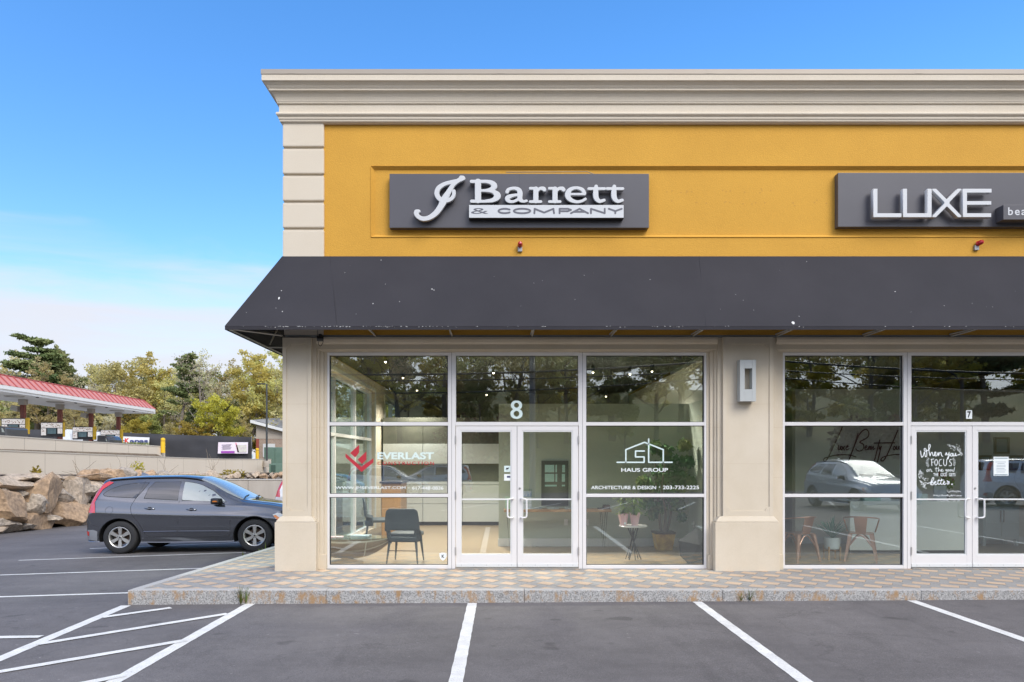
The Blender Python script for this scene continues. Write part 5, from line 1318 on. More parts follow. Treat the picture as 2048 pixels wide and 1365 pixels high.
# ---- LUXE shop
COPPER = mat('copper_metal', (.62, .36, .26), .28, metal=.85)
def copper_chair(label, loc, rz):
    t = empty('copper_armchair', label, 'chair', (loc[0], loc[1], 0), rz, None)
    s = MB(); s.box(-.17, .17, -.17, .17, .435, .45); s.build('seat', COPPER, t, bevel=.005)
    b = MB(); 
    for i in range(6):
        x0, x1 = -.085 + .17 * i / 6, -.085 + .17 * (i + 1) / 6; yy_ = lambda x: -.18 + .9 * x * x
        b.quad((x0 * .85, yy_(x0), .45), (x1 * .85, yy_(x1), .45), (x1 * 1.15, yy_(x1) - .07, .71), (x0 * 1.15, yy_(x0) - .07, .71))
    o = b.build('back_splat', COPPER, t, flip=False); m_ = o.modifiers.new('s', 'SOLIDIFY'); m_.thickness = .006
    pts = smooth_path([(-.20, .13, .45), (-.245, .12, .62), (-.25, .02, .675), (-.20, -.17, .70), (0, -.26, .715), (.20, -.17, .70), (.25, .02, .675), (.245, .12, .62), (.20, .13, .45)], 6)
    MB().tube(pts, .011, 8).build('arm_hoop', COPPER, t, smooth=True)
    for sx_ in (-1, 1):
        for sy_ in (-1, 1):
            MB().hull8([(sx_ * .225 - .014, sy_ * .225 - .014, 0), (sx_ * .225 + .014, sy_ * .225 - .014, 0), (sx_ * .225 + .014, sy_ * .225 + .014, 0), (sx_ * .225 - .014, sy_ * .225 + .014, 0),
                        (sx_ * .15 - .03, sy_ * .15 - .03, .434), (sx_ * .15 + .03, sy_ * .15 - .03, .434), (sx_ * .15 + .03, sy_ * .15 + .03, .434), (sx_ * .15 - .03, sy_ * .15 + .03, .434)]).build('leg', COPPER, t, bevel=.004)
    br = MB()
    for sx_ in (-1, 1): br.tube(smooth_path([(sx_ * .19, -.19, .22), (sx_ * .16, 0, .40), (sx_ * .19, .19, .22)], 5), .008, 6)
    for sy_ in (-1, 1): br.tube(smooth_path([(-.19, sy_ * .19, .22), (0, sy_ * .16, .42), (.19, sy_ * .19, .22)], 5), .012, 6)
    br.build('brace', COPPER, t, smooth=True)
copper_chair('copper metal armchair against the stone pier side of the LUXE window', on_floor(1597, 1122), R(20))
copper_chair('copper metal armchair in front of the white desk in the LUXE window', on_floor(1722, 1122), R(-28))
COL.objects['copper_armchair']['label'] = 'copper metal armchair between the stone pier and the white planter'
px_, py_ = on_floor(1664, 1120); pl = empty('potted_spider_plant', 'spiky blue-green plant in a white pot on a wooden stand', 'plant', (px_, py_, 0))
MB().lathe([(0, .17), (.10, .17), (.118, .19), (.125, .36), (.115, .36), (.105, .33), (0, .33)], (0, 0, 0), 'z', 24).build('pot', mat('white_ceramic', (.62, .68, .67), .3), pl, smooth=True)
OAK = mat('light_oak', (.45, .27, .12), .5)
for k in range(4):
    t0 = math.pi / 4 + k * math.pi / 2; MB().box(-.011, .011, -.011, .011, 0, .22).build('leg', OAK, pl, bevel=.002, loc=(.118 * math.cos(t0) * 1.09, .118 * math.sin(t0) * 1.09, 0))
MB().box(-.115, .115, -.012, .012, .145, .165).box(-.012, .012, -.115, -.0125, .145, .165).box(-.012, .012, .0125, .115, .145, .165).build('cross_bar', OAK, pl)
blade_plant('foliage', pl, 70, .42, .42, .022, leaf_mat('blue_green_blade', (.05, .17, .11), (.09, .25, .17), (.16, .34, .24), .25, 5), 5, .33, tilt=(.1, 1.1))
DESK = mat('white_gloss_desk', (.80, .83, .78), .2, var=(1.5, .3, (.76, .79, .74)))
dk = empty('reception_desk', 'long plain pale reception desk behind the LUXE window and door', 'desk', (0, 0, 0))
dx0, dy0 = on_floor(1700, 1108); dx1 = (1932 - CX) * (dy0 - CAMY) / F; dzt = CAMZ - (1003 - CY) * (dy0 - CAMY) / F
MB().box(dx0, dx1, dy0, dy0 + .02, .06, dzt).build('desk_panel', DESK, dk); MB().box(dx0, dx1, dy0 + .021, dy0 + .6, dzt - .04, dzt).build('desk_top', DESK, dk); MB().box(dx0 + .01, dx1 - .01, dy0 + .03, dy0 + .06, 0, .06).build('toe_kick', DARK, dk)
def on_desk(px): return ((px - CX) * (dy0 + .2 - CAMY) / F, dy0 + .2)
kx, ky = on_desk(1880); thing_box('desk_screen', 'small grey card display standing on the reception desk', 'display', mat('grey_card', (.22, .26, .30), .5, var=(9, .6, (.45, .48, .5))), [(-.11, .11, -.01, .01, 0, .26)], (kx, ky, dzt + .0005))
kx, ky = on_desk(1842); thing_box('tissue_box', 'pale box on the reception desk, seen low in the door glass', 'box', mat('pale_mint', (.45, .55, .52), .5), [(-.08, .08, -.06, .06, 0, .12)], (kx, ky, dzt + .0005))
kx, ky = on_desk(1899); fl2 = empty('flower_vase', 'vase of red flowers on the reception desk', 'flowers', (kx, ky + .1, dzt + .0005))
MB().lathe([(0, 0), (.04, 0), (.05, .08), (.03, .16)], (0, 0, 0), 'z', 14).build('vase', DARK, fl2, smooth=True)
leaf_cloud('foliage', fl2, [(0, 0, .3, .12, .1, .14, 90)], LILY, 3, .06); leaf_cloud('blossom', fl2, [(-.02, 0, .42, .05, .05, .05, 30), (.08, 0, .35, .05, .05, .04, 26), (-.1, 0, .46, .03, .03, .03, 16)], mat('red_petal', (.22, .01, .015), .6), 5, .05, 1.0)
kx, ky = on_desk(1741); thing_box('storage_box', 'pale green box at the near end of the reception desk', 'box', mat('pale_green_box', (.35, .50, .40), .5), [(-.14, .14, -.08, .08, 0, .09)], (kx, ky, dzt + .0005))
kx, ky = on_desk(1767); thing_box('storage_box', 'white box stacked beside the green box on the desk', 'box', TRIMW, [(-.09, .09, -.08, .08, 0, .13)], (kx, ky, dzt + .0005))
# white cabinet
wc = empty('white_cabinet', 'white two-door cabinet on short legs seen through the LUXE door', 'cabinet', (0, 0, 0))
a, b = at(1968, 1010, 2.7), at(2040, 1093, 2.7); W_ = mat('cabinet_paint_pale', (.50, .56, .53), .4)
cz0, cz1 = .12, a.z; mx_ = (a.x + b.x) / 2
MB().box(a.x, b.x, 2.72, 3.08, cz0, cz1).build('carcass', W_, wc, bevel=.004); MB().box(a.x - .03, b.x + .03, 2.69, 3.08, cz1 + .0005, cz1 + .03).build('cabinet_top', W_, wc, bevel=.004)
for (p, q) in ((a.x + .03, mx_ - .004), (mx_ + .004, b.x - .03)):
    for r_, s_ in ((cz0 + .05, (cz0 + cz1) / 2), ((cz0 + cz1) / 2 + .006, cz1 - .05)): MB().box(p, q, 2.705, 2.719, r_, s_).build('cabinet_door', W_, wc, bevel=.004)
for x in (mx_ - .03, mx_ + .03): MB().box(x - .006, x + .006, 2.685, 2.70, (cz0 + cz1) / 2 + .0, (cz0 + cz1) / 2 + .22).build('handle', mat('bronze_handle', (.13, .09, .05), .35, metal=.6), wc)
for x in (a.x + .03, b.x - .03):
    for y in (2.75, 3.05): MB().box(x - .025, x + .025, y - .025, y + .025, 0, cz0 - .0005).build('leg', W_, wc)
GOLDF = mat('gold_frame', (.20, .13, .055), .4, metal=.3); PAPER = mat('certificate_paper', (.26, .26, .23), .6, var=(20, .5, (.2, .2, .18)))
for (x0, y0, x1, y1, lb) in ((1988, 875, 2018, 908, 'gold framed certificate topmost of three over the white cabinet'), (1957, 911, 1982, 941, 'gold framed certificate lower on the desk side, over the white cabinet'), (2020, 911, 2045, 941, 'gold framed certificate lower on the side away from the desk')):
    a, b = at(x0, y0, 3.08), at(x1, y1, 3.08); t = empty('framed_certificate', lb, 'picture', (0, 0, 0), group='gold framed certificates over the white cabinet')
    for q in ((a.x, a.x + .035, 3.06, 3.099, b.z, a.z), (b.x - .035, b.x, 3.06, 3.099, b.z, a.z), (a.x + .0352, b.x - .0352, 3.06, 3.099, a.z - .035, a.z), (a.x + .0352, b.x - .0352, 3.06, 3.099, b.z, b.z + .035)): MB().box(*q).build('frame', GOLDF, t)
    MB().box(a.x + .036, b.x - .036, 3.085, 3.095, b.z + .036, a.z - .036).build('certificate', PAPER, t)
# wall script
ws = empty('wall_lettering', 'large dark brown handwritten lettering on the wall behind the LUXE window', 'wall sign')
zl_ = lambda p, q: (1640 + p / 11.378, 840 + q / 11.378)
BRN = mat('brown_lettering', (.085, .03, .018), .5); YW7 = 3.075
def ws_(strokes, rad): script(ws, strokes, rad, zl_, BRN, 'lettering', 5, YW7)
Lc = [(505, 170), (440, 330), (320, 580), (200, 830), (130, 935), (85, 935), (100, 880), (180, 850), (330, 810), (520, 795), (680, 805), (820, 845)]
ws_([Lc, [(865, 310), (790, 560), (655, 920)], [(655, 920), (820, 500), (920, 300), (1040, 220), (1110, 290), (1080, 400), (910, 505), (985, 560), (985, 660), (920, 710), (850, 700), (815, 660)],
     [(1770, 240), (1660, 500), (1520, 810), (1440, 930), (1385, 920), (1420, 860), (1540, 820), (1680, 795), (1800, 790)], [(1230, 530), (1700, 525)], [(1360, 460), (1240, 925)], [(1395, 600), (1300, 990)]], 13)
ws_([[(420, 590), (415, 670), (450, 670), (475, 600), (475, 675), (500, 670)], [(500, 610), (560, 690)], [(560, 600), (490, 690)], [(590, 640), (640, 610), (620, 590), (590, 650), (610, 685), (660, 660)],
     [(1020, 660), (1070, 610), (1045, 590), (1020, 650), (1040, 690), (1090, 660), (1120, 600), (1100, 680), (1140, 600), (1140, 680), (1170, 600), (1165, 680), (1215, 600), (1210, 680), (1250, 650)], [(1360, 600), (1345, 670), (1395, 610)],
     [(1690, 600), (1665, 650), (1690, 685), (1720, 640), (1690, 600)], [(1745, 600), (1740, 670), (1780, 660), (1800, 600), (1805, 680)]], 11)
# ================================================================ CARS
# key stations of the body: x (0 = rear axle, front axle 2.774), zbot, z belt, z top, half width low / shoulder, belt, roof rail
KEYS = [  # x, zbot, zbelt, ztop, wlow, wmid, wbelt, wrail
 (-0.980, .36, .66, .72, .55, .62, .60, .45), (-0.965, .33, .70, .86, .70, .78, .76, .55), (-0.93, .30, .80, .95, .80, .855, .82, .60), (-0.86, .27, .98, 1.12, .86, .90, .83, .62),
 (-0.74, .26, 1.13, 1.38, .885, .925, .845, .60), (-0.64, .26, 1.17, 1.56, .895, .935, .855, .575), (-0.52, .26, 1.18, 1.655, .90, .940, .860, .575), (-0.2, .25, 1.16, 1.69, .90, .945, .865, .585),
 (0.4, .235, 1.12, 1.715, .90, .945, .872, .605), (1.0, .225, 1.085, 1.712, .90, .945, .876, .61), (1.45, .225, 1.06, 1.675, .90, .945, .876, .595), (1.75, .225, 1.05, 1.565, .90, .945, .872, .60),
 (2.05, .225, 1.04, 1.405, .90, .945, .866, .635), (2.35, .23, 1.02, 1.225, .90, .945, .858, .66), (2.50, .23, 1.015, 1.145, .90, .945, .850, .66), (2.75, .235, .995, 1.105, .90, .945, .835, .62), (3.05, .24, .955, 1.06, .895, .94, .80, .58),
 (3.30, .25, .90, 1.0, .88, .915, .75, .54), (3.46, .26, .83, .93, .84, .87, .70, .50), (3.56, .27, .70, .78, .78, .80, .64, .45), (3.62, .29, .60, .66, .68, .70, .56, .40), (3.645, .32, .52, .56, .56, .58, .48, .34)]
KEYS = np.array(KEYS)
def pchip(xk, yk, x):
    h = np.diff(xk); d = np.diff(yk) / h; m = np.zeros(len(xk))
    for i in range(1, len(xk) - 1):
        if d[i-1] * d[i] > 0: w1, w2 = 2*h[i] + h[i-1], h[i] + 2*h[i-1]; m[i] = (w1 + w2) / (w1 / d[i-1] + w2 / d[i])
    m[0], m[-1] = d[0], d[-1]
    i = np.clip(np.searchsorted(xk, x) - 1, 0, len(h) - 1); t = (x - xk[i]) / h[i]
    return (2*t**3 - 3*t**2 + 1) * yk[i] + (t**3 - 2*t**2 + t) * h[i] * m[i] + (-2*t**3 + 3*t**2) * yk[i+1] + (t**3 - t**2) * h[i] * m[i+1]
def section(x):
    zb_, zl, zt_, wl, wm, wb, wr = [pchip(KEYS[:, 0], KEYS[:, k], x) for k in range(1, 8)]
    hgt = zl - zb_
    roof = zt_ - zl
    pts = [(0, zb_), (wl * .90, zb_), (wl * .985, zb_ + .04), (wl + (wm - wl) * .35, zb_ + .20 * hgt), (wm - .012, zb_ + .40 * hgt), (wm - .006, zb_ + .60 * hgt), (wm, zb_ + .71 * hgt), (wm - (wm - wb) * .42, zb_ + .83 * hgt), (wb + (wm - wb) * .22, zl - .018), (wb, zl),
           (wb + (wr - wb) * .42, zl + roof * .46), (wr + .008, zt_ - min(.10, roof * .30)), (wr - .05, zt_ - min(.05, roof * .13)), (wr * .6, zt_ - min(.014, roof * .04)), (0, zt_)]
    return pts
NT = 64
def sec_curve(x):
    P = smooth_path(section(float(x)), 5); P = np.array(P)
    return P
def side_y(x, z):
    P = sec_curve(x); k0 = 10; k1 = 5 * 11 + 1
    zz, yy = P[k0:k1, 1], P[k0:k1, 0]
    return float(np.interp(z, zz, yy))
def side_pt(x, z, off):
    e = .01; y = side_y(x, z)
    gx = (side_y(x + e, z) - side_y(x - e, z)) / (2 * e); gz_ = (side_y(x, z + e) - side_y(x, z - e)) / (2 * e)
    n = Vector((-gx, 1, -gz_)).normalized()
    return Vector((x, y, z)) + n * off
def top_pt(x, s_, off):
    """s_ in -1..1 across the top surface between the rails"""
    def raw(x, s):
        P = sec_curve(x); T = P[5 * 11:]; u = (1 - abs(s)) * (len(T) - 1); i = int(min(u, len(T) - 2)); f = u - i; q = T[i] * (1 - f) + T[i+1] * f
        return Vector((x, math.copysign(q[0], s) if abs(s) > 1e-6 else 0, q[1]))
    p = raw(x, s_); dx = raw(x + .01, s_) - raw(x - .01, s_); ds = raw(x, min(1, s_ + .02)) - raw(x, max(-1, s_ - .02)); n = dx.cross(ds); n.normalize()
    if n.z < 0: n = -n
    return p + n * off
def surf_mesh(name, m, par, pts2, off, sgn, kind='side', step=.10):
    bm = bmesh.new(); vs = [bm.verts.new((p[0], p[1], 0)) for p in pts2]; bm.faces.new(vs)
    a = np.array(pts2)
    for ax in (0, 1):
        lo_, hi_ = a[:, ax].min(), a[:, ax].max(); k = lo_ + step
        while k < hi_:
            co = [0, 0, 0]; no = [0, 0, 0]; co[ax] = k; no[ax] = 1
            bmesh.ops.bisect_plane(bm, geom=bm.verts[:] + bm.edges[:] + bm.faces[:], plane_co=co, plane_no=no); k += step
    bmesh.ops.triangulate(bm, faces=[f for f in bm.faces if len(f.verts) > 4])
    for v in bm.verts:
        if kind == 'side': p = side_pt(v.co.x, v.co.y, off); v.co = (p.x, p.y * sgn, p.z)
        else: v.co = top_pt(v.co.x, v.co.y, off)
    bmesh.ops.recalc_face_normals(bm, faces=bm.faces)
    for f in bm.faces:
        if kind == 'side' and f.normal.y * sgn < 0: f.normal_flip()
        if kind != 'side' and f.normal.z < 0: f.normal_flip()
        f.smooth = True
    me = bpy.data.meshes.new(name); bm.to_mesh(me); bm.free(); me.materials.append(m)
    o = bpy.data.objects.new(name, me); COL.objects.link(o); o.parent = par; return o
def side_line(mb, pts, sgn, r=.004, off=.001, n=6, sm=True):
    P = smooth_path(pts, n) if sm else pts
    q = []
    for p in P: v = side_pt(p[0], p[1], off); q.append((v.x, v.y * sgn, v.z))
    mb.tube(q, r, 5)
def car_paint(name, col, rough=.28, metal=.6): return mat(name, col, rough, metal=metal, coat=1.0, spec=.5)
CGLASS = mat('car_glass_tint', (.045, .047, .055), .04, spec=.8, coat=.6); CGLASS2 = mat('car_glass_pale', (.33, .37, .36), .03, spec=.9, coat=1.0)  # second glass is opaque; pale base paints in bright interior and reflection
CBLACK = mat('car_black_trim', (.015, .015, .016), .5); TYRE = mat('tyre_rubber', (.022, .022, .023), .75, bump=(40, .3)); RIM = mat('alloy_rim', (.50, .49, .47), .35, metal=.75)
TAIL = mat('tail_lamp_red', (.55, .03, .02), .12, spec=.7, coat=1); AMBER = mat('amber_lens', (.75, .22, .03), .15, coat=1); HEAD = mat('headlamp_clear', (.62, .62, .58), .08, coat=1, metal=.3); GREYTRIM = mat('bumper_grey', (.22, .23, .25), .5)
def wheel(par, x, y, sgn):
    w_ = bpy.data.objects.new('wheel', None)
    b = MB(); r0 = .357; wd = .118
    b.lathe([(.225, -wd * .8), (.25, -wd), (.318, -wd * 1.02), (.342, -wd * .92), (.355, -wd * .7), (r0, -wd * .3), (r0, wd * .3), (.355, wd * .7), (.342, wd * .92), (.318, wd * 1.02), (.25, wd), (.225, wd * .8)], (0, 0, 0), 'y', 48)
    t = b.build('wheel', TYRE, par, smooth=True); t.location = (x, y, r0)
    # tread blocks
    r = MB(); r.lathe([(.226, wd * .78 * sgn), (.230, wd * .98 * sgn), (.222, wd * 1.0 * sgn), (.205, wd * .9 * sgn), (.195, wd * .4 * sgn), (.19, -wd * .6 * sgn)], (0, 0, 0), 'y', 40)
    yo = wd * .93 * sgn
    for k in range(6):
        th = k * math.pi / 3 + .52; c, s_ = math.cos(th), math.sin(th)
        def pp(rad, lat, yy): return (rad * c - lat * s_, yy, rad * s_ + lat * c)
        yi = yo - .03 * sgn; hub = yo - .012 * sgn
        r.hull8([pp(.04, -.026, yi), pp(.04, .026, yi), pp(.213, .043, yi), pp(.213, -.043, yi), pp(.04, -.024, hub), pp(.04, .024, hub), pp(.213, .041, yo), pp(.213, -.041, yo)])
    r.lathe([(0, yo - .004 * sgn), (.03, yo - .004 * sgn), (.036, yo - .01 * sgn), (.066, yo - .012 * sgn), (.07, yo - .04 * sgn)], (0, 0, 0), 'y', 20)
    r.build('rim', RIM, t, smooth=True)
    d = MB(); d.lathe([(0, yo - .085 * sgn), (.155, yo - .085 * sgn), (.155, yo - .10 * sgn)], (0, 0, 0), 'y', 24); d.build('brake_disc', mat('brake_rust', (.10, .065, .05), .6, metal=.4), t)
    l = MB()
    for k in range(5): th = k * 1.2566 + .3; l.lathe([(0, yo - .0095 * sgn), (.008, yo - .0095 * sgn), (.008, yo - .02 * sgn)], (.05 * math.cos(th), 0, .05 * math.sin(th)), 'y', 8)
    l.lathe([(0, yo - .0025 * sgn), (.018, yo - .0025 * sgn), (.018, yo - .01 * sgn)], (0, 0, 0), 'y', 14)
    l.build('wheel_nut', CBLACK, t)
    return t
def make_car(paint, label, lower=None):
    root = empty('parked_car', label, 'car')
    xs_ = np.concatenate([np.linspace(-.98, -.9, 7), np.linspace(-.88, -.5, 12), np.linspace(-.46, 3.2, 62), np.linspace(3.24, 3.645, 20)])
    rows = [sec_curve(x) for x in xs_]; v = []; f = []; n = len(rows[0])
    for x, P in zip(xs_, rows):
        for s_ in (1, -1):
            for (y, z) in P: v.append((x, y * s_, z))
    for i in range(len(xs_) - 1):
        for s_ in (0, 1):
            A = i * 2 * n + s_ * n; B = (i + 1) * 2 * n + s_ * n
            for j in range(n - 1):
                q = (A + j, B + j, B + j + 1, A + j + 1); f.append(q if s_ else q[::-1])
    for i, fl in ((0, 0), (len(xs_) - 1, 1)):
        A = i * 2 * n; lp = [A + j for j in range(n)] + [A + n + j for j in range(n - 2, 0, -1)]; f.append(tuple(lp))
    bm = bmesh.new(); vs = [bm.verts.new(p) for p in v]
    for q in f:
        try: bm.faces.new([vs[k] for k in q])
        except ValueError: pass
    bmesh.ops.remove_doubles(bm, verts=bm.verts, dist=1e-4); bmesh.ops.recalc_face_normals(bm, faces=bm.faces)
    me = bpy.data.meshes.new('body'); bm.to_mesh(me); bm.free(); me.materials.append(paint); me.materials.append(CBLACK)
    body = bpy.data.objects.new('body', me); COL.objects.link(body); body.parent = root
    cut = MB()
    for x in (0, 2.774):
        for s_ in (1, -1):
            prof = [(.425 * math.cos(t) + x, .345 + .425 * math.sin(t)) for t in fr(0, math.pi, 28)] + [(x - .425, -.1), (x + .425, -.1)]
            cut.prism(prof, 'y', s_ * .58, s_ * 1.2)
    co = cut.build('cutter', CBLACK)
    md = body.modifiers.new('arch', 'BOOLEAN'); md.object = co; md.operation = 'DIFFERENCE'; md.solver = 'EXACT'
    dg = bpy.context.evaluated_depsgraph_get(); dg.update()
    nm = bpy.data.meshes.new_from_object(body.evaluated_get(dg)); body.modifiers.clear(); body.data = nm; bpy.data.objects.remove(co)
    nm.polygons.foreach_set('use_smooth', [True] * len(nm.polygons)); nm.set_sharp_from_angle(angle=R(34))
    # dark wells
    for x in (0, 2.774):
        for s_ in (1, -1):
            m_ = MB(); k = 24; y0, y1 = s_ * .60, s_ * (side_y(x, .8) - .03)
            for i in range(k):
                t0, t1 = math.pi * i / k, math.pi * (i + 1) / k; q = lambda t, y, r_: (x + r_ * math.cos(t), y, .345 + r_ * math.sin(t))
                m_.quad(q(t0, y0, .421), q(t1, y0, .421), q(t1, y1, .421), q(t0, y1, .421))
            m_.box(x - .42, x + .42, min(y0, y0 - s_ * .02), max(y0, y0 - s_ * .02), .22, .76)
            m_.build('wheel_arch', CBLACK, root, flip=False)
            lip = MB(); P = []
            for t in fr(-.12, math.pi + .12, 30):
                px_, pz_ = x + .432 * math.cos(t), .345 + .432 * math.sin(t); vv = side_pt(px_, max(pz_, .25), .002); P.append((vv.x, vv.y * s_, vv.z))
            lip.tube(P, .011, 6); lip.build('arch_lip', paint if lower is None else CBLACK, root, smooth=True)
    for x in (0, 2.774):
        for s_ in (1, -1): wheel(root, x, s_ * .80, s_)
    for s_ in (1, -1):
        for pts in ([(-.40, 1.30), (-.37, 1.265), (-.28, 1.245), (.30, 1.205), (.42, 1.38), (.50, 1.535), (.20, 1.53), (-.05, 1.49), (-.22, 1.43), (-.34, 1.36)],
                    [(.47, 1.195), (1.17, 1.145), (1.16, 1.545), (.62, 1.545), (.52, 1.40)]):
            o = surf_mesh('side_window', CGLASS, root, pts, .004, s_)
            fm = MB(); side_line(fm, [(p[0], p[1]) for p in pts + pts[:1]], s_, .006, .003, sm=False); fm.build('window_seal', CBLACK, o)
        pts = [(1.26, 1.14), (2.17, 1.09), (2.02, 1.215), (1.85, 1.34), (1.62, 1.46), (1.42, 1.52), (1.24, 1.545)]
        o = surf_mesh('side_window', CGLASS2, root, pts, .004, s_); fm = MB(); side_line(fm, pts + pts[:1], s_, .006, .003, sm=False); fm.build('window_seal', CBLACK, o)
        g = MB()
        side_line(g, [(.415, 1.57), (.36, 1.35), (.27, 1.13), (.225, 1.0), (.27, .85), (.38, .70), (.48, .52), (.53, .42), (.60, .375)], s_)
        side_line(g, [(.60, .375), (1.20, .365), (2.24, .355), (2.28, .40), (2.285, .70), (2.28, 1.05)], s_, sm=False)
        side_line(g, [(1.205, 1.57), (1.205, 1.1), (1.215, .7), (1.20, .365)], s_, sm=False)
        side_line(g, [(-.02 + .078 * math.cos(t) - .19, .95 + .078 * math.sin(t)) for t in fr(0, 2 * math.pi, 20)], s_, .003, .0, sm=False)
        side_line(g, [(-.93, .78), (-.82, .77), (-.7, .66), (-.55, .62), (-.46, .60)], s_, .0035); side_line(g, [(3.24, .56), (3.38, .64), (3.5, .60)], s_, .0035)
        split_loose(g.build('door_gap', CBLACK, root))
        mo = MB(); side_line(mo, [(.50, .475), (1.19, .475)], s_, .012, .004); side_line(mo, [(1.22, .475), (2.27, .465)], s_, .012, .004); mo.build('side_moulding', paint, root, smooth=True)
        surf_mesh('sill', paint, root, [(.45, .262), (2.32, .255), (2.32, .335), (.50, .345)], .006, s_)
        surf_mesh('bumper_trim', GREYTRIM, root, [(-.955, .34), (-.90, .32), (-.50, .29), (-.47, .50), (-.62, .53), (-.955, .53)], .005, s_)
        surf_mesh('rear_reflector', TAIL, root, [(-.945, .42), (-.80, .40), (-.78, .49), (-.93, .51)], .010, s_, step=.05)
        surf_mesh('tail_lamp', TAIL, root, [(-.915, .90), (-.53, .90), (-.565, 1.02), (-.60, 1.12), (-.54, 1.25), (-.42, 1.42), (-.27, 1.55), (-.38, 1.575), (-.56, 1.48), (-.67, 1.34), (-.76, 1.18), (-.86, 1.0)], .008, s_, step=.04)
        surf_mesh('headlamp', HEAD, root, [(3.14, .80), (3.22, .71), (3.40, .66), (3.52, .66), (3.47, .74), (3.36, .80), (3.22, .84)], .007, s_, step=.04)
        surf_mesh('turn_signal', AMBER, root, [(3.16, .775), (3.235, .705), (3.36, .675), (3.40, .69), (3.30, .72), (3.20, .79)], .012, s_, step=.04)
        for hx, hz in ((.62, .975), (1.48, .94)):
            q = side_pt(hx, hz, 0); h = MB(); h.tube([(hx - .095, (q.y + .012) * s_, hz + .006), (hx - .07, (q.y + .03) * s_, hz + .004), (hx + .07, (q.y + .03) * s_, hz - .004), (hx + .095, (q.y + .012) * s_, hz - .006)], .012, 8)
            ho = h.build('door_handle', paint, root, smooth=True)
            surf_mesh('handle_recess', CBLACK, ho, [(hx + .05 * math.cos(t), hz + .034 * math.sin(t)) for t in fr(0, 2 * math.pi, 14)[:-1]], .002, s_)
        m_ = MB(); q = side_pt(2.10, 1.06, 0); y = q.y
        m_.hull8([(1.90, (y + .05) * s_, 1.045), (2.14, (y + .05) * s_, 1.055), (2.11, (y + .24) * s_, 1.065), (1.93, (y + .21) * s_, 1.055), (1.91, (y + .05) * s_, 1.185), (2.12, (y + .05) * s_, 1.175), (2.09, (y + .23) * s_, 1.165), (1.93, (y + .21) * s_, 1.175)])
        mo = m_.build('door_mirror', CBLACK, root, bevel=.028, smooth='all')
        MB().tube([(2.08, (y - .02) * s_, 1.02), (2.04, (y + .09) * s_, 1.06)], .022, 8).build('mirror_arm', CBLACK, mo)
        MB().hull8([(1.98, (y + .222) * s_, 1.10), (2.085, (y + .236) * s_, 1.10), (2.085, (y + .242) * s_, 1.10), (1.98, (y + .228) * s_, 1.10), (1.98, (y + .222) * s_, 1.125), (2.06, (y + .236) * s_, 1.13), (2.06, (y + .242) * s_, 1.13), (1.98, (y + .228) * s_, 1.125)]).build('mirror_signal', AMBER, mo)
        rl = MB(); P = []
        for x in fr(-.38, 1.60, 26): tp = top_pt(x, s_ * .93, .018 if .0 < (x + .38) < 1.95 else .0); P.append(tp)
        rl.tube(P, .013, 6); rl.build('roof_rail', CBLACK, root, smooth=True)
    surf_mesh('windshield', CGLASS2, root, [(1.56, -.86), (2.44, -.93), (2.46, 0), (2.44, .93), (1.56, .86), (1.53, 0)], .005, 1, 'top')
    surf_mesh('rear_window', CGLASS, root, [(-.78, -.78), (-.62, -.72), (-.62, .72), (-.78, .78)], .005, 1, 'top')
    wp = MB(); 
    for a_, b_ in (((2.44, -.55), (2.36, -.05)), ((2.45, .1), (2.38, .55))): wp.tube([top_pt(a_[0], a_[1], .02), top_pt((a_[0] + b_[0]) / 2, (a_[1] + b_[1]) / 2, .028), top_pt(b_[0], b_[1], .015)], .009, 5)
    wp.build('wiper', CBLACK, root)
    MB().hull8([(.0, -.02, 1.69), (.20, -.015, 1.70), (.20, .015, 1.70), (.0, .02, 1.69), (.0, -.005, 1.775), (.06, -.004, 1.77), (.06, .004, 1.77), (.0, .005, 1.775)]).build('roof_antenna', paint, root, bevel=.004)
    gl = MB(); gl.box(3.60, 3.655, -.30, .30, .47, .60); gl.build('grille', CBLACK, root, bevel=.01)
    gl = MB(); gl.box(3.56, 3.60, -.52, .52, .34, .43); gl.build('lower_grille', CBLACK, root, bevel=.01)
    MB().tube([(-.80, .55, .30), (-.98, .55, .285)], .035, 10).build('exhaust', SILVER, root)
    MB().box(-.99, -.975, -.26, .26, .62, .74).build('number_plate', TRIMW, root)
    for ch in root.children_recursive:       # short rear overhang
        if ch.type != 'MESH' or ch.name.startswith(('wheel.', 'rim', 'brake', 'wheel_nut')) or ch.name == 'wheel': continue
        if ch.parent and ch.parent.name.startswith('wheel') and not ch.parent.name.startswith('wheel_arch'): continue
        for v_ in ch.data.vertices:
            if v_.co.x < -.44: v_.co.x = -.44 + (v_.co.x + .44) * .56
    return root
P_DARK = car_paint('paint_slate', (.125, .132, .15), .12, .75); P_SILVER = car_paint('paint_silver', (.50, .52, .54), .3, .5); P_WHITE = car_paint('paint_white', (.75, .76, .77), .3, 0.0)
SLOPE = math.atan(0.016)
car = make_car(P_DARK, 'dark slate SUV with six-spoke alloy wheels parked beside the building', True)
cx_, cyy = -8.16, 5.62
yaw = R(-1.0); car.scale = (1.045, 1.0, .985)
car.location = (cx_, cyy, gz(cx_, cyy) + .002); car.rotation_euler = (math.atan(-0.028), -SLOPE, yaw)
def recolour(root, new):
    for ch in root.children_recursive:
        if ch.type == 'MESH' and any(m and m.name.startswith('paint_') for m in ch.data.materials):
            ch.data = ch.data.copy()
            for i, m in enumerate(ch.data.materials):
                if m and m.name.startswith('paint_'): ch.data.materials[i] = new
protoS = None
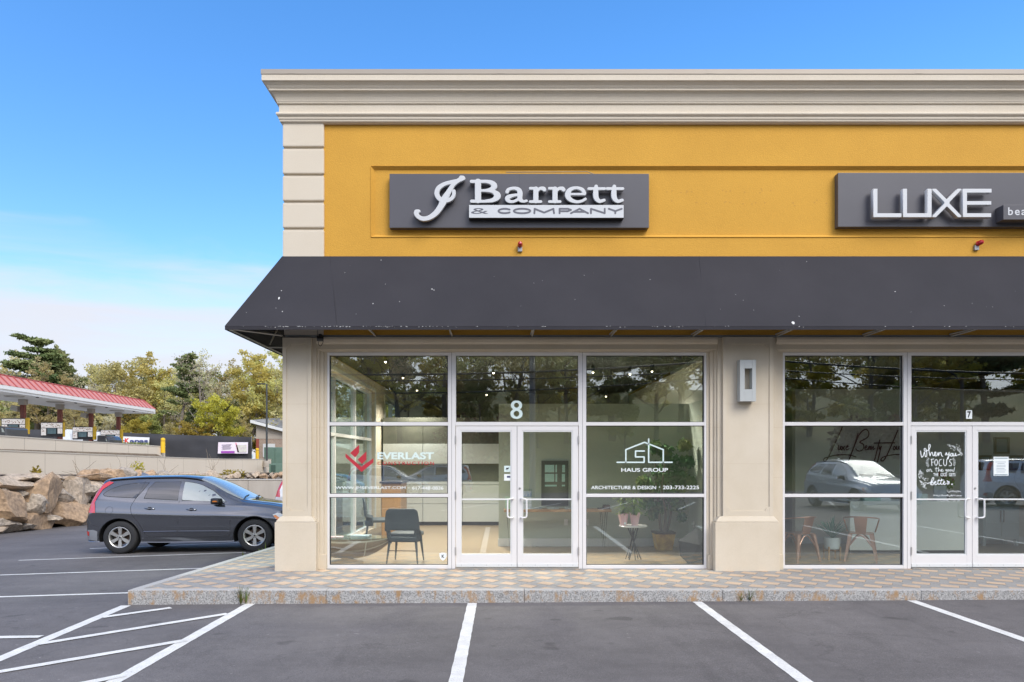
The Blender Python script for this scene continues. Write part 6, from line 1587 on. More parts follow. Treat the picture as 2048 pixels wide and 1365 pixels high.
def place_car(paint, label, x, y, rz, sc=1.0, group=None, src=None, z=None):
    c = copy_tree(src or car); c.location = (x, y, (gz(x, y) if z is None else z) + .002); c.rotation_euler = (0, 0, rz); c.scale = (sc,) * 3; c['label'] = label; c['category'] = 'car'
    if group: c['group'] = group
    if src is None: recolour(c, paint)
    return c
w1 = place_car(P_WHITE, 'white hatchback mostly hidden behind the corner pier, only its red tail lamp showing', -7.55, 16.6, R(-3), 1.06)
s1 = place_car(P_SILVER, 'silver SUV facing the shops from across the aisle, mirrored in the LUXE window', 12.2, -15.6, R(86), 1.0)
w2 = place_car(None, 'white SUV side-on across the aisle, mirrored in the LUXE door', 17.6, -15.2, R(8), 1.0, src=w1)
w3 = place_car(None, 'white car on the road, mirrored low in the EVERLAST window', -7.0, -25.5, R(0), .95, src=w1)
w4 = place_car(None, 'silver car on the road, mirrored in the number 8 door', -2.2, -25.7, R(180), .95, src=s1)
# ================================================================ HILLSIDE, WALLS, DRIVE-IN
DIRT = mat('mulch_earth', (.13, .095, .065), .95, var=(1.2, .8, (.20, .16, .11)), speck=(14, .3), bump=(10, .8))
CONC = mat('concrete_wall', (.34, .30, .25), .9, var=(.6, .6, (.40, .36, .31)), speck=(60, .06), bump=(60, .2))
def rich_conc(m):
    N, L = nodes_of(m)
    return m
WALLB = mat('rendered_wall_beige', (.67, .585, .465), .9, var=(.35, .7, (.71, .63, .51)), speck=(40, .05), bump=(30, .3), vscale=(1, 1, .5))
def lerp(x, xs_, ys_): return float(np.interp(x, xs_, ys_))
def low_top(y): return lerp(y, [5, 16.5, 30, 37.2, 48.4], [2.15, 1.95, 1.71, 1.61, 1.575])
def up_top(y): return lerp(y, [5, 18.7, 33.1], [2.72, 2.57, 2.36])
def bank_z(x, y): return lerp(y, [5, 16, 30, 48, 60], [1.15, 1.0, .66, .46, .40])
def upper_z(x, y):
    if x > -16.0 and y < 29.9: return gz(x, y) - .8
    if x > -19.05: return bank_z(x, y) if (x < -16.3 or y > 30.0) else bank_z(x, y)
    return lerp(y, [5, 20, 40, 60], [2.05, 1.95, 1.75, 1.55]) if (x < -20.4 and y < 33) else lerp(y, [5, 33, 60], [1.7, 1.45, 1.3]) if x < -20.4 else lerp(y, [5, 33, 60], [1.6, 1.4, 1.2])
lot = grid_mesh('drive_in_lot', [-90, -50, -30, -20.76], fr(5, 46, 10), lambda x, y: (lerp(y, [5, 20, 40], [2.1, 2.0, 1.8]) if y < 33.2 else 1.6) + .03, mat('pale_concrete', (.42, .40, .36), .9, var=(.5, .5, (.36, .34, .31)))); struct(lot)
xs_ = [-400, -150, -80, -50, -30, -21.0, -20.5, -20.3, -19.15, -19.0, -18.6, -18.0, -17.4, -16.7]
ys_ = [0, 4] + fr(6, 60, 27) + [75, 100, 160, 400]
def hz(x, y):
    if x > -19.1: z = bank_z(x, y) + .05 * math.sin(x * 5 + y * 2)
    elif x > -20.45: z = lerp(y, [5, 33, 60], [1.55, 1.35, 1.0])
    elif y < 33.2: z = lerp(y, [5, 20, 40], [2.1, 2.0, 1.8])
    else: z = lerp(y, [33, 60, 100], [1.45, 1.25, 1.0])
    return z
hill = grid_mesh('hillside', xs_, ys_, hz, DIRT); struct(hill)
def hz2(x, y): return .42 + .04 * math.sin(x * 3 + y)
hill2 = grid_mesh('hillside', [-16.7] + fr(-16, 40, 14) + [120, 400], [29.95, 31, 33, 36, 45, 60, 100, 400], hz2, DIRT); struct(hill2)

# boulders: angular lumps, stacked with chinks
BOULD = mat('boulder_granite', (.36, .28, .20), .9, var=(1.6, 1.0, (.47, .385, .295)), speck=(11, .32), bump=(6, 1.0), world=True)
BOULD2 = mat('boulder_tan', (.43, .295, .18), .9, var=(1.4, 1.0, (.30, .215, .145)), speck=(10, .32), bump=(6, 1.0), world=True)
BOULD3 = mat('boulder_grey', (.31, .27, .225), .9, var=(1.5, 1.0, (.42, .35, .275)), speck=(12, .34), bump=(6, 1.0), world=True)
def rock_mesh(seed, m):
    r_ = random.Random(seed); bm = bmesh.new(); bmesh.ops.create_icosphere(bm, subdivisions=4, radius=1)
    planes = []
    for _ in range(13):
        n = Vector((r_.gauss(0, 1), r_.gauss(0, 1), r_.gauss(0, 1))).normalized(); planes.append((n, r_.uniform(.48, .78)))
    off = Vector((seed * 3.1, seed * 1.7, 0))
    for v in bm.verts:
        p = v.co.copy()
        for n, d in planes:
            e = p.dot(n) - d
            if e > 0: p -= n * e
        p *= 1.16 * (1 + .10 * mnoise.noise(p * 2.2 + off) + .06 * mnoise.noise(p * 6 + off) + .05 * abs(mnoise.noise(p * 9 + off)))
        v.co = p
    for f in bm.faces: f.smooth = True
    me = bpy.data.meshes.new('boulder'); bm.to_mesh(me); bm.free(); me.materials.append(m); me.set_sharp_from_angle(angle=R(17)); return me
RK = [rock_mesh(i, (BOULD, BOULD2, BOULD3)[i % 3]) for i in range(12)]
bw = empty('boulder_wall', 'stacked boulder retaining wall of tan and grey rocks along the side lot', 'boulder wall', (-16, 20, -.6))
bw.location = (0, 0, 0)
br = random.Random(21)
def boulder(c, s, k=None, par=None, rz=None):
    o = bpy.data.objects.new('boulder', RK[br.randrange(12) if k is None else k]); COL.objects.link(o); o.parent = par or bw
    o.location = c; o.scale = s; o.rotation_euler = (br.uniform(-.25, .25), br.uniform(-.25, .25), br.uniform(0, 6.28) if rz is None else rz)
    return o
def on_x(px, py, x):   # sight line meets the plane x = const
    d = x * F / (px - CX); return Vector((x, CAMY + d, CAMZ + (CY - py) * d / F))
zb2 = lambda u, v: (u * .29297, 900 + v * .29297)
for (u0, v0, u1, v1, k) in ((-60, 205, 182, 288, 0), (-60, 290, 182, 515, 1), (178, 195, 375, 470, 4), (168, 325, 285, 462, 2), (310, 185, 412, 252, 3), (352, 252, 470, 368, 5), (402, 200, 622, 400, 6), (365, 365, 622, 508, 7), (430, 185, 556, 232, 9),
        (535, 218, 632, 332, 8), (600, 210, 702, 300, 6), (545, 172, 722, 222, 10), (180, 440, 368, 556, 10), (-60, 475, 118, 570, 2), (92, 508, 178, 553, 11), (278, 432, 350, 490, 8), (60, 280, 180, 325, 11), (40, 180, 180, 212, 3), (180, 172, 320, 205, 0), (590, 385, 640, 490, 3), (310, 180, 440, 205, 6), (730, 180, 830, 215, 9)):
    xw = -16.1 + (.25 if v1 > 440 else 0) - (.3 if v1 < 260 else 0)
    a = on_x(*zb2(u0, (v0 + v1) / 2), xw); b = on_x(*zb2(u1, (v0 + v1) / 2), xw); c = on_x(*zb2((u0 + u1) / 2, (v0 + v1) / 2), xw)
    zt_, zb_ = on_x(*zb2((u0 + u1) / 2, v0), xw).z, on_x(*zb2((u0 + u1) / 2, v1), xw).z
    ly, lz = abs(b.y - a.y) / 2, abs(zt_ - zb_) / 2
    o = boulder((xw - .12, c.y, c.z), (.5 + .15 * br.random(), ly * 1.22 + .05, lz * 1.26 + .03), k, rz=br.choice([0.0, math.pi]) + br.uniform(-.08, .08))
    o.rotation_euler[0] = br.uniform(-.1, .1); o.rotation_euler[1] = br.uniform(-.12, .12)
# the rest of the wall, beyond the car and in front of the frame, in irregular courses
for (ya, yb) in ((4.0, 12.2), (17.6, 30.2)):
    for row in range(4):
        y = ya + br.uniform(0, .4)
        while y < yb:
            L_ = br.uniform(.45, .95) * (1.1 if row < 2 else .75); z0 = gz(-16, y); top = bank_z(-16, y) + .12; h = (top - z0) / 4
            boulder((-16.15 - .14 * row, y + L_, z0 + h * (row + .5) + br.uniform(-.06, .06)), (.55, L_ * 1.12, h * .72), rz=br.choice([0, math.pi]) + br.uniform(-.15, .15)); y += L_ * 1.85
for k in range(46): # chinking stones filling the gaps
    y = br.uniform(9, 29); z0 = gz(-16, y); boulder((-15.95 - .1 * br.random(), y, z0 + br.uniform(0, 1.6)), (.18, br.uniform(.12, .24), br.uniform(.08, .17)))
back_fill = MB(); back_fill.hull8([(-16.75, 3, -2.2), (-16.35, 3, -2.2), (-16.35, 30.3, -2.2), (-16.75, 30.3, -2.2), (-16.75, 3, 1.0), (-16.6, 3, 1.0), (-16.6, 30.3, .55), (-16.75, 30.3, .55)])
back_fill.build('earth_backing', DIRT, bw)
# concrete wall at the end of the lot, boulders heaped on top
cw = empty('concrete_wall', 'weathered grey concrete retaining wall behind the cars', 'wall', (0, 0, 0))
CONC2 = mat('concrete_streaked', (.46, .42, .36), .9, var=(1.6, .8, (.36, .32, .27)), vscale=(1, 1, .12), speck=(30, .08), bump=(20, .3))
x = -16.6
zt_ = at(500, 960.5, 29.4).z
while x < 20:
    MB().box(x + .006, x + 2.43, 29.4, 29.75, -2.6, zt_ - .003).build('wall_section', CONC2, cw, bevel=.01); x += 2.44
MB().box(-16.6, 20, 29.37, 29.80, zt_, zt_ + .05).build('coping', mat('coping_concrete', (.50, .47, .42), .85), cw)
bh = empty('boulder_row', 'row of rough boulders heaped on top of the concrete retaining wall', 'boulders', (0, 0, 0))
for (px, py, w_, h_) in ((462, 953, 16, 9), (478, 951, 12, 12), (497, 953, 13, 9), (512, 951, 14, 11), (527, 953, 17, 8), (541, 951, 9, 9), (553, 952, 11, 8), (566, 951, 14, 10), (448, 955, 12, 7), (436, 955, 12, 6), (424, 955, 12, 6), (585, 951, 14, 10), (600, 951, 16, 9), (470, 957, 8, 5), (505, 957, 9, 5), (535, 957, 8, 5)):
    c = at(px, py, 30.3); s_ = 40.97 / F; boulder((c.x, 30.3 + br.uniform(-.2, .3), c.z), (w_ * s_ * .62, .4, h_ * s_ * .66), par=bh, rz=br.uniform(-.3, .3))
# rendered walls of the drive-in
def long_wall(name, label, x0, x1, y0, y1, top, bot, m):
    b = MB(); n = 14; ys2 = fr(y0, y1, n); t = empty(name, label, 'wall', (0, 0, 0))
    for i in range(n):
        a, c = ys2[i], ys2[i+1]; b.hull8([(x0, a, bot), (x1, a, bot), (x1, c, bot), (x0, c, bot), (x0, a, top(a)), (x1, a, top(a)), (x1, c, top(c)), (x0, c, top(c))])
    bm = None; o = b.build('wall_face', m, t)
    cpb = MB()
    for i in range(n):
        a, c = ys2[i], ys2[i+1]; cpb.hull8([(x0 - .02, a, top(a) + .001), (x1 + .02, a, top(a) + .001), (x1 + .02, c, top(c) + .001), (x0 - .02, c, top(c) + .001), (x0 - .02, a, top(a) + .05), (x1 + .02, a, top(a) + .05), (x1 + .02, c, top(c) + .05), (x0 - .02, c, top(c) + .05)])
    cpb.build('coping', mat('wall_coping_pale', (.54, .49, .41), .85), t)
    jn = MB()
    for i in range(1, n): jn.box(x1 + .0005, x1 + .003, ys2[i] - .008, ys2[i] + .008, bot + .5, top(ys2[i]) - .0)
    jn.build('wall_joint', mat('wall_joint_dark', (.33, .285, .225), .9), t); return t  # darker strip down each wall joint
long_wall('rendered_wall', 'lower beige rendered wall with a pale cap above the boulders', -19.25, -19.0, 3, 48.45, lambda y: low_top(y) - .05, -.5, WALLB)
long_wall('rendered_wall', 'upper beige rendered wall below the drive-in canopy', -20.75, -20.5, 3, 33.1, lambda y: up_top(y) - .05, .2, WALLB)
c = at(470, 918, 38)
MB().hull8([(-19.25, 43.2, 1.58), (-19.0, 43.2, 1.58), (-19.0, 48.4, 1.57), (-19.25, 48.4, 1.57), (-19.25, 43.3, 1.70), (-19.0, 43.3, 1.70), (-19.0, 48.4, 1.64), (-19.25, 48.4, 1.64)])

# drive-in canopy
CRED = mat('standing_seam_red', (.56, .225, .19), .5, var=(1.5, .4, (.60, .27, .235))); CREDD = mat('seam_rib_red', (.38, .08, .065), .5); CWH = mat('canopy_white', (.78, .77, .74), .5, var=(.5, .3, (.72, .71, .68)))
POSTR = mat('post_brown_red', (.20, .045, .025), .5)
dc = empty('drive_in_canopy', 'long white drive-in canopy with a red standing-seam mansard roof', 'canopy', (0, 0, 0))
yc0, yc1 = 8.0, 39.0; zc = 4.73
def tilt(y): return zc + .009 * (39 - y)
b = MB()
for i in range(12):
    a, c = yc0 + (yc1 - yc0) * i / 12, yc0 + (yc1 - yc0) * (i + 1) / 12
    b.hull8([(-27.6, a, tilt(a)), (-24.12, a, tilt(a)), (-24.12, c, tilt(c)), (-27.6, c, tilt(c)), (-27.6, a, tilt(a) + .27), (-24.12, a, tilt(a) + .27), (-24.12, c, tilt(c) + .27), (-27.6, c, tilt(c) + .27)])
b.build('soffit', CWH, dc)
b = MB()
for i in range(12):
    a, c = yc0 + (yc1 - yc0) * i / 12, yc0 + (yc1 - yc0) * (i + 1) / 12; 
    b.hull8([(-24.11, a, tilt(a) - .02), (-24.05, a, tilt(a) - .02), (-24.05, c, tilt(c) - .02), (-24.11, c, tilt(c) - .02), (-24.11, a, tilt(a) + .10), (-24.05, a, tilt(a) + .10), (-24.05, c, tilt(c) + .10), (-24.11, c, tilt(c) + .10)])
    b.hull8([(-24.11, a, tilt(a) + .101), (-23.98, a, tilt(a) + .101), (-23.98, c, tilt(c) + .101), (-24.11, c, tilt(c) + .101), (-24.11, a, tilt(a) + .28), (-23.98, a, tilt(a) + .28), (-23.98, c, tilt(c) + .28), (-24.11, c, tilt(c) + .28)])
b.box(-27.6, -24.0, yc1 + .002, yc1 + .1, zc - .02, zc + .28)
b.build('fascia', CWH, dc)
b = MB(); rb = MB(); ym = yc1 + .1
b.quad((-23.98, yc0, tilt(yc0) + .29), (-23.98, ym, tilt(ym) + .29), (-24.55, ym - .5, tilt(ym) + .85), (-24.55, yc0, tilt(yc0) + .85))
b.quad((-23.98, ym, tilt(ym) + .29), (-27.6, ym, tilt(ym) + .29), (-27.1, ym - .5, tilt(ym) + .85), (-24.55, ym - .5, tilt(ym) + .85))
b.quad((-24.55, yc0, tilt(yc0) + .85), (-24.55, ym - .5, tilt(ym) + .85), (-27.1, ym - .5, tilt(ym) + .85), (-27.1, yc0, tilt(yc0) + .85))
b.build('mansard_roof', CRED, dc, flip=False)
y = yc0 + .2
while y < yc1 - .4:
    rb.hull8([(-23.96, y, tilt(y) + .30), (-23.96, y + .10, tilt(y) + .30), (-24.02, y + .10, tilt(y) + .30), (-24.02, y, tilt(y) + .30), (-24.53, y, tilt(y) + .88), (-24.53, y + .10, tilt(y) + .88), (-24.59, y + .10, tilt(y) + .83), (-24.59, y, tilt(y) + .83)]); y += .52
rb.tube([(-24.55, yc0, tilt(yc0) + .87), (-24.55, ym - .5, tilt(ym) + .87)], .035, 6); rb.tube([(-23.98, ym, tilt(ym) + .30), (-24.55, ym - .5, tilt(ym) + .87)], .03, 6)
rb.build('roof_rib', CREDD, dc)
ring = MB()
posts = [28.4, 31.65, 34.85, 38.1]
for y in [25.2] + posts:
    MB().box(-26.12, -25.90, y - .1, y + .1, 1.6, tilt(y) - .001).build('post', POSTR, dc, bevel=.01)
    MB().box(-26.18, -25.84, y - .16, y + .16, tilt(y) - .30, tilt(y) - .002).build('post_cap', mat('post_cap_tan', (.42, .38, .33), .6), dc)
    MB().box(-26.085, -25.98, y - .112, y - .101, 3.05, 3.6).build('post_sign', mat('post_sign_tan', (.5, .33, .2), .6, var=(9, .8, (.6, .5, .4))), dc)
for k, y in enumerate((26.5, 29.9, 33.1, 36.4)):
    MB().lathe([(.42, -.03), (.46, -.01), (.46, 0)], (-25.2, y, tilt(y) - .001), 'z', 28).build('downlight', mat('downlight_tan', (.45, .41, .35), .5), dc)
    MB().lathe([(0, -.05), (.07, -.04), (.08, 0)], (-24.4, y + .6, tilt(y) - .001), 'z', 12).build('soffit_camera', DARK, dc)
for y in (28.4, 34.85): MB().hull8([(-26.6, y - .2, 4.25), (-26.25, y - .2, 4.15), (-26.25, y + .1, 4.15), (-26.6, y + .1, 4.25), (-26.5, y - .25, 4.5), (-26.2, y - .2, 4.45), (-26.2, y + .1, 4.45), (-26.5, y + .1, 4.5)]).build('speaker_box', mat('speaker_tan', (.45, .42, .36), .6), dc)
# menu boards
MBK = mat('menu_black', (.015, .013, .013), .4); MPIC = mat('menu_panel', (.80, .74, .68), .5, emit=.22); MSCR = mat('menu_screen', (.13, .22, .24), .2, var=(4, .8, (.25, .38, .38))); YEL = mat('bright_yellow', (.78, .48, .02), .45)
FOOD = [mat('food_red', (.42, .08, .04), .5), mat('food_brown', (.25, .10, .04), .5), mat('food_tan', (.5, .3, .14), .5)]
for k, (pxr, yb_) in enumerate(zip((51, 126, 186, 240), posts)):
    d = yb_ - .3 - CAMY; x1 = (pxr - CX) * d / F; y = yb_ - .3; wd = 1.30
    z1 = CAMZ + (CY - (837, 845, 854, 860)[k]) * d / F; z0 = CAMZ + (CY - (867.5, 874, 879.5, 885)[k]) * d / F
    lb = ('menu board under the nearest canopy post, cut by the wall edge', 'menu board second from the near end of the canopy', 'menu board third from the near end beside a white tent', 'menu board at the far end of the canopy, half hidden by a grey car')[k]
    t = empty('menu_board', lb, 'menu board', (x1, y, z0)); h = z1 - z0
    MB().box(-wd, 0, 0, .14, 0, h).build('cabinet', MBK, t, bevel=.01)
    MB().box(-wd + .03, -.03, -.012, -.002, h * .62, h * .95).build('menu_strip', MPIC, t); MB().box(-wd + .03, -wd * .76, -.012, -.002, h * .10, h * .58).build('menu_strip', MPIC, t); MB().box(-wd * .24, -.03, -.012, -.002, h * .22, h * .58).build('menu_strip', MPIC, t)
    fm = [MB(), MB(), MB()]; fr2 = random.Random(k)
    for i in range(26): q = fr2.randrange(3); x_ = -wd + .1 + fr2.random() * (wd - .2); z_ = h * fr2.uniform(.66, .9); fm[q].box(x_ - .025, x_ + .025, -.016, -.0125, z_ - .015, z_ + .015)
    for i in range(10): q = fr2.randrange(3); x_ = fr2.choice([-wd + .13, -.13]) + fr2.uniform(-.07, .07); z_ = h * fr2.uniform(.26, .54); fm[q].box(x_ - .03, x_ + .03, -.016, -.0125, z_ - .01, z_ + .01)
    for q in range(3): fm[q].build('menu_picture', FOOD[q], t)
    MB().box(-wd * .69, -wd * .31, -.02, -.002, h * .20, h * .58).build('screen', MSCR, t)
    if k != 1: MB().box(.005, .13, -.02, .16, -.02, h + .02).build('side_panel', YEL, t)
    else: MB().box(.004, .03, -.02, .16, 0, h).build('side_panel', YEL, t)
    MB().box(-.28, -.08, .02, .12, hz(x1, y) - z0 - .1, 0).build('stand', POSTR, t)
# fence with black screen, banners
fy_ = 45.0
def fz(px): return at(px, lerp(px, [-60, 235, 240, 300, 400, 502], [857, 863, 865.5, 868, 871.5, 874.5]), fy_).z
fe = empty('screened_fence', 'long black fabric-screened fence behind the drive-in', 'fence', (0, 0, 0))
SCR = mat('black_screen_fabric', (.028, .028, .031), .85, var=(.5, .8, (.045, .045, .05)), bump=(2.5, .5)); b = MB(); n = 90
pxs = fr(-90, 503, n)
for i in range(n):
    for j in range(5):
        q = []
        for (a, c) in ((i, j), (i + 1, j), (i + 1, j + 1), (i, j + 1)):
            p = at(pxs[a], 900, fy_); zt_ = fz(pxs[a]); zb_ = .95; w_ = .30 * mnoise.noise(Vector((a * .22 + c * .25, c * .35, 3))); q.append((p.x, fy_ + w_ * (1 if 0 < c < 5 else .3), zb_ + (zt_ - zb_) * c / 5))
        b.quad(*q)
o = b.build('screen_fabric', SCR, fe, flip=False, smooth='all', weld=True); sdm = o.modifiers.new('s', 'SOLIDIFY'); sdm.thickness = .01
for px in (-60, 20, 100, 180, 262, 300, 366, 434, 503): p = at(px, 900, fy_ + .12); MB().tube([(p.x, fy_ + .12, .9), (p.x, fy_ + .12, fz(px) + .08)], .03, 8).build('post', METAL, fe)
def poly_banner(name, label, cat, m, cs, y):
    t = empty(name, label, cat, (0, 0, 0)); v = [at(px, py, y) for px, py in cs]
    MB().hull8([tuple(q) for q in v] + [(q.x, q.y + .02, q.z) for q in v]).build('banner_cloth', m, t); return t
bn = poly_banner('banner', 'white banner with blue and red letters hung low on the black fence', 'banner', mat('banner_white', (.72, .72, .74), .5), [(238, 873), (299, 875.5), (297, 894), (238, 894)], fy_ - .25)
NAVY = mat('navy_letter', (.04, .055, .18), .5); REDL = mat('red_letter', (.65, .05, .03), .5)
for s_, x0, x1, y0, y1, m_ in (('r', 240.5, 246.5, 880.5, 888.5, NAVY), ('c', 243.0, 249, 880.5, 887.5, NAVY), ('K', 249.5, 258.5, 877, 887, REDL), ('anas', 259.5, 296, 880.5, 888, NAVY)):
    if s_ == 'r': continue
    a, c = at(x0, y0, fy_ - .27), at(x1, y1, fy_ - .27); text_box('lettering', s_, a.x, c.x, c.z, a.z, fy_ - .27, .01, m_, bn, bold=.04)
bp_ = poly_banner('banner', 'pink and white printed banner with a purple foot strip on the black fence', 'banner', mat('banner_pink', (.72, .62, .68), .5, var=(.8, .8, (.78, .76, .80))), [(436.5, 885), (496, 885), (495.5, 907.5), (435.5, 907.5)], fy_ - .3)
def onb(name, cs, m, y=None):
    y = fy_ - .325 if y is None else y; v = [at(px, py, y) for px, py in cs]; MB().hull8([tuple(q) for q in v] + [(q.x, q.y + .012, q.z) for q in v]).build(name, m, bp_)
PUR = mat('purple_print', (.30, .06, .36), .5); onb('foot_strip', [(442, 902.5), (469, 902.5), (469, 906.8), (442, 906.8)], PUR)
onb('map_patch', [(472, 890), (493, 890), (493, 905), (475, 905)], mat('map_cream', (.62, .64, .52), .5, var=(6, .9, (.5, .4, .45)))); onb('pink_swash', [(470, 886), (473, 886), (478, 905), (475, 905)], mat('pink_print', (.75, .35, .42), .5))
GRP = mat('grey_print', (.35, .30, .36), .6)
for k in range(7): onb('print_line', [(443 + k % 3, 890 + k * 1.55), (463 - (k * 5) % 4, 888.5 + k * 1.6), (463 - (k * 5) % 4, 889.1 + k * 1.6), (443 + k % 3, 890.6 + k * 1.55)], GRP)
# bollards, transformer, lamp post, tent, car tops, shrubs, tan building
def bollard(px, ptop, pbot, y, lb, r=.11):
    a, c = at(px, ptop, y), at(px, pbot, y); t = empty('bollard', lb, 'bollard', (a.x, y, c.z - .4)); h = a.z - c.z + .4
    MB().lathe([(0, h), (r * .6, h - .01), (r, h - .06), (r, 0)], (0, 0, 0), 'z', 20).build('bollard_sleeve', YEL, t, smooth=True)
    bd = MB(); bd.lathe([(r + .003, h - .22), (r + .003, h - .16)], (0, 0, 0), 'z', 20); bd.build('band', mat('bollard_band', (.45, .27, .02), .5), t)
bollard(326, 876, 893, 32.6, 'yellow bollard at the end of the upper rendered wall', .125)
bollard(500, 897, 917, 47.9, 'yellow bollard behind the small pale sign, beside the black fence', .13)
bollard(514.5, 896.5, 917, 47.9, 'yellow bollard in front of the tan building corner', .135)
t = empty('yard_sign', 'small pale blue yard sign leaning between the yellow bollards', 'sign', (0, 0, 0)); a, c = at(497.5, 909, 47.4), at(506, 917, 47.4)
MB().box(a.x, c.x, 47.4, 47.43, c.z, a.z).build('sign_face', mat('pale_blue_board', (.50, .65, .72), .5), t)
tf = empty('utility_box', 'green utility transformer box beside the tan building', 'utility box', (0, 0, 0))
a, c = at(528, 895, 50), at(572, 925, 50); UG = mat('transformer_green', (.10, .17, .13), .5, var=(3, .5, (.15, .23, .18)))
MB().box(a.x, c.x, 50, 51.5, c.z - .6, a.z).build('box_body', UG, tf, bevel=.03); MB().box(a.x + .05, (a.x + c.x) / 2 - .02, 49.96, 50, c.z - .2, a.z - .1).build('box_door', UG, tf, bevel=.01); MB().box((a.x + c.x) / 2 + .02, c.x - .05, 49.96, 50, c.z - .2, a.z - .1).build('box_door', UG, tf, bevel=.01)
a, c = at(538, 928, 45), at(572, 945, 45); t = empty('utility_box', 'low green utility cabinet below the transformer box', 'utility box', (0, 0, 0)); MB().box(a.x, c.x, 45, 46, c.z - .3, a.z).build('box_body', UG, t, bevel=.03); MB().box(a.x + .15, a.x + .5, 44.97, 45, c.z + .05, a.z - .1).build('box_door', mat('dark_green', (.04, .08, .06), .5), t)
lp = empty('street_lamp', 'thin dark lamp post in front of the woods beside the tan building', 'street lamp', (0, 0, 0))
a, c = at(533.5, 768, 46.5), at(533.5, 917, 46.5); MB().tube([(a.x, 46.5, c.z - .6), (a.x, 46.5, a.z)], [.085, .06], 10).build('pole', mat('lamp_pole_dark', (.045, .05, .05), .5), lp, smooth=True)
MB().box(a.x - .75, a.x - .12, 46.4, 46.6, a.z - .06, a.z + .04).build('lamp_head', DARK, lp, bevel=.02); MB().lathe([(.30, 0), (.28, .35), (.24, .5), (0, .5)], (a.x, 46.5, c.z - .7), 'z', 16).build('base', CONC, lp)
tb = empty('tan_building', 'small tan building with a white eave and brick base beyond the lot', 'building', (0, 0, 0))
YT = 54.0; TANW = mat('tan_siding', (.42, .37, .31), .85, var=(.6, .4, (.46, .41, .35))); BRK = mat('tan_brick', (.34, .26, .20), .9)
N_, L_ = nodes_of(BRK); bt = N_.new('ShaderNodeTexBrick'); bt.inputs['Color1'].default_value = (.36, .26, .20, 1); bt.inputs['Color2'].default_value = (.27, .20, .15, 1); bt.inputs['Mortar'].default_value = (.4, .36, .31, 1); bt.inputs['Scale'].default_value = 2.0; bt.inputs['Mortar Size'].default_value = .02
tcn = N_.new('ShaderNodeTexCoord'); mpn = N_.new('ShaderNodeMapping'); mpn.inputs['Rotation'].default_value = (R(90), 0, 0); L_.new(tcn.outputs['Object'], mpn.inputs[0]); L_.new(mpn.outputs[0], bt.inputs['Vector']); L_.new(bt.outputs['Color'], N_['Principled BSDF'].inputs['Base Color'])
x0 = at(512, 0, YT).x; x1 = 8.0; zr = lambda px, py: at(px, py, YT).z
zbk = zr(0, 878); zA, zB_ = zr(512, 846), zr(564, 860)
sl_ = (zB_ - zA) / (at(564, 0, YT).x - x0); xe = x0 + 9
MB().prism([(x0, zbk + .002), (xe, zbk + .002), (xe, zA + sl_ * 9), (x0, zA)], 'y', YT, YT + 12).build('gable_wall', TANW, tb)
MB().box(x0 + .05, xe, YT + .02, YT + 12, -.5, zbk).build('brick_wall', BRK, tb); MB().box(x0 + .02, x0 + .26, YT - .04, YT + .2, -.5, zbk - .01).build('corner_post', mat('brick_red_trim', (.28, .07, .05), .6), tb)
MB().hull8([(x0 - .35, YT - .5, zA - .02), (xe, YT - .5, zA + sl_ * 9.3 - .02), (xe, YT + 12, zA + sl_ * 9.3 - .02), (x0 - .35, YT + 12, zA - .02), (x0 - .35, YT - .5, zA + .24), (xe, YT - .5, zA + sl_ * 9.3 + .24), (xe, YT + 12, zA + sl_ * 9.3 + .24), (x0 - .35, YT + 12, zA + .24)]).build('eave', TRIMW, tb)
MB().hull8([(x0 - .2, YT - .3, zA + .242), (xe, YT - .3, zA + sl_ * 9.3 + .242), (xe, YT + 12, zA + sl_ * 9.3 + .242), (x0 - .2, YT + 12, zA + .242), (x0 + 1.2, YT + 6, zA + .9), (xe, YT + 6, zA + .55), (xe, YT + 6.1, zA + .55), (x0 + 1.2, YT + 6.1, zA + .9)]).build('roof', mat('roof_shingle', (.20, .20, .20), .9, var=(3, .6, (.26, .26, .26))), tb)
a, c = at(526, 888, YT), at(550, 915, YT); MB().box(a.x, c.x, YT - .03, YT + .03, c.z, a.z).build('window', mat('door_white', (.6, .62, .62), .5), tb); MB().box(a.x + .12, c.x - .1, YT - .05, YT - .031, c.z, a.z - .35).build('door', mat('door_green', (.16, .24, .20), .4), tb)
tn = empty('white_tent', 'small white peaked tent between the menu boards', 'tent', (0, 0, 0)); v = [at(*q, 41) for q in ((123, 884), (142, 884), (140, 868), (134, 859), (127, 862))]
MB().prism([(q.x, q.z) for q in v], 'y', 41, 42.5).build('tent_cloth', mat('tent_white', (.66, .68, .70), .7), tn)
v = [at(*q, 43.5) for q in ((187, 882), (199, 882), (199, 864), (187, 864))]; t = empty('white_screen', 'white screen standing behind the far menu boards', 'panel', (0, 0, 0)); MB().prism([(q.x, q.z) for q in v], 'y', 43.5, 43.7).build('panel_face', mat('panel_white', (.66, .68, .70), .6), t)
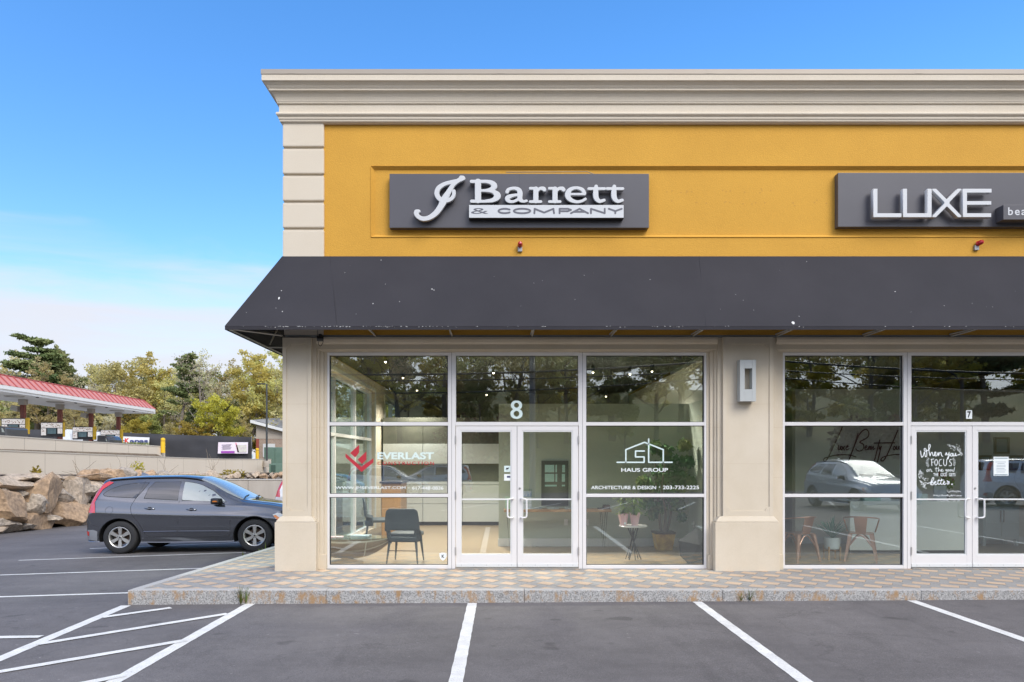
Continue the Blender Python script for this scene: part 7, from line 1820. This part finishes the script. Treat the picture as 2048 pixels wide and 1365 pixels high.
for (cs, y, lb) in ((((-6, 872), (11.5, 872), (10.5, 856), (4, 853), (-6, 852)), 24.5, 'dark grey car tail poking over the wall at the picture edge'), (((192, 884.5), (216.5, 885), (216, 880), (212, 874), (208, 871.5), (194, 871)), 34.5, 'dark grey car tail in front of the far menu board')):
    t = empty('parked_car', lb, 'car', (0, 0, 0)); v = [at(*q, y) for q in cs]; zb_ = hz(v[0].x, y)
    MB().prism([(v[0].x, zb_ + .3)] + [(v[1].x, zb_ + .3)] + [(q.x, q.z) for q in v[1:]] , 'y', y, y + 1.7).build('body', car_paint('paint_grey_far', (.06, .062, .07), .3, .3), t, bevel=.05)
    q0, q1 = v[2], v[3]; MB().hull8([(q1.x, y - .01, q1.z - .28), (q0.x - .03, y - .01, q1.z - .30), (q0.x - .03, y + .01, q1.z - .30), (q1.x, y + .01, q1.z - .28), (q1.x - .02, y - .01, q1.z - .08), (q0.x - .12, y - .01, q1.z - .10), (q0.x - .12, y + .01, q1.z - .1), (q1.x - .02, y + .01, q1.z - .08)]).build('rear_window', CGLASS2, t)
    for yy in (y + .1, y + 1.6):
        for xx in (v[0].x + .3,): MB().lathe([(0, -.1), (.32, -.1), (.32, .1), (0, .1)], (xx, yy, zb_ + .32), 'y', 20).build('wheel', TYRE, t)
# ================================================================ TREES
def curve_branch(b, p, dirv, ln, r0, r_, segs=6, wob=.18, r1=.3, grav=0.0):
    pts = [Vector(p)]; d = Vector(dirv).normalized(); rad = [r0]
    for i in range(segs):
        d = (d + Vector((r_.gauss(0, wob), r_.gauss(0, wob), r_.gauss(0, wob * .6) - grav))).normalized(); pts.append(pts[-1] + d * ln / segs); rad.append(r0 * (1 - (1 - r1) * (i + 1) / segs))
    b.tube(pts, rad, 6 if r0 > .04 else 4, False); return pts, rad
BARKG = mat('bark_grey', (.15, .125, .10), .9, var=(4, .8, (.24, .205, .17)), vscale=(1, 1, .3), bump=(12, .6))
L_OLIVE = leaf_mat('leaf_spring_olive', (.45, .385, .15), (.60, .52, .22), (.66, .60, .30), .48, .35)
L_YEL = leaf_mat('leaf_spring_yellow', (.54, .44, .11), (.66, .56, .16), (.70, .61, .22), .48, .4)
L_TAN = leaf_mat('leaf_bud_tan', (.52, .45, .28), (.62, .54, .35), (.66, .60, .41), .48, .35)
L_PINE = leaf_mat('needle_green', (.11, .15, .055), (.20, .235, .09), (.33, .34, .15), .15, .5)
L_GREEN = leaf_mat('leaf_mid_green', (.24, .27, .08), (.36, .38, .12), (.48, .48, .17), .48, .5)
L_BRIGHT = leaf_mat('leaf_bright_yellow', (.36, .29, .04), (.50, .41, .07), (.58, .50, .12), .48, .9)
L_RED = leaf_mat('leaf_burgundy', (.05, .008, .01), (.10, .015, .02), (.15, .03, .03), .3, .9)
def make_tree(name, seed, h, leafm, dens=26, lsize=.22, fork=.3, lean=0.0, spread=.33, low=.25, cl=.55):
    r_ = random.Random(seed); root = empty(name, 'x', 'tree'); b = MB()
    P, Rd = curve_branch(b, (0, 0, -.3), (lean, 0, 1), h * .82, h * .017 + .05, r_, 10, .05, .25)
    tips = []
    nl = 13
    for k in range(nl):
        u = low + (1 - low) * (k + r_.random() * .6) / nl; i = min(int(u * 10), 9); p = P[i].lerp(P[i+1], u * 10 - i) if i < 10 else P[-1]
        th = k * 2.4 + r_.uniform(-.5, .5); up_ = .45 + .9 * u; ln = h * spread * (1.15 - .55 * abs(u - .5)) * r_.uniform(.75, 1.15)
        Q, _ = curve_branch(b, p, (math.cos(th), math.sin(th), up_), ln, .055 * h / 12 * (1.5 - u), r_, 7, .17, .25)
        for m_ in range(5):
            w_ = .35 + .65 * (m_ + 1) / 5; i = min(int(w_ * 7), 6); q = Q[i].lerp(Q[i+1], min(1, w_ * 7 - i)); th2 = r_.uniform(0, 6.28)
            Q2, _ = curve_branch(b, q, (math.cos(th2), math.sin(th2), .7), ln * .38, .022 * h / 12, r_, 4, .25, .3)
            for m2 in range(2): 
                q2 = Q2[2 + m2]; Q3, _ = curve_branch(b, q2, (r_.gauss(0, 1), r_.gauss(0, 1), .6), ln * .2, .010 * h / 12, r_, 3, .3, .3); tips += [Q3[-1], Q3[1]]
            tips.append(Q2[-1])
        tips.append(Q[-1])
    b.build('trunk', BARKG, root, smooth='all', flip=False)
    cl_ = [(t.x, t.y, t.z, cl * r_.uniform(.5, 1.3), cl * r_.uniform(.5, 1.3), cl * r_.uniform(.4, .9), max(3, int(dens * r_.uniform(.2, 1.4)))) for t in tips]
    leaf_cloud('crown', root, cl_, leafm, seed, lsize, 1.3)
    return root
def make_pine(seed, h, sparse=1.0, start=.35, lean=.0, wide=.26):
    r_ = random.Random(seed); root = empty('pine_tree', 'x', 'tree'); b = MB(); P, Rd = curve_branch(b, (0, 0, -.3), (lean, 0, 1), h, h * .02 + .05, r_, 12, .03, .12); cl_ = []
    k = 0; u = start
    while u < 1.0:
        i = min(int(u * 12), 11); p = P[i].lerp(P[i+1], u * 12 - i)
        for _ in range(r_.choice([2, 3, 3]) if r_.random() < sparse else 1):
            th = r_.uniform(0, 6.28); ln = h * wide * (1.08 - u) ** .55 * r_.uniform(.5, 1.15) * (.55 + .45 * min(1, (u - start) * 4 + .3)); Q, _ = curve_branch(b, p, (math.cos(th), math.sin(th), .15 + .3 * u), ln, .035, r_, 5, .12, .3, -.05)
            for s_ in range(2, 6):
                for rep in range(2):
                    q = Q[s_]; sz = .28 + ln * .10; cl_.append((q.x + r_.gauss(0, .3), q.y + r_.gauss(0, .3), q.z + .08 + r_.gauss(0, .06), sz * 1.5, sz * 1.5, sz * .42, 62))
        u += (.055 if r_.random() < sparse else .10) * r_.uniform(.7, 1.3)
    t = P[-1]; cl_.append((t.x, t.y, t.z, .4, .4, .6, 60))
    b.build('trunk', BARKG, root, smooth='all', flip=False); leaf_cloud('crown', root, cl_, L_PINE, seed, .17, 2.6, -.2); return root
protos = {
 'olive': make_tree('deciduous_tree', 1, 12.5, L_OLIVE, 22), 'olive2': make_tree('deciduous_tree', 2, 12, L_OLIVE, 17, spread=.36), 'yellow': make_tree('deciduous_tree', 3, 12.5, L_YEL, 24), 'tan': make_tree('deciduous_tree', 5, 12, L_TAN, 13, .17),
 'green': make_tree('deciduous_tree', 6, 11, L_GREEN, 34, .2), 'bright': make_tree('bushy_tree', 7, 6.0, L_BRIGHT, 34, .16, low=.08, spread=.42, cl=.45), 'pine': make_pine(11, 14), 'pine2': make_pine(13, 14, .75, .45, -.06, .22), 'pine3': make_pine(17, 10, .9, .2, 0, .25), 'bare': make_tree('bare_tree', 9, 12.5, L_TAN, 2, .14, spread=.3, lean=.05)}
used = {}
def plant(kind, px, y, top_row, label, group=None, zb_=None, rz=None, x=None, hgt=None):
    p = protos[kind]
    if kind in used: t = copy_tree(p)
    else: t = p; used[kind] = 1
    tr = random.Random(int(px * 7 + y)); H = {'olive': 12.9, 'olive2': 12.6, 'yellow': 13, 'tan': 12.4, 'green': 11.6, 'bright': 6.3, 'pine': 14.2, 'pine2': 14, 'pine3': 10.2, 'bare': 12.5}[kind]
    xx = (px - CX) * (y - CAMY) / F if x is None else x
    zb_ = 1.0 if zb_ is None else zb_
    s_ = ((at(px, top_row, y).z - zb_) if hgt is None else hgt) / H
    t.location = (xx, y, zb_); t.scale = (s_ * tr.uniform(.92, 1.1), s_ * tr.uniform(.92, 1.1), s_); t.rotation_euler = (0, 0, tr.uniform(0, 6.28) if rz is None else rz)
    t['label'] = label; t['category'] = 'tree'
    if group: t['group'] = group
    return t
FRONT = [('pine', 70, 62, 680, 'broad dark pine rising highest above the canopy roof'), ('pine3', 136, 63, 692, 'narrow dark pine beside the broad pine above the canopy'), ('tan', -5, 60, 715, 'tan budding tree at the picture edge behind the canopy'), ('olive', 96, 58, 742, 'yellow olive tree in front of the two dark pines'),
 ('tan', 182, 62, 742, 'thin tan budding tree above the middle of the canopy roof'), ('olive2', 232, 60, 722, 'olive tree behind the far half of the canopy roof'), ('yellow', 280, 62, 716, 'rounded golden tree above the end of the canopy roof'), ('pine2', 352, 56, 702, 'ragged pine with layered green boughs beside the bare snag'),
 ('bare', 392, 54, 708, 'bare grey snag with a crooked top beside the ragged pine'), ('olive2', 330, 64, 730, 'sparse olive tree between the canopy end and the ragged pine'), ('tan', 425, 62, 716, 'thin tan tree behind the bare snag'), ('yellow', 497, 60, 716, 'golden yellow tree beside the thin lamp post'),
 ('bright', 440, 49, 803, 'low bright yellow bushy tree above the black fence'), ('green', 462, 60, 792, 'small mid green tree peeping over the bright yellow bush'), ('olive', 556, 60, 706, 'tall olive tree touching the awning corner'), ('olive2', 585, 56, 720, 'olive tree half hidden by the stone corner pier'),
 ('pine3', 385, 60, 800, 'small pine low among the trunks under the bare snag'), ('olive', 150, 52, 812, 'low olive tree seen under the canopy between the posts'), ('green', 300, 54, 826, 'low green tree at the canopy end behind the fence'), ('olive2', 25, 52, 800, 'low olive tree seen under the near end of the canopy'), ('tan', 205, 54, 822, 'grey tan thicket tree above the far menu boards'),
 ('bright', 262, 52, 842, 'yellow green bush just above the fence banner'), ('olive2', 345, 50, 848, 'low olive bush above the fence'), ('bright', 395, 48, 848, 'small yellow bush above the middle of the black fence'), ('olive', 478, 52, 835, 'low olive tree behind the fence end')]
for k, px, y, tr_, lb in FRONT:
    q_ = plant(k, px, y, tr_, lb)
    if k == 'pine': q_.scale = (q_.scale[0] * 1.45, q_.scale[1] * 1.45, q_.scale[2])
BACKG = 'spring woods behind the drive-in'
bk = random.Random(2)
for i in range(20):
    px = -60 + i * 36 + bk.uniform(-10, 10); k = bk.choice(['olive', 'olive2', 'yellow', 'tan', 'olive', 'green'])
    plant(k, px, 76 + bk.uniform(-4, 8), 738 + bk.uniform(-14, 12), 'olive or golden tree standing deep in the woods behind the front rows of trees', BACKG, 1.0)
for i in range(16):
    px = -60 + i * 42 + bk.uniform(-10, 10); plant(bk.choice(['green', 'olive', 'bright', 'olive2']), px, 68 + bk.uniform(-3, 3), 812 + bk.uniform(-18, 18), 'low young tree filling the woods under the taller crowns', 'young trees in the woods', 1.0)
for i in range(14):
    px = 610 + i * 42 + bk.uniform(-10, 10); k = bk.choice(['olive', 'olive2', 'yellow', 'tan', 'green'])
    plant(k, px, 66 + bk.uniform(-4, 12), 745 + bk.uniform(-14, 12), 'olive or golden tree in the woods hidden behind the shops', 'woods behind the shops', .6)
# trees across the road, behind the camera, mirrored in the glass
GR = mat('rough_grass', (.10, .12, .035), .95, var=(.5, .9, (.20, .17, .08)), speck=(6, .35), bump=(8, 1))
def verge(x, y): return lerp(-y, [27, 30, 38, 50, 80, 200], [-.45, -.1, 1.6, 4.6, 11.0, 13.0])
vg = grid_mesh('grass_verge', [-150, -80] + fr(-60, 90, 25) + [150], [-200, -90, -70, -60, -50, -44, -38, -34, -30, -28.5, -27], verge, GR); struct(vg)
MIR = 'trees across the road mirrored in the shop windows'
mr_ = random.Random(6)
kinds = ['olive', 'green', 'yellow', 'olive2', 'yellow', 'pine3', 'olive', 'tan', 'olive2']
for i in range(24):
    x = -24 + i * 3.2 + mr_.uniform(-1, 1); y = -42 - mr_.uniform(0, 5); k = kinds[(i * 5) % 9]; plant(k, i * 13, y, 0, 'spring tree on the bank across the road, seen only mirrored in the windows', MIR, verge(x, y), x=x, hgt=mr_.uniform(9, 12.0))
for i in range(44):
    x = -34 + i * 2.5 + mr_.uniform(-1, 1); y = -53 - mr_.uniform(0, 24); k = mr_.choice(['olive', 'yellow', 'olive2', 'pine', 'yellow', 'green']); plant(k, i * 17, y, 0, 'spring tree on the bank across the road, seen only mirrored in the windows', MIR, verge(x, y), x=x, hgt=mr_.uniform(6.5, 9.5))
for i in range(40):
    x = -28 + i * 1.9 + mr_.uniform(-1, 1); y = -38 - mr_.uniform(0, 12); plant(('green', 'olive', 'bright', 'olive2', 'green')[i % 5], i * 19, y, 0, 'bushy tree low on the bank across the road, seen only mirrored in the windows', 'bushes across the road mirrored in the windows', verge(x, y), x=x, hgt=mr_.uniform(3.5, 6.5))
rdb = empty('burgundy_shrub', 'burgundy leaved shrub across the road, mirrored in the glass over the door', 'shrub', (-1.6, -36, verge(0, -36)))
leaf_cloud('foliage', rdb, [(i * .9 - 1.8, 0, 1.6 + .5 * math.sin(i * 2), 1.1, .9, 1.3, 300) for i in range(5)], L_RED, 3, .2)
MB().tube([(0, 0, 0), (0, 0, 1.2)], .08, 8).build('stem', BARKG, rdb)
rd2 = copy_tree(rdb); rd2.location = (24, -36, verge(0, -36)); rd2['label'] = 'burgundy leaved shrub across the road, mirrored in the LUXE window'; rd2['category'] = 'shrub'
# pole and wires over the road
up = empty('utility_pole', 'grey wooden utility pole across the lot, mirrored over the number 8 door', 'utility pole', (1.46, -24.6, gz(1.46, -24.6)))
MB().tube([(0, 0, -.3), (0, 0, 11.5)], [.17, .12], 14).build('pole', mat('pole_wood', (.30, .27, .24), .9, var=(3, .7, (.38, .34, .30)), vscale=(1, 1, .1)), up, smooth=True)
MB().box(-1.2, 1.2, -.06, .06, 10.2, 10.35).build('crossarm', BARKG, up)
pw = empty('power_line', 'black overhead cables strung along the road, mirrored across the shop windows', 'cable', (0, -24.6, 5))
for k, (z, yo, sagd) in enumerate(((10.5, -.9, .5), (10.5, .9, .5), (8.6, .2, .6), (7.4, .2, .7), (7.1, .25, .5), (6.5, .2, .8), (6.0, .22, .6), (5.7, .2, .9))):
    P = []
    for s_ in fr(-60, 80, 70): u = ((s_ + 60) % 36) / 36; P.append((s_, yo, z - 5 - sagd * 4 * u * (1 - u)))
    MB().tube(P, (.02, .02, .03, .045, .03, .05, .03, .03)[k], 5).build('cable', CBLACK, pw)
sl2 = empty('street_lamp', 'cobra-head street lamp over the road, mirrored in the glass above the LUXE door', 'street lamp', (22.5, -24.6, -.4))
MB().tube([(0, 0, 0), (0, 0, 6.0)], .08, 8).tube(smooth_path([(0, 0, 5.6), (-.5, 0, 6.2), (-1.6, 0, 6.4)], 5), .04, 6).build('pole', DARK, sl2); MB().hull8([(-2.3, -.14, 6.33), (-1.5, -.1, 6.36), (-1.5, .1, 6.36), (-2.3, .14, 6.33), (-2.2, -.08, 6.45), (-1.5, -.06, 6.46), (-1.5, .06, 6.46), (-2.2, .08, 6.45)]).build('lamp_head', DARK, sl2)
# ---- weeds
WEED = leaf_mat('weed_green', (.10, .14, .03), (.17, .22, .05), (.30, .30, .10), .3, 9)
def weed(name, label, loc, n, h, sp_, seed, wd=.006):
    t = empty(name, label, 'weed', loc); blade_plant('foliage', t, n, h, sp_, wd, WEED, seed, 0, tilt=(.05, .8)); return t
g0 = lambda px: ((px - CX) * (KY - .02 - CAMY) / F)
weed('grass_tuft', 'tall seedy grass tuft growing against the kerb face near the corner', (g0(482), KY - .025, gz(g0(482), KY)), 26, .30, .22, 1)
weed('grass_tuft', 'second grass tuft against the kerb face, just beside the tall seedy one', (g0(492), KY - .02, gz(g0(492), KY)), 16, .26, .10, 5)
weed('grass_tuft', 'sparse grass tuft against the kerb below the middle pier', (g0(1500), KY - .02, gz(4, KY)), 18, .21, .24, 2); weed('grass_tuft', 'thin grass tuft against the kerb beside the sparse one under the pier', (g0(1482), KY - .02, gz(4, KY)), 10, .15, .18, 9)
for k, (px, py, n, h, lb) in enumerate(((271, 1180, 12, .12, 'weed at the very corner of the kerb'), (346, 1150, 10, .11, 'weed beside the kerb opposite the second painted line'), (410, 1132, 10, .12, 'weed beside the kerb where the third painted line ends'), (468, 1116, 14, .14, 'weed beside the kerb below the car sill'), (489, 1108, 16, .17, 'weed beside the kerb at the front wheel'), (524, 1100, 14, .17, 'taller weed in front of the front wheel'), (534, 1097, 12, .19, 'taller weed nearest the stone plinth'))):
    d = -KX * F / (CX - px) if True else 0; y = CAMY + d; weed('weed', lb, (KX - .03, y, gz(KX - .03, y)), n, h * 1.35 + (y - KY) * .03 * .5, .10, 20 + k, .012)
def bank_weed(px, py, h, n, sd_, label, y=None, dry=False):
    p = on_x(px, py, -17.3); t = empty('bank_weed' if not dry else 'dry_stalk', label, 'weed', (p.x, p.y, bank_z(p.x, p.y) - .05))
    if dry:
        b = MB(); r_ = random.Random(sd_)
        for k in range(n): curve_branch(b, (r_.uniform(-.2, .2), r_.uniform(-.3, .3), 0), (r_.gauss(0, .5), r_.gauss(0, .5), 1), h * r_.uniform(.5, 1), .012, r_, 6, .22, .4)
        b.build('stem', mat('dry_stem', (.28, .22, .15), .9), t, flip=False)
    else: leaf_cloud('foliage', t, [(0, 0, h * .5, h * .45, h * .45, h * .5, n)], L_BRIGHT, sd_, .09, 1.8)
bank_weed(71, 947, .40, 60, 1, 'small green weed over the large tan boulder'); bank_weed(275, 945, .75, 120, 2, 'yellow green shrub behind the car roof')
bank_weed(160, 950, 1.1, 6, 3, 'dry branching stalks against the wall over the boulders', dry=True); bank_weed(240, 950, 1.6, 5, 4, 'tall dry stalks against the wall behind the car', dry=True); bank_weed(334, 948, 1.3, 4, 5, 'thin dry stalks against the wall above the car roof', dry=True); bank_weed(428, 948, 1.9, 7, 6, 'tall dry stalks against the wall above the windshield', dry=True)
t = empty('bank_weed', 'low yellow weeds over the boulder row by the concrete wall', 'weed', (at(468, 948, 31).x, 31, .6)); leaf_cloud('foliage', t, [(0, 0, .1, .9, .3, .3, 200)], L_BRIGHT, 8, .09, 2)
t = empty('clipped_shrub', 'low dark shrub along the foot of the white banner', 'shrub', (at(262, 892, 33.5).x, 43, 2.1)); leaf_cloud('foliage', t, [(i * .35 - .9, 0, .15 + .0 * i, .3, .3, .17, 130) for i in range(6)], L_GREEN, 9, .06); t.location = (at(268, 892, 43.0).x, 43, at(268, 890, 43.0).z - .1)

# a thing made of one mesh needs no empty over it
for o in [o for o in COL.objects if o.type == 'EMPTY' and o.parent is None]:
    if len(o.children) == 1 and not o.children[0].children and o.children[0].type == 'MESH':
        ch = o.children[0]; mw = o.matrix_basis.copy() @ ch.matrix_basis; keep = {k: o[k] for k in ('label', 'category', 'group') if k in o.keys()}; nm = o.name
        bpy.data.objects.remove(o); ch.parent = None; ch.matrix_basis = mw; ch.name = nm
        for k, v in keep.items(): ch[k] = v
